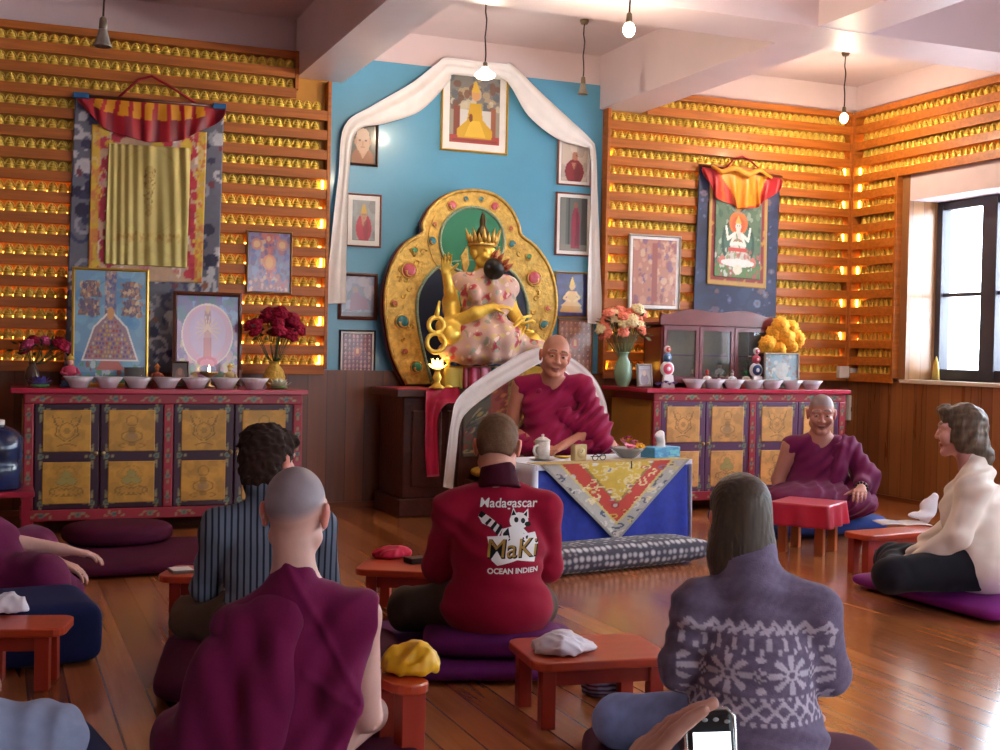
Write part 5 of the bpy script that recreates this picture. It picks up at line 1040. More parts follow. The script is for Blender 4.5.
cc = c.a.copy(); ui = (.5+(c.X-.5)*np.maximum(c.Y, .015)); c.a = cc[(c.Y*(c.ny-1)).astype(int), np.clip((ui*(c.nx-1)).round().astype(int), 0, c.nx-1)]
BT = sheet('brocade_cloth', c, 1, 1, M_BROC, None, .003, place=tri); BT.location = T.location; BT.rotation_euler = (0, 0, trz); tag(BT, 'pointed gold and red brocade cloth hanging over the front of the teaching table', 'cloth')
bx('top_flap', (bo-bw/2, -.037, TH+.0085), (bo+bw/2, .1, TH+.0105), mat('dull_gold_brocade', 'B49A5C', .55, var=.3, scale=40), BT)
TZ = TH+.0085; Rz = Matrix.Rotation(trz, 4, 'Z')
def ontab(px, dy, dz=0): q = T.location+Rz @ Vector((0, dy, 0)); p_ = atY(px, 450, q.y); 
def tloc(px, ly, z=TZ):
    """point on the table top at local depth ly that shows at column px"""
    bst = None
    for i in range(201):
        lx = -h+2*h*i/200; q = T.location+Rz @ Vector((lx, ly, z)); X_ = proj(q)[0]
        if bst is None or abs(X_-px) < bst[0]: bst = (abs(X_-px), q)
    return bst[1]
M_CER = mat('painted_porcelain', 'C8BCB4', .3, var=.2, scale=40, coat=.5)
R = empty('lidded_mug', tloc(542, .2), trz+.3, 'white patterned mug with a domed lid on the teaching table', 'mug'); MB().lathe([(.034, 0), (.04, .004), (.042, .1), (.038, .1), (.036, .008), (0, .006)], (0, 0, .008), 24).build('body', M_CER, R)
MB().tube([(-.04, 0, .085), (-.07, 0, .08), (-.078, 0, .055), (-.066, 0, .035), (-.04, 0, .03)], .007, 8).build('handle', M_CER, R); MB().lathe([(.044, .108), (.042, .114), (.02, .128), (.006, .132), (.01, .142), (0, .147)], n=20).build('lid', M_CER, R); MB().lathe([(.05, 0), (.072, .006), (.07, .008), (.0, .005)], n=24).build('saucer', mat('steel_saucer', 'A8A8A8', .3, .7), R)
R = empty('desk_clock', tloc(580, .1), trz+.08, 'small square gold table clock on the teaching table', 'clock'); bx('case', (-.044, -.012, 0), (.044, .03, .092), mat('brushed_gold_case', 'B49A6C', .4, .4), R, .006); AX = Matrix(((1, 0, 0), (0, 0, -1), (0, 1, 0)))
MB().lathe([(0, 0), (.03, 0), (.03, .002), (0, .002)], (0, -.0115, .046), 20, ax=AX).build('dial', mat('gold_dial', 'C4AC7C', .4), R); MB().bar((0, -.0145, .046), (.012, -.0145, .062), .002).bar((0, -.0145, .046), (-.008, -.0145, .05), .002).build('hand', M_DPL, R)
R = empty('flower_bowl', tloc(627, .16), 0, 'glass bowl of pink and yellow flowers beside the tissue box', 'flowers'); MB().lathe([(.04, 0), (.045, .003), (.09, .045), (.1, .06), (.096, .06), (.085, .045), (0, .01)], n=28, flute=lambda a, z: .03*math.cos(14*a)).build('bowl', mat('cut_glass_bowl', 'C8C4C0', .2, trans=.6, var=.1, coat=.4), R)
rn = random.Random(3)
for m, n in ((M_PINKP, 5), (mat('light_pink_petals', 'F09CB4', .6, var=.15), 7), (mat('yellow_petals', 'ECB83C', .6, var=.15), 6)):
    mb = MB()
    for k in range(n): a, q = rn.uniform(0, 6.28), rn.uniform(0, .075); flower_head(mb, (q*math.cos(a), q*math.sin(a), .06+.05*(1-q/.075)*rn.uniform(.6, 1)), .034, 7, 2, Euler((rn.uniform(-.5, .5), rn.uniform(-.5, .5), 0)).to_matrix())
    mb.build('bloom', m, R)
R = empty('tissue_box', tloc(661, .13), trz+.12, 'blue tissue box with a white tissue pulled out', 'tissue box'); c = Cv(40, 20, (70, 140, 180)); c.blot(221, [(100, 170, 200), (60, 120, 170), (130, 190, 200)], 30, .05, .12, al=.7); c.rect(.6, .3, .95, .7, (110, 190, 196), .7)
bx('box', (-.11, -.05, 0), (.11, .06, .062), mat('blue_card', '5AA0C4', .5, var=.15, scale=30), R, .003); sheet('printed_side', c, .216, .058, M_PIC, R, .002, org=(0, -.0515, .002)); S = Sdf(.005); S.chain([(0, 0, .055), (.005, .0, .09), (-.012, .005, .125), (.012, 0, .14)], [.03, .018, .026, .012], .02); S.build('tissue', mat('white_tissue', 'F0ECEC', .7, var=.03), R, fold(120, .004, 3))
o = bx('paper_sheet', (-.13, -.05, 0), (.13, .06, .003), mat('white_paper', 'E6E2E0', .6, var=.03)); o.location = tloc(600, .2)+Vector((0, 0, .0005)); o.rotation_euler = (0, 0, trz+.1); tag(o, 'white loose papers on the teaching table before the flower bowl', 'paper')
R = empty('spectacles', tloc(599, .05)+Vector((0, 0, .003)), trz+.2, 'folded dark spectacles lying on the teaching table', 'glasses'); mb = MB()
for s in (-1, 1): mb.tube([(s*.032+.024*math.cos(a), 0, .018+.016*math.sin(a)) for a in [2*PI*k/14 for k in range(14)]], .0025, 6, True); mb.tube([(s*.056, 0, .024), (s*.058, .01, .024), (-s*.02, .03, .02)], .0022, 6)
mb.tube([(-.009, 0, .02), (.009, 0, .02)], .0022, 6); mb.build('frame', M_DPL, R)
o = MB().bar(T.location+Rz @ Vector((.085, -.045, TH-.03)), T.location+Rz @ Vector((.085, -.045, TH+.012)), .006, .004).build('bookmark_strap', M_DPL); tag(o, 'short dark strap hanging over the teaching table edge', 'strap')
pz = MB(); pz.lathe([(.02, 0), (.05, .006), (.055, .012), (0, .012)], n=20); o = pz.build('small_dish', mat('yellow_cloth_pad', 'C8A84C', .6, var=.2)); o.location = tloc(563, .27); tag(o, 'small yellow dish behind the clock', 'dish')
# long patterned bolster on the floor before the table
M_BOL = mat('grey_patterned_rug', '7C7A84', .8, var=.0, sheen=.06); nt = M_BOL.node_tree; vo = nt.nodes.new('ShaderNodeTexVoronoi'); vo.inputs['Scale'].default_value = 26; vo.inputs['Randomness'].default_value = .25; rp = nt.nodes.new('ShaderNodeValToRGB'); tcn = nt.nodes.new('ShaderNodeTexCoord'); nt.links.new(tcn.outputs['Object'], vo.inputs['Vector']); nt.links.new(vo.outputs['Distance'], rp.inputs[0])
rp.color_ramp.elements[0].color = (*lin('C0BCC0'), 1); rp.color_ramp.elements[1].color = (*lin('4A4854'), 1); rp.color_ramp.elements[0].position = .25; rp.color_ramp.elements[1].position = .55; nt.links.new(rp.outputs[0], nt.nodes['Principled BSDF'].inputs['Base Color'])
b0, b1 = Vector((2.40, 5.66, .0)), Vector((3.61, 5.91, .0)); brz = math.atan2((b1-b0).y, (b1-b0).x)
BO = soft('rolled_rug', (0, 0, .072), ((b1-b0).length, .28, .145), M_BOL, None, .18, 40); BO.location = (b0+b1)/2; BO.rotation_euler = (0, 0, brz); tag(BO, 'long grey patterned bolster on the floor before the teaching table', 'bolster')
# ---------------------------------------------------------------- low red benches
M_BEN = mat('orange_red_bench_paint', 'B8401E', .35, var=.12, scale=6, coat=.3, stretch=(1, 5, 5)); M_BEN2 = mat('darker_red_bench_paint', '9C2E1A', .4, var=.12, scale=6, coat=.2)
def bench(a, b, depth, z, label, inset=.07, end=None, thick=.028):
    """near edge of the top from pixel a to pixel b at height z, DEPTH away from the viewer"""
    A, B = atZ(*a, z), atZ(*b, z); d = B-A; L = d.length; rz = math.atan2(d.y, d.x); m = (A+B)/2; n = Vector((-math.sin(rz), math.cos(rz), 0)); c_ = m+n*depth/2
    R = empty('low_bench', (c_.x, c_.y, 0), rz, label, 'bench'); x, y = L/2, depth/2; r = min(.05, y*.5); pl = []
    for cx, cy, a0 in ((x-r, -y+r, -PI/2), (x-r, y-r, 0), (-x+r, y-r, PI/2), (-x+r, -y+r, PI)):
        for k in range(5): t = a0+k*PI/8; pl.append((cx+r*math.cos(t), cy+r*math.sin(t)))
    MB().prism(pl, z-thick, z, 'xy').build('tabletop', M_BEN, R, .005)
    for q in (-y+.035, y-.055): bx('apron', (-x+inset, q, z-thick-.05), (x-inset, q+.02, z-thick), M_BEN2, R)
    for sx in (-1, 1):
        for sy in (-1, 1): bx('leg', (sx*(x-inset)-.022, sy*(y-.045)-.022, 0), (sx*(x-inset)+.022, sy*(y-.045)+.022, z-thick), M_BEN2, R, .003)
    return R
M_MAR = mat('maroon_cushion_cloth', '4E1430', .75, var=.12, bump=.1, bscale=80); M_NAVY = mat('navy_cushion_cloth', '1C2450', .75, var=.12, bump=.1, bscale=80); M_PUR = mat('purple_mat_cloth', '5C1A58', .7, var=.1, bump=.1, bscale=60); M_PURL = mat('bright_purple_mat_cloth', '7A2078', .65, var=.08, bump=.1, bscale=60)
bench((-40, 630), (63, 629), .22, .205, 'orange red low bench in front of the navy block cushion, white cloth on it')
bench((155, 576), (262, 579), .26, .215, 'orange red low bench with a small notebook beside the striped shirt')
bench((353, 569), (470, 574), .36, .215, 'orange red low bench holding a red pouch and book before the altar table')
bench((403, 688), (436, 682), .2, .215, 'orange red low bench with yellow cloth beside the shaven headed person')
bench((536, 664), (676, 657), .33, .205, 'orange red low bench with crumpled white cloth, longest one', .05)
bench((868, 536), (948, 530), .19, .215, 'orange red low bench with open papers beside the person in cream shirt', .05)
def cush(nm, c, d, m, label, cat, rz=0, e=.25, tuft=0, box=.4): o = soft(nm, (0, 0, d[2]/2), d, m, None, e, 44, 0, None, tuft, box); o.location = c; o.rotation_euler = (0, 0, rz); return tag(o, label, cat)
# ---------------------------------------------------------------- people
M_SKIN = matc('skin', .52, var=.05, scale=25, bump=.05, bscale=180)
M_EYE = matc('eye', .15, var=0)
def mkJ(z0, zs, zh, sw=.18, **o):
    """joints of someone sitting cross-legged, metres: x right, y forward, z above the floor"""
    V = lambda *a: np.array(a, float)
    J = dict(hip=V(0, 0, z0+.1), waist=V(0, .01, z0+.1+(zs-z0-.1)*.4), chest=V(0, .01, zs-.12), neck=V(0, .0, zs+.035), head=V(0, .03, zh),
        shR=V(sw, 0, zs), shL=V(-sw, 0, zs), elR=V(sw+.06, .04, zs-.25), elL=V(-sw-.06, .04, zs-.25), wrR=V(.12, .24, zs-.3), wrL=V(-.12, .24, zs-.3),
        knR=V(.31, .3, z0+.06), knL=V(-.31, .3, z0+.06), anR=V(-.09, .36, z0+.02), anL=V(.09, .3, z0+.02))
    for k, v in o.items(): J[k] = np.array(v, float)
    return J
def arm_sdf(S, J, sd, m=1.0, hand=True, N=(0, 0, 1), curl=.6):
    a, b, c = J['sh'+sd], J['el'+sd], J['wr'+sd]; S.cone(a, .052*m, b, .041*m, .03); S.cone(b, .04*m, c, .027*m, .02)
    if hand: hand_sdf(S, c+(c-b)/np.linalg.norm(c-b)*.01, c-b, N, -1 if sd == 'L' else 1, 1.0*m, curl)
def body_sdf(S, J, H, m=1.0, face=True, legs=True, hands='LR', jaw=1.0, N=(0, 0, 1), feet=True, neckr=.054):
    S.ell(J['hip'], (.155*m, .115*m, .11*m), .05); S.chain([J['hip'], J['waist'], J['chest']], [.11*m, .11*m, .12*m], .05); S.ell(J['chest'], (.14*m, .095*m, .13*m), .04); S.cone(J['shL'], .044*m, J['shR'], .044*m, .03)
    for sd in 'LR': S.cone(J['neck']-np.array((0, 0, .02)), .046*m, J['sh'+sd], .042*m, .03)
    S.cone(J['neck']-np.array((0, 0, .04)), neckr*1.15, H(0, -.02, -.05), neckr*H.s, .04)
    for sd in 'LR':
        arm_sdf(S, J, sd, m, sd in hands, N)
        if legs:
            q = 1 if sd == 'R' else -1; h0 = J['hip']+np.array((q*.09, .03, -.02)); S.cone(h0, .082*m, J['kn'+sd], .058*m, .03); S.cone(J['kn'+sd], .055*m, J['an'+sd], .036*m, .02)
            if feet: f = J['an'+sd]+np.array((-q*.1, .03, -.005)); S.cone(J['an'+sd], .034*m, f, .022*m, .015); S.cone(f, .022*m, f+np.array((-q*.04, .01, -.004)), .014*m, .01)
    head_sdf(S, H, face, jaw)
def skin_col(H, tone, lip=None, scalp=None, brow=None, fuzz=None):
    def f(V):
        c = np.array(tone, float)[None]+np.zeros((len(V), 3)); p = H.inv(V); x, y, z = p.T; ax = np.abs(x)
        c += (fnoise(V[:, 0], V[:, 1], V[:, 2], 40, 5)*6)[:, None]
        near = (np.abs(p) < .15).all(1)
        if scalp is not None:
            k = np.clip((z-(.045-.55*np.clip(-y+.03, 0, .12)*1.0)+.002)/.03, 0, 1)*np.clip((.075-y+.3*z)/.03, 0, 1); k = k*near*(ax < .083)*(~((ax > .072) & (z < .02)))
            c = c*(1-k[:, None]*.75)+np.array(scalp)*k[:, None]*.75
        ears = near & (ax > .076) & (np.abs(z) < .04) & (y < .03); c[ears] = c[ears]*np.array((1.03, .86, .84))
        m = near & (y > .07) & (np.abs(z+.064) < .0075) & (ax < .022); c[m] = lip if lip is not None else np.array(tone)*np.array((.8, .58, .6))
        if brow is not None: m = near & (y > .06) & (np.abs(z-.034-.003*np.sin(ax*70)) < .0045) & (ax > .012) & (ax < .05); c[m] = brow
        if fuzz is not None: m = near & (y > .03) & (z < -.045) & (z > -.12); c[m] = c[m]*.5+np.array(fuzz)*.5
        return np.clip(c, 0, 255)
    return f
def eyes(H, root, iris=(50, 32, 24)):
    for q in (-1, 1):
        V = []; F = []; n, h = 14, 10
        for i in range(h+1):
            t = PI*i/h
            for k in range(n): a = 2*PI*k/n; V.append((math.sin(t)*math.cos(a), -math.cos(t), math.sin(t)*math.sin(a)))
        for i in range(h):
            for k in range(n): F.append((i*n+k, i*n+(k+1) % n, (i+1)*n+(k+1) % n, (i+1)*n+k))
        V = np.array(V); col = np.where((V[:, 1] > .72)[:, None], np.array(iris), np.array((196, 178, 168))); P = np.array([H(q*.031+.0115*v[0], .0795+.0105*v[1], .005+.0075*v[2]) for v in V])
        mesh_np('eye', P, F, M_EYE, root, True, col)
def person(label, loc, deg, J, H, tone, h=.006, m=1.0, face=True, jaw=1.0, hands='LR', N=(0, 0, 1), legs=True, feet=True, extra=None, neckr=.054, **sk):
    S = Sdf(h); body_sdf(S, J, H, m, face, legs, hands, jaw, N, feet, neckr)
    if extra: extra(S)
    o = S.build('person', M_SKIN, None, None, skin_col(H, tone, **sk)); o.location = (loc[0], loc[1], 0); o.rotation_euler = (0, 0, -math.radians(deg)); tag(o, label, 'person')
    if face: eyes(H, o)
    return o
def torso_g(S, J, g=.02, m=1.0, hip=True):
    if hip: S.ell(J['hip'], (.155*m+g, .118*m+g, .115*m+g), .04)
    S.chain([J['hip'], J['waist'], J['chest']], [.108*m+g, .104*m+g, .11*m+g], .04); S.ell(J['chest'], (.145*m+g, .1*m+g, .14*m+g), .04)
    for sd in 'LR': S.cone(J['neck']-np.array((0, 0, .03)), .05*m+g*.5, J['sh'+sd], .044*m+g*.6, .03)
    S.cone(J['shL'], .044*m+g*.6, J['shR'], .044*m+g*.6, .04)
def sleeve(S, J, sd, r, to=1.0, k=.03):
    a, b, c = J['sh'+sd], J['el'+sd], J['wr'+sd]; S.cone(a, r[0], b, r[1], k); S.cone(b, r[1], b+(c-b)*to, r[2], k*.7)
def legs_g(S, J, g=.014, m=1.0):
    S.ell(J['hip']-np.array((0, 0, .01)), (.165*m+g, .125*m+g, .11*m+g), .05)
    for sd in 'LR': q = 1 if sd == 'R' else -1; S.cone(J['hip']+np.array((q*.09, .03, -.02)), .085*m+g, J['kn'+sd], .062*m+g, .04); S.cone(J['kn'+sd], .06*m+g, J['an'+sd], .042*m+g, .03)
def folds(f, a, s, ax, f2=60, a2=.5):
    def g(X, Y, Z):
        n = fnoise(X, Y, Z, 14, s); m = np.clip(.55+1.3*fnoise(X, Y, Z, 10, s+7), .05, 1.2)
        return a*m*np.sin(f*(ax[0]*X+ax[1]*Y+ax[2]*Z)+5.5*n)+a*a2*fnoise(X, Y, Z, f2, s+1)
    return g
def pleats(f, a, s, ax):
    """clear cloth pleats for wrapped robes"""
    return lambda X, Y, Z: a*np.sin(f*(ax[0]*X+ax[1]*Y+ax[2]*Z)+4.2*fnoise(X, Y, Z, 11, s))*np.clip(.65+1.1*fnoise(X, Y, Z, 9, s+5), .12, 1.2)+a*.5*fnoise(X, Y, Z, 55, s+1)
def ptaim(px, py, d): return np.array(atD(px, py, d))
M_ROBE = mat('maroon_robe_wool', '6E1444', .85, var=.1, scale=14, sheen=.08, bump=.08, bscale=160)
M_ROBE2 = mat('crimson_monk_robe', '8C0E42', .7, var=.1, scale=12, sheen=.08, bump=.06, bscale=120)
M_ROBE3 = mat('dark_plum_robe', '621040', .75, var=.1, scale=12, sheen=.08, bump=.06, bscale=120)
# --- cushions and mats people sit on
cush('floor_mat', (.72, 6.55, 0), (.86, .82, .075), M_MAR, 'maroon floor mat before the maroon door cabinet, round cushion on it', 'mat', .1)
cush('round_cushion', (.62, 6.78, .072), (.56, .42, .11), M_MAR, 'flat round maroon cushion lying on the empty floor mat', 'cushion', .1, .9)
nb = cush('block_cushion', (.0, 4.70, 0), (.70, .44, .215), M_NAVY, 'thick navy block cushion behind the low bench with white cloth', 'cushion', .12, .12, box=.18)
cush('floor_cushion', (-.03, 3.22, 0), (.66, .66, .13), M_NAVY, 'navy floor cushion under the person in blue jeans', 'cushion', .15)
cush('floor_mat', (.93, 4.18, 0), (.82, .78, .10), M_MAR, 'dark maroon floor cushion under the person in striped shirt', 'cushion', -.2)
cush('floor_mat', (.74, 3.1, 0), (.6, .6, .05), M_MAR, 'maroon mat under the shaven headed person in robe', 'mat', -.3)
cush('floor_mat', (1.62, 4.24, 0), (.84, .80, .06), M_PUR, 'purple floor mat under the person in red printed top', 'mat', -.3)
cush('floor_cushion', (1.66, 4.09, .058), (.5, .38, .085), M_PUR, 'purple cushion between the red printed top and the purple mat', 'cushion', -.35, .5)
cush('floor_mat', (1.80, 2.72, 0), (.82, .80, .06), M_MAR, 'maroon floor mat under the person in patterned sweater', 'mat', -.45)
cush('floor_mat', (4.32, 4.53, 0), (.86, .94, .08), M_PURL, 'bright purple floor mat under the person in cream shirt', 'mat', .02, .12)
cush('floor_cushion', (4.83, 6.74, 0), (.94, .80, .13), mat('blue_cushion_cloth', '2A3E80', .75, var=.12, bump=.1), 'blue floor cushion under the monk at the red clothed table', 'cushion', .1)
# ================= shaven headed person in maroon robe (seen from behind)
J = mkJ(.06, .445, .70, .165, shL=(-.145, 0, .42), neck=(.0, -.005, .54), elR=(.185, .0, .19), wrR=(.09, .2, .15), elL=(-.2, .03, .22), wrL=(-.12, .2, .15), head=(.0, .02, .703), knR=(.2, .3, .11), knL=(-.2, .3, .11))
H = Head(J['head'], .99, 16, -3)
P_NUN = person('shaven headed person in maroon robe sitting with back turned, one arm bare', (.705, 3.06), 14, J, H, (206, 160, 146), h=.005, m=.9, face=True, scalp=(112, 106, 118), brow=(90, 70, 60), hands='LR', neckr=.05)
S = Sdf(.006); torso_g(S, J, .016, .9); S.cone(J['neck']-np.array((0, .012, .06)), .066, J['neck']-np.array((0, .012, .0)), .056, .03)
S.cone(J['shR']-np.array((.06, 0, -.01)), .06, J['shR']+np.array((.018, 0, .0)), .056, .03); S.ell(J['hip']-np.array((0, 0, .07)), (.2, .2, .1), .05); S.ell((0, .24, .1), (.33, .24, .085), .05); S.chain([J['shR']-np.array((.02, .03, .03)), (.12, -.07, .28), (.15, -.05, .08)], [.05, .045, .08], .05)
S.cone(J['shR']+np.array((.05, .01, -.06)), .05, J['elR']+np.array((.03, 0, -.05)), .052, .012, 's'); S.cut(J['shR']+np.array((.040, 0, 0)), (1, 0, -.22))
S.ell(H(0, -.01, -.02), (.06, .066, .1), .01, 's')
def band(X, Y, Z):
    return .004*np.sin(85*(X*.75-Z*.6)+4*fnoise(X, Y, Z, 12, 3))*np.clip(.6+fnoise(X, Y, Z, 9, 8), 0, 1)+.003*fnoise(X, Y, Z, 60, 4)-.006*np.exp(-((X*.86+Z*.5-.275)/.010)**2)*(Y < .02)-.005*np.exp(-((X*.5+Z*.86-.30+.1*X)/.012)**2)*(Y < .02)*(X > .02)
S.build('robe', M_ROBE, P_NUN, band)
S = Sdf(.006); S.chain([J['neck']+np.array((-.03, -.035, -.06)), J['shL']+np.array((.03, -.01, -.0)), (-.165, -.01, .3), (-.19, -.03, .02)], [.045, .056, .085, .14], .05); S.chain([(-.02, -.075, .44), (-.05, -.09, .3), (-.09, -.12, .05)], [.04, .05, .085], .05); S.ell((-.2, .12, .1), (.16, .22, .12), .06)
S.ell(H(0, -.01, -.02), (.07, .076, .1), .01, 's'); S.cut((0, 0, .004), (0, 0, -1))
S.build('shawl', M_ROBE, P_NUN, lambda X, Y, Z: .007*np.sin(70*(X*.95+Z*.30)+3.2*fnoise(X, Y, Z, 9, 12))*np.clip(1-1.3*Z, .3, 1)+.0035*fnoise(X, Y, Z, 48, 13))
# ================= curly haired person in dark striped shirt
J = mkJ(.1, .50, .715, .165, head=(.0, .04, .725), neck=(0, .0, .595), elL=(-.205, .1, .28), wrL=(-.17, .3, .2), elR=(.2, .06, .27), knL=(-.25, .2, .15), knR=(.25, .3, .15))
H = Head(J['head'], .95, 38, -6)
P_STR = person('curly dark haired person in dark striped shirt sitting behind the shaven headed one', (.88, 4.22), 9, J, H, (206, 150, 132), h=.006, m=.97, brow=(50, 36, 30))
M_STRIPE = mat('striped_shirt_cloth', '3A4356', .8, var=.06, sheen=.06); nt = M_STRIPE.node_tree; wv = nt.nodes.new('ShaderNodeTexWave'); wv.inputs['Scale'].default_value = 15; wv.inputs['Distortion'].default_value = .35; wv.inputs['Detail'].default_value = 1; tcn = nt.nodes.new('ShaderNodeTexCoord'); rp = nt.nodes.new('ShaderNodeValToRGB'); nt.links.new(tcn.outputs['Object'], wv.inputs['Vector']); nt.links.new(wv.outputs['Fac'], rp.inputs[0])
rp.color_ramp.elements[0].color = (*lin('242A38'), 1); rp.color_ramp.elements[1].color = (*lin('6C7484'), 1); rp.color_ramp.elements[0].position = .12; rp.color_ramp.elements[1].position = .42; nt.links.new(rp.outputs[0], nt.nodes['Principled BSDF'].inputs['Base Color'])
S = Sdf(.007); torso_g(S, J, .02, .95); sleeve(S, J, 'L', (.06, .052, .042)); sleeve(S, J, 'R', (.06, .052, .042)); S.cone(J['neck']-np.array((0, .0, .05)), .07, H(0, -.02, -.085), .07, .02); S.ell(H(0, -.01, -.01), (.055, .06, .09), .01, 's')
S.build('shirt', M_STRIPE, P_STR, folds(72, 0.0032, 21, (.3, .3, 1), 70, 0.8))
S = Sdf(.007); legs_g(S, J, .016, 1.0); S.build('trousers', mat('brown_trouser_cloth', '5C4434', .85, var=.1, sheen=.05), P_STR, folds(86, 0.0040, 22, (.6, .6, 0), 70, 0.8))
def hair(nm, H, m, parent, ells, cuts, disp, h=.006):
    S = Sdf(h)
    for c, r, k in ells: H.e(S, c, r, k)
    for c, r, k in cuts: H.e(S, c, r, k, 's')
    return S.build(nm, m, parent, disp)
M_CURL = mat('dark_brown_curly_hair', '33211A', .85, var=.3, scale=60, sheen=.05)
hair('hair', H, M_CURL, P_STR, [((0, -.02, .04), (.088, .104, .088), .02), ((0, -.055, -.03), (.076, .066, .08), .04), ((.04, .04, .075), (.045, .04, .03), .03), ((-.04, .04, .075), (.045, .04, .03), .03), ((0, -.05, .075), (.074, .074, .05), .03)], [((0, .105, -.02), (.062, .075, .085), .01)], lambda X, Y, Z: .010*fnoise(X, Y, Z, 150, 31)+.007*fnoise(X, Y, Z, 300, 32), .005)
# ================= person in red printed top
J = mkJ(.13, .55, .79, .17, head=(-.0, .075, .772), neck=(0, .03, .645), chest=(0, .03, .43), shR=(.165, .03, .55), shL=(-.165, .03, .55), elL=(-.2, .12, .33), wrL=(-.17, .34, .3), elR=(.195, .12, .33), wrR=(.1, .34, .3), knL=(-.30, .25, .15), knR=(.2, .36, .14))
H = Head(J['head'], .98, 14, -14)
P_RED = person('short haired person in red top printed with a lemur, sitting with back turned', (1.67, 4.09), 15, J, H, (204, 146, 122), h=.006, m=1.0, brow=(110, 80, 60))
M_REDT = mat('red_knit_top', '900C2C', .85, var=.07, sheen=.06, bump=.05, bscale=200)
S = Sdf(.006); torso_g(S, J, .022, 1.0); S.ell(J['hip']+np.array((0, -.005, -.02)), (.20, .155, .12), .04); sleeve(S, J, 'L', (.062, .058, .045)); sleeve(S, J, 'R', (.062, .058, .045)); S.ell(J['chest']-np.array((0, .03, .04)), (.15, .11, .18), .05)
TOP = S.build('red_top', M_REDT, P_RED, folds(61, 0.0032, 41, (.4, .2, 1), 70, 0.8))
S = Sdf(.005); S.chain([J['neck']+np.array((0, -.012, -.028)), J['neck']+np.array((0, .008, .03))], [.084, .066], .02); S.cut(J['neck']-np.array((0, 0, .028)), (0, -.35, -1)); S.ell(H(0, .0, .0), (.06, .075, .085), .01, 's'); S.build('collar', mat('dark_maroon_collar', '3E0A1C', .85, var=.08), P_RED)
S = Sdf(.007); legs_g(S, J, .016, 1.0); S.build('trousers', mat('olive_brown_trousers', '4A3C30', .85, var=.1, sheen=.05), P_RED, folds(86, 0.0040, 43, (.6, .6, 0), 70, 0.8))
hair('hair', H, mat('short_light_brown_hair', '6A4E38', .7, var=.25, scale=90, bump=.3, bscale=200), P_RED, [((0, -.014, .036), (.0765, .0965, .0865), .01), ((0, -.05, -.01), (.064, .056, .06), .03)], [((0, .11, -.035), (.075, .09, .1), .01), ((.085, .0, -.04), (.024, .036, .055), .01), ((-.085, .0, -.04), (.024, .036, .055), .01), ((0, -.06, -.085), (.09, .09, .05), .01)], lambda X, Y, Z: .0015*fnoise(X, Y, Z, 260, 44), .005)
# print on the back of the red top
from mathutils.bvhtree import BVHTree
bv = BVHTree.FromPolygons([v.co[:] for v in TOP.data.vertices], [p.vertices[:] for p in TOP.data.polygons])
PC = (.032, .455)                                 # print centre on the back (x right, z)
def printed(nm, pieces, off, m):
    """flat shapes (x right, z up, metres from the print centre) laid onto the cloth"""
    import bmesh
    bm = bmesh.new()
    for V, F in pieces:
        vs = [bm.verts.new((x, 0, z)) for x, z in V]
        for f in F:
            try: bm.faces.new([vs[i] for i in f])
            except ValueError: pass
    bmesh.ops.triangulate(bm, faces=bm.faces[:]); 
    for _ in range(3):
        es = [e for e in bm.edges if e.calc_length() > .012]
        if es: bmesh.ops.subdivide_edges(bm, edges=es, cuts=1); bmesh.ops.triangulate(bm, faces=[f for f in bm.faces if len(f.verts) > 3])
    for v in bm.verts:
        hit = bv.ray_cast(Vector((PC[0]+v.co.x, -1, PC[1]+v.co.z)), Vector((0, 1, 0)))
        v.co = (PC[0]+v.co.x, (hit[0].y if hit[0] else -.15)-off, PC[1]+v.co.z)
    me = bpy.data.meshes.new(nm); bm.to_mesh(me); bm.free(); me.materials.append(m); return link(bpy.data.objects.new(nm, me), P_RED)
def txt(body, size, x, z, shear=0, rot=0, bold=0, sx=1):
    V, F = text_pieces(body, size, shear, bold); c_, s_ = math.cos(rot), math.sin(rot); return [((x+(a*sx)*c_-b*s_, z+(a*sx)*s_+b*c_) for a, b in V), F]
def T(*a, **k): V, F = txt(*a, **k); return (list(V), F)
def PL(pts, cx=0, cz=0, s=1.0): return ([(cx+x*s, cz+z*s) for x, z in pts], [tuple(range(len(pts)))])
M_PW = mat('white_print_ink', 'E8E4E0', .7, var=.04); M_PB = mat('black_print_ink', '1A1618', .7, var=.04); M_PG = mat('gold_print_ink', 'A8823C', .6, var=.12, scale=40); M_PGR = mat('grey_print_ink', '9C9894', .7, var=.05)
ELL = lambda x, z, a, b, n=16, r=0: PL([(x+a*math.cos(t)*math.cos(r)-b*math.sin(t)*math.sin(r), z+a*math.cos(t)*math.sin(r)+b*math.sin(t)*math.cos(r)) for t in [2*PI*k/n for k in range(n)]])
printed('printed_lettering', [T('Madagascar', .044, -.005, .128, .15, .0, .0006)], .0022, M_PW)
printed('printed_lettering', [T('OCEAN INDIEN', .026, .008, -.098, 0, .0, .0009)], .0022, M_PW)
printed('printed_lemur', [ELL(.03, .07, .035, .028), PL([(-.03, .045), (.03, .06), (.07, .02), (.05, -.03), (-.02, -.03), (-.045, .0)]), PL([(.0, .085), (.012, .115), (.024, .088)]), PL([(.045, .092), (.066, .11), (.066, .076)]), PL([(-.045, .02), (-.07, .05), (-.1, .062), (-.112, .085), (-.1, .1), (-.08, .088), (-.055, .07), (-.03, .045)])], .0022, M_PW)
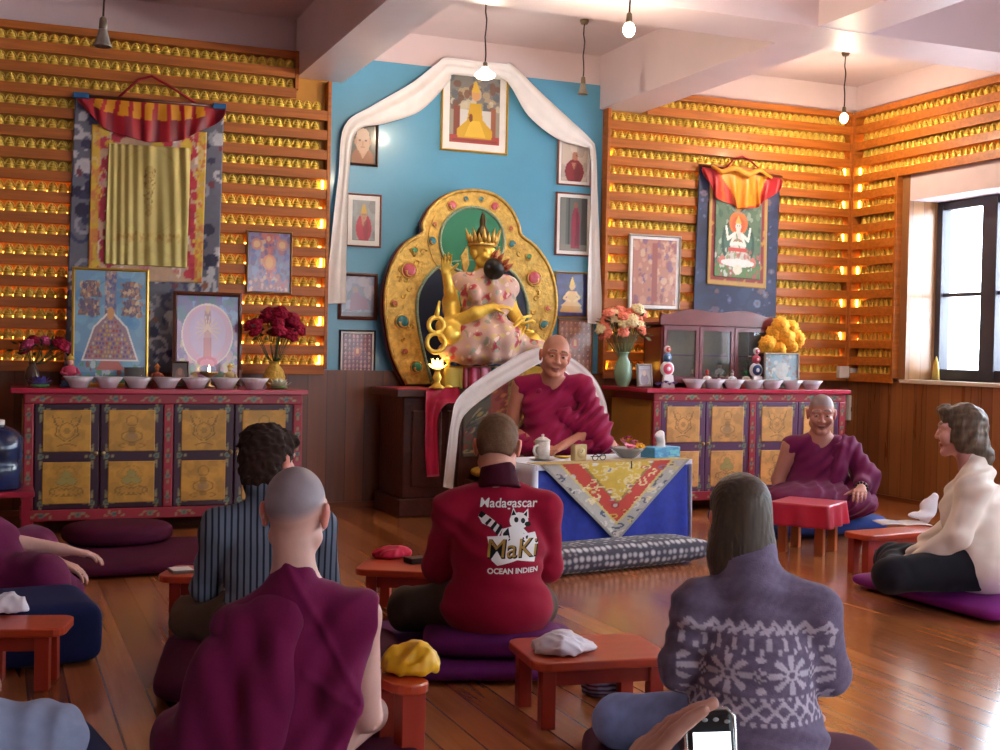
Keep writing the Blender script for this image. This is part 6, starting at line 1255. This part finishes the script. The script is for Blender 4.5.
printed('printed_lemur', [PL([(.002, .088), (.012, .107), (.02, .09)]), PL([(.048, .09), (.062, .102), (.06, .082)]), ELL(.02, .074, .008, .009), ELL(.045, .07, .008, .009), ELL(.062, .058, .012, .008), PL([(-.03, .03), (-.01, .05), (-.005, .01), (-.03, -.005)]), PL([(.045, .03), (.062, .02), (.05, -.01), (.036, .0)])]+[PL([(-.05-.017*k, .02+.016*k+.003), (-.057-.017*k, .034+.014*k), (-.036-.018*k, .062+.009*k), (-.03-.018*k, .05+.012*k)]) for k in range(3)]+[PL([(-.112, .084), (-.1, .102), (-.085, .092), (-.1, .078)])], .003, M_PB)
printed('printed_lettering', [PL([(-.085, .02), (.09, .03), (.1, -.005), (.085, -.07), (.02, -.06), (-.05, -.078), (-.07, -.06), (-.078, -.02)])], .0034, M_PW)
printed('printed_lettering', [T('MaKi', .09, .005, -.025, .1, .0, .002, 1.0)], .0042, M_PB)
printed('printed_lettering', [T('MaKi', .09, .002, -.022, .1, .0, .0, 1.0)], .005, M_PG)
# ================= person in grey patterned sweater
J = mkJ(.09, .47, .70, .15, head=(-.042, .05, .693), neck=(-.02, .01, .575), shR=(.15, .0, .475), shL=(-.15, .0, .475), elR=(.19, .03, .31), elL=(-.185, .02, .31), wrR=(.13, .24, .3), wrL=(-.12, .24, .31), knL=(-.34, .16, .12), knR=(.15, .34, .1))
H = Head(J['head'], .9, -8, -10)
P_SW = person('person with straight brown hair in grey purple patterned sweater, back turned', (1.815, 2.695), 27, J, H, (210, 160, 140), h=.006, m=.95, brow=(80, 60, 50))
def knit(V):
    x, y, z = V.T; u = np.arctan2(x, -(y-.1))*19.5; c = np.array((112, 100, 124), float)[None]+np.zeros((len(V), 3)); wh = np.array((214, 206, 218), float)
    c += (fnoise(x, y, z, 240, 6)*10)[:, None]; back = (np.abs(x) < .20) & (y < .06)
    f = lambda v: v-np.floor(v); m = np.zeros(len(V), bool); q = (z-.125)/.0088; r = np.floor(q); up = np.floor(u)
    m |= (np.abs(q-36-1.5*np.sign(f(u/4)-.5)*(f(u/2)*2-1)) < .85) | (np.abs(q-34.6-1.4*f(u/4)) < .5)
    m |= ((q > 30) & (q < 33.4) & (np.abs(f(u/4.0)-.5) < .14)) | ((q > 28.8) & (q < 30.6) & (np.abs(f(u/4.0)) < .2))
    du = (f(u/14.0)-.5)*14.0; dq = q-23.6; rad = np.hypot(du, dq); an = np.arctan2(dq, du)
    m |= (rad < 5.4) & (np.abs(np.cos(an*4)) > .42+.075*rad) & (rad > .9); m |= (np.abs(rad-1.3) < .35)
    dv = (f(u/14.0+.5)-.5)*14.0; m |= (np.abs(dv)+np.abs(dq) < 2.4) & ((r+up) % 2 == 0); m |= (np.hypot(np.abs(dv)-.2, np.abs(dq)-4.2) < .9)
    m |= (np.abs(q-15.2-1.0*np.sin(u*1.7)) < .7) | (np.abs(q-12.9+.9*np.sin(u*1.7)) < .55) | ((np.abs(q-10.6) < .6) & (f(u/1.9) < .5)) | ((np.abs(q-17.2) < .45) & (f(u/1.9) < .5))
    c[m & back] = c[m & back]*.22+wh*.78
    return np.clip(c, 0, 255)
M_KNIT = matc('knitted_wool', .9, var=.08, scale=120, sheen=.08, bump=.25, bscale=260)
S = Sdf(.005); torso_g(S, J, .022, .92); S.ell(J['hip']+np.array((0, -.01, -.05)), (.19, .165, .11), .04); S.cone(J['hip'], .16, J['waist'], .14, .03); sleeve(S, J, 'L', (.058, .056, .044)); sleeve(S, J, 'R', (.058, .056, .044)); S.chain([J['neck']+np.array((0, -.02, -.06)), J['neck']+np.array((0, -.005, .02))], [.082, .076], .03); S.ell(H(0, 0, -.01), (.06, .07, .09), .01, 's')
S.build('sweater', M_KNIT, P_SW, folds(94, 0.0032, 51, (.25, .2, 1), 70, 0.8), knit)
S = Sdf(.007); legs_g(S, J, .012, .9); S.build('jeans', mat('pale_blue_denim', '8A9CD0', .85, var=.12, scale=30, sheen=.05), P_SW, folds(86, 0.0040, 53, (.6, .6, 0), 70, 0.8))
M_HAIRB = mat('brown_straight_hair', '40301F', .55, var=.5, scale=34, stretch=(3, 3, .3), sheen=.15)
def strands(f, a, s): return lambda X, Y, Z: a*np.sin(f*np.arctan2(X-J['head'][0], Y-J['head'][1])+1.5*fnoise(X, Y, Z, 16, s))+a*1.2*fnoise(X, Y, Z*.25, 60, s+1)
hair('hair', H, M_HAIRB, P_SW, [((0, -.018, .045), (.086, .104, .088), .02), ((0, -.045, -.05), (.086, .068, .1), .04), ((0, -.03, -.115), (.088, .06, .075), .04), ((.062, -.0, -.1), (.032, .05, .085), .03), ((-.062, -.0, -.1), (.032, .05, .085), .03)], [((0, .115, -.05), (.06, .085, .13), .01)], strands(64, .0014, 55), .005)
# ================= person in cream shirt (side view)
J = mkJ(.11, .545, .79, .16, head=(.0, .10, .795), neck=(0, .03, .655), chest=(0, .03, .44), shR=(.16, .03, .55), shL=(-.16, .03, .545), elL=(-.205, .09, .345), wrL=(-.15, .25, .22), elR=(.21, .1, .345), wrR=(.06, .27, .22), knL=(-.3, .36, .16), knR=(.28, .4, .14))
H = Head(J['head'], .98, -4, -3)
cl = (4.15, 4.40)
P_CR = person('wavy haired person in cream shirt and black trousers sitting side on at the low bench', cl, -46, J, H, (206, 150, 140), h=.006, m=1.0, brow=(110, 90, 80))
S = Sdf(.006); torso_g(S, J, .032, .98); sleeve(S, J, 'L', (.066, .06, .045)); sleeve(S, J, 'R', (.066, .06, .045)); S.ell(J['hip']+np.array((0, -.03, 0)), (.195, .16, .14), .05); S.chain([J['neck']+np.array((0, -.01, -.05)), J['neck']+np.array((0, .005, .01))], [.076, .064], .02); S.ell(H(0, 0.01, -.02), (.055, .065, .09), .01, 's')
S.build('shirt', mat('cream_cotton_shirt', 'EADCD0', .8, var=.05, sheen=.05), P_CR, folds(70, .010, 61, (.35, .35, .9), 55, .45))
S = Sdf(.007); legs_g(S, J, .016, 1.0); S.build('trousers', mat('black_trouser_cloth', '1C1A22', .85, var=.1, sheen=.05), P_CR, folds(86, 0.0032, 63, (.6, .6, 0), 70, 0.8))
hair('hair', H, mat('grey_brown_wavy_hair', '5C4C3C', .5, var=.5, scale=36, stretch=(2, 2, .6), sheen=.05), P_CR, [((0, -.02, .045), (.086, .105, .086), .02), ((0, -.055, -.03), (.084, .066, .085), .04), ((0, -.075, -.10), (.066, .055, .06), .04), ((0, -.11, -.13), (.05, .035, .035), .04), ((.064, -.01, -.035), (.026, .05, .066), .03), ((-.064, -.01, -.035), (.026, .05, .066), .03), ((0, .06, .095), (.06, .04, .026), .02)], [((0, .125, -.05), (.075, .085, .125), .01)], lambda X, Y, Z: .010*fnoise(X, Y, Z, 70, 65)+.006*fnoise(X, Y, Z, 150, 66), .005)
# ================= monk at the red clothed table
J = mkJ(.16, .535, .745, .18, head=(.0, .07, .755), neck=(0, .02, .615), shR=(.18, .02, .535), shL=(-.18, .02, .53), elR=(.25, .0, .32), wrR=(.24, .12, .16), elL=(-.27, .1, .34), wrL=(-.21, .34, .31), knR=(.24, .26, .2), knL=(-.2, .26, .2))
H = Head(J['head'], 1.06, 6, -10)
P_MK = person('elderly monk in dark maroon robe sitting at the red clothed low table', (4.94, 6.67), 208, J, H, (172, 114, 98), h=.006, m=1.08, feet=False, scalp=(120, 110, 116), brow=(90, 70, 66), jaw=1.05, lip=(120, 60, 60))
S = Sdf(.007); torso_g(S, J, .02, 1.04); S.ell((.03, .17, .21), (.37, .32, .12), .06); S.ell(J['hip'], (.21, .2, .18), .06); S.cone(J['shR']+np.array((.075, .02, -.02)), .06, J['elR']+np.array((.04, 0, 0)), .08, .03, 's')
S.cone(J['neck']+np.array((0, .06, .03)), .065, J['chest']+np.array((.0, .15, .09)), .02, .03, 's'); S.build('robe', M_ROBE3, P_MK, pleats(105, 0.0095, 71, (.6, .2, .75)))
S = Sdf(.007); S.chain([J['neck']+np.array((-.05, -.05, -.04)), J['shL']+np.array((.0, .0, .01)), J['elL']+np.array((-.02, .0, .02)), (-.27, .12, .24)], [.05, .064, .075, .07], .05); S.chain([J['shL']+np.array((.06, .06, 0)), (-.1, .12, .38), (-.05, .17, .26)], [.05, .055, .055], .05); S.cone(J['elL'], .07, J['elL']+(J['wrL']-J['elL'])*.55, .055, .03); S.ell(H(0, 0, -.02), (.06, .07, .09), .01, 's'); S.cut((0, 0, .135), (0, 0, -1)); S.build('shawl', M_ROBE3, P_MK, pleats(105, 0.0095, 73, (1, -.2, .25)))
bw = J['wrL']; mb = MB(); ax_ = (J['wrL']-J['elL']); ax_ /= np.linalg.norm(ax_); u_ = np.cross(ax_, (0, 0, 1)); u_ /= np.linalg.norm(u_); v_ = np.cross(ax_, u_)
for k in range(12): a = 2*PI*k/12; mb.ball(bw-ax_*.02+(u_*math.cos(a)+v_*math.sin(a))*.036, .0095, 8)
mb.build('bead_bracelet', mat('dark_wood_beads', '241A1C', .35), P_MK)
# ================= teaching monk on the throne
J = mkJ(.52, .905, 1.1, .19, head=(-.015, .14, 1.09), neck=(.0, .07, .965), chest=(0, .05, .77), shR=(.19, .05, .90), shL=(-.18, .05, .905), elR=(.26, .04, .61), wrR=(.1, .24, .575), elL=(-.26, .12, .64), wrL=(-.08, .3, .56), hip=(0, 0, .58), waist=(0, .02, .63), knR=(.34, .13, .54), knL=(-.34, .13, .54), anR=(-.09, .2, .5), anL=(.09, .18, .5))
H = Head(J['head'], 1.10, -10, -6, -8)
P_LE = person('bald smiling monk in crimson robe seated on the throne behind the blue table', (3.21, 7.03), 205, J, H, (190, 124, 100), h=.006, m=1.05, scalp=(160, 106, 88), brow=(70, 50, 44), jaw=1.04, lip=(140, 70, 66))
S = Sdf(.007); torso_g(S, J, .018, 1.0); S.ell((0, .08, .54), (.41, .24, .085), .06); S.ell(J['hip'], (.2, .18, .15), .06); S.cone(J['shR']+np.array((.085, .02, -.02)), .058, J['elR']+np.array((.05, 0, 0)), .08, .03, 's'); S.cone(J['chest']+np.array((.1, .05, .0)), .08, (.0, .16, .6), .12, .06); S.cone(J['neck']+np.array((.01, .05, .02)), .05, J['chest']+np.array((.02, .15, .12)), .03, .02, 's'); S.ell(H(0, 0, -.03), (.062, .072, .09), .01, 's')
S.build('robe', M_ROBE2, P_LE, pleats(105, 0.0095, 81, (.55, .2, .8)))
S = Sdf(.007); S.chain([J['shR']+np.array((-.12, .07, -.04)), (.02, .13, .78), (-.08, .15, .72), (-.2, .14, .65)], [.03, .04, .055, .08], .04); S.chain([J['neck']+np.array((-.05, -.06, -.06)), J['shL']+np.array((0, 0, 0)), J['elL']+np.array((-.02, 0, .03)), (-.3, .2, .58)], [.05, .064, .075, .07], .05); S.ell((.18, .16, .56), (.2, .12, .055), .04); S.ell(H(0, 0, -.03), (.062, .072, .09), .01, 's'); S.cut((0, 0, .45), (0, 0, -1))
S.build('shawl', M_ROBE2, P_LE, pleats(105, 0.0095, 83, (.8, 0, .6)))
# ================= robed person partly out of view beyond the navy block cushion
J = mkJ(.1, .53, .74, .18, elR=(.12, .22, .32), wrR=(.14, .47, .27), elL=(-.2, .2, .3), wrL=(-.02, .46, .2), knR=(.30, .36, .18), knL=(-.34, .42, .2), anR=(-.02, .5, .06), anL=(.12, .42, .06))
H = Head(J['head'], .95, 0, -8)
P_RB = person('robed person at the far edge with a bare forearm resting over maroon knees', (-.20, 5.44), 84, J, H, (204, 160, 146), h=.006, m=.95, scalp=(110, 100, 104))
S = Sdf(.008); torso_g(S, J, .028, 1.0); S.ell(J['hip'], (.24, .22, .16), .06); S.cone(J['shR'], .075, J['elR'], .075, .04); S.cone(J['shL'], .075, J['elL'], .075, .04)
for sd in 'LR': S.cone(J['hip'], .12, J['kn'+sd], .1, .08); S.cone(J['kn'+sd], .095, J['an'+sd], .07, .05)
S.build('robe', M_ROBE3, P_RB, pleats(105, 0.008, 91, (.5, .5, .6)))
# ================= person in blue jeans, mostly out of view
J = mkJ(.16, .6, .82, .18, elR=(.2, .16, .34), wrR=(.02, .3, .3), knR=(.24, .36, .20), knL=(-.3, .3, .2), anR=(-.12, .36, .15), anL=(.06, .3, .15))
H = Head(J['head'], .95, 0, -5)
P_JE = person('person in pale blue jeans and navy jacket at the very edge, one knee showing', (-.30, 3.08), 62, J, H, (204, 150, 130), h=.007, m=1.0)
S = Sdf(.008); torso_g(S, J, .032, 1.0); sleeve(S, J, 'L', (.084, .075, .055)); sleeve(S, J, 'R', (.084, .075, .055)); S.build('jacket', mat('navy_fleece', '262A54', .9, var=.1, sheen=.08), P_JE, folds(79, 0.0040, 95, (.3, .3, .9), 70, 0.8))
S = Sdf(.007); legs_g(S, J, .018, 1.05); S.build('jeans', mat('pale_grey_denim', '8A94B0', .85, var=.1, scale=30, sheen=.05), P_JE, folds(86, 0.0040, 97, (.6, .6, 0), 70, 0.8))
hair('hair', H, M_HAIRB, P_JE, [((0, -.018, .04), (.084, .102, .09), .02), ((0, -.05, -.03), (.07, .06, .07), .03)], [((0, .11, -.03), (.064, .085, .1), .01)], lambda X, Y, Z: .004*fnoise(X, Y, Z, 80, 99), .006)
# ================= hand holding up a phone, close to the viewer
pw = ptaim(604, 812, 1.31)
J = mkJ(.05, .44, .60, .17)
loc = (.50, .52); rot_ = math.radians(22); cR, sR = math.cos(rot_), math.sin(rot_)
toL = lambda v: np.array(((v[0]-loc[0])*cR-(v[1]-loc[1])*sR, (v[0]-loc[0])*sR+(v[1]-loc[1])*cR, v[2])); dirL = lambda v: np.array((v[0]*cR-v[1]*sR, v[0]*sR+v[1]*cR, v[2]))
J['wrL'] = toL(pw); J['elL'] = J['wrL']+np.array((-.06, -.19, -.15)); J['wrR'] = np.array((.1, .3, .15))
for q in ('knR', 'knL'): J[q] = J[q]*np.array((1, 1, 1))
H = Head(J['head'], .92, 0, 0)
upv = np.array(CU); rtv = np.array(CR); fwv = np.array(CF)
P_PH = person('person low in front of the viewer holding up a phone, only fingers showing', loc, 22, J, H, (196, 142, 124), h=.0045, m=.92, hands='R', face=True,
    extra=lambda S: hand_sdf(S, J['wrL'], dirL(rtv*.58+upv*.8), dirL(-rtv*.8+upv*.58), -1, .95, .35, .05, thumb=dirL(rtv*.82+upv*.56-fwv*.14), curls=[.22, .35, .45, .55]))
S = Sdf(.008); torso_g(S, J, .03, .95); sleeve(S, J, 'R', (.07, .06, .05)); sleeve(S, J, 'L', (.07, .06, .048), .72); legs_g(S, J, .016, 1.0); S.build('dark_clothes', mat('dark_grey_fleece', '2E2C38', .9, var=.1, sheen=.06), P_PH, folds(79, 0.0032, 101, (.3, .3, .9), 70, 0.8))
hair('hair', H, M_HAIRB, P_PH, [((0, -.018, .04), (.082, .1, .09), .02), ((0, -.05, -.03), (.07, .06, .07), .03)], [((0, .11, -.03), (.064, .085, .1), .01)], lambda X, Y, Z: .004*fnoise(X, Y, Z, 80, 103), .006)
pc = Vector(ptaim(711, 741, 1.30)); PHN = empty('phone', pc, 0, 'silver edged mobile phone with a glowing white screen held up by a hand', 'phone')
xa = (CR*1.0+CU*.03).normalized(); za = (CU*.98-CR*.03+CF*.12).normalized(); ya = za.cross(xa).normalized(); xa = ya.cross(za)
PHN.rotation_euler = Matrix((xa, ya, za)).transposed().to_euler()
bx('case', (-.0255, -.0, -.06), (.0255, .012, .032), mat('black_phone_case', '202226', .3, coat=.5), PHN, .008)
mb = MB(); rr = [(-.0255, -.06), (.0255, -.06), (.0255, .032), (-.0255, .032)]; mb.tube([(x, .003, z) for x, z in ((-.018, -.06), (.018, -.06), (.0255, -.052), (.0255, .024), (.018, .032), (-.018, .032), (-.0255, .024), (-.0255, -.052))], .0022, 8, True); mb.build('silver_rim', mat('silver_rim', 'C8CCCC', .25, .8), PHN)
bx('screen', (-.0185, -.0015, -.055), (.0205, .0, .009), mat('lit_screen', 'FFFFFF', .3, emit=1.6, ecol=(236, 244, 255), var=0), PHN)
for k in range(4): MB().ball((-.017+.0115*k, -.001, .019+.003*math.sin(k)), .0028, 8, (1.2, .4, .8)).build('button', mat('pale_button', 'A8B4B8', .4), PHN)
# ---------------------------------------------------------------- things lying about
def blob(nm, px, z, d, mat_, label, cat, seed, rz=0, amp=.012, dz=0):
    c = atZ(*px, z); S = Sdf(.005); x, y, h = d; R_ = random.Random(seed)
    for k in range(7): S.ell((R_.uniform(-.32, .32)*x, R_.uniform(-.3, .3)*y, h*.3), (x*R_.uniform(.16, .3), y*R_.uniform(.2, .32), h*R_.uniform(.35, .62)), .03)
    S.ell((0, 0, h*.18), (x*.48, y*.48, h*.3), .03); S.cut((0, 0, .0015), (0, 0, -1))
    o = S.build(nm, mat_, None, lambda X, Y, Z: amp*np.abs(fnoise(X, Y, Z, 85, seed))*1.6+amp*.5*fnoise(X, Y, Z, 190, seed+1)); o.location = (c.x, c.y, z); o.rotation_euler = (0, 0, rz); return tag(o, label, cat)
M_YEL = mat('yellow_silk', 'E0A808', .5, var=.1, sheen=.06); M_WHC = mat('white_thin_cloth', 'E4E0E8', .7, var=.04, sheen=.05)
blob('yellow_cloth', (410, 672), .2165, (.165, .15, .1), M_YEL, 'folded yellow cloth on the low bench beside the shaven headed person', 'cloth', 6, .2, .008)
blob('white_cloth', (566, 650), .2065, (.215, .17, .062), M_WHC, 'crumpled white cloth on the longest low bench', 'cloth', 9, 0, .009)
blob('white_cloth', (0, 612), .2065, (.16, .14, .07), M_WHC, 'white cloth on the low bench in front of the navy block cushion', 'cloth', 12, .3, .009)
blob('striped_bag', (607, 694), 0, (.14, .1, .1), mat('striped_bag_cloth', '6A4A6A', .85), 'small soft maroon and grey striped bag on floor under the longest bench', 'bag', 15, .2, .006)
mb_ = MC['striped_bag_cloth']; nt = mb_.node_tree; wv = nt.nodes.new('ShaderNodeTexWave'); wv.bands_direction = 'Z'; wv.inputs['Scale'].default_value = 24; wv.inputs['Distortion'].default_value = 2; wv.inputs['Detail'].default_value = 1; tcn = nt.nodes.new('ShaderNodeTexCoord'); rp = nt.nodes.new('ShaderNodeValToRGB'); nt.links.new(tcn.outputs['Object'], wv.inputs['Vector']); nt.links.new(wv.outputs['Fac'], rp.inputs[0]); rp.color_ramp.elements[0].color = (*lin('4A1E3A'), 1); rp.color_ramp.elements[1].color = (*lin('8C86A0'), 1); nt.links.new(rp.outputs[0], nt.nodes['Principled BSDF'].inputs['Base Color'])
M_PAP = mat('off_white_paper', 'DCD6D4', .6, var=.03)
def flat(nm, px, z, d, m, label, cat, rz, parts=None):
    c = atZ(*px, z); R = empty(nm, (c.x, c.y, z+.001), rz, label, cat); bx('cover', (-d[0]/2, -d[1]/2, 0), (d[0]/2, d[1]/2, d[2]), m, R, .001)
    if parts: bx('pages', (-d[0]/2+.004, -d[1]/2+.004, d[2]*.25), (d[0]/2-.003, d[1]/2-.003, d[2]+.001), parts, R)
    return R
flat('notebook', (181, 572), .2155, (.085, .09, .012), mat('grey_notebook_cover', '8A8078', .6), 'small pale notebook on the low bench by the striped shirt', 'notebook', .1, M_PAP)
flat('prayer_book', (424, 562), .2155, (.16, .07, .022), mat('dark_book_cover', '3A2420', .6), 'dark narrow book on the low bench before the altar table', 'book', .2, mat('brown_page_edges', '6A4A38', .7))
blob('red_pouch', (392, 557), .2165, (.17, .11, .05), mat('crimson_pouch_cloth', 'B41C3C', .6, var=.2, sheen=.06), 'crimson cloth pouch next to the dark book on the low bench', 'pouch', 18, .2, .007)
c = atZ(902, 524, .2155); R = empty('open_booklet', (c.x, c.y, .2165), -.35, 'open white booklet lying on the low bench by the cream shirt', 'booklet')
for s in (-1, 1): sheet('page', Cv(10, 10, (222, 216, 216)), .135, .17, M_PIC, R, .004, place=lambda u, v, s=s: np.stack([s*.0+(u-.5)*.135+s*.0685, (v-.5)*.17, .006+.006*np.sin(PI*u)], -1))
S = Sdf(.006); S.chain([(0, 0, .0), (.03, .01, .06), (.06, .0, .12)], [.028, .04, .022], .03); S.ell((-.03, 0, .02), (.08, .05, .02), .02); c = atZ(925, 522, .216); o = S.build('white_paper_wrap', M_WHC, None, folds(180, 0.0040, 121, (1, 0, .5), 70, 0.8)); o.location = (c.x, c.y, .235); tag(o, 'white folded cloth standing up beside the open booklet', 'cloth')
# red clothed table of the monk
zt = .285; A, B = atZ(776, 518, .16), atZ(826, 508, zt)
near_r = atZ(828, 507, zt); near_l = atZ(770, 502, zt); far_r = atZ(854, 501, zt); d = near_r-near_l; L = d.length; rz = math.atan2(d.y, d.x); dp = .34
R = empty('low_table', ((near_r+near_l)/2), rz, 'low wooden table under a shiny red cloth before the monk', 'table'); R.location.z = 0; x = L/2
bx('tabletop', (-x+.02, .02, zt-.03), (x-.02, dp-.02, zt-.004), M_ALT, R)
for sx in (-1, 1):
    for y in (.06, dp-.06): bx('leg', (sx*(x-.06)-.024, y-.024, 0), (sx*(x-.06)+.024, y+.024, zt-.03), mat('orange_brown_leg', 'A4582C', .4, var=.15), R, .003)
TC = bx('red_tablecloth', (-x, 0, zt-.003), (x, dp, zt+.003), mat('shiny_red_cloth', 'B81838', .35, var=.08, sheen=.06, bump=.25, bscale=16, coat=.2)); TC.location = R.location; TC.rotation_euler = (0, 0, rz); tag(TC, 'shiny red cloth covering the low table before the monk', 'tablecloth')
drape('cloth_drop', [(-x, dp), (-x, 0), (x, 0), (x, dp), (-x, dp)], zt-.125, zt+.003, MC['shiny_red_cloth'], TC, .012, 46)
# water bottle on a red stool
c = atY(4, 460, 7.1); sz = atY(4, 489, 7.1).z; R = empty('stool', (c.x-.02, 7.1, 0), 0, 'dark red wooden stool at the far edge beside the maroon door cabinet', 'stool'); bx('seat', (-.17, -.16, sz-.03), (.17, .16, sz), M_RED, R, .006)
for sx in (-1, 1):
    for sy in (-1, 1): bx('leg', (sx*.13-.02, sy*.12-.02, 0), (sx*.13+.02, sy*.12+.02, sz-.03), M_RED, R)
    bx('rail', (sx*.13-.012, -.1, .12), (sx*.13+.012, .1, .15), M_RED, R)
R = empty('water_bottle', (c.x-.03, 7.1, sz+.001), 0, 'big dark blue water bottle standing on the dark red stool', 'bottle'); MB().lathe([(.11, 0), (.125, .01), (.125, .13), (.115, .15), (.125, .17), (.125, .27), (.09, .31), (.03, .34), (0, .345)], n=28).build('body', mat('blue_bottle_plastic', '142650', .25, var=.3, scale=14, coat=.4), R); MB().lathe([(.03, .335), (.032, .365), (0, .37)], n=16).build('cap', M_WPL, R)
# gold object on the window sill
q = atX(936, 366, RX+.14); R = empty('brass_ornament', (RX+.14, q.y, WZ0+.001), 0, 'narrow yellow ornament standing on the window sill', 'ornament'); MB().lathe([(.03, 0), (.035, .01), (.03, .08), (.02, .14), (.004, .18), (0, .185)], n=14, sx=.6).build('body', mat('yellow_ornament', 'C8A850', .4, .2, var=.15), R); MB().lathe([(.04, 0), (.042, .006), (.03, .012), (0, .012)], n=14, sx=.6).build('base', M_KNOB, R)
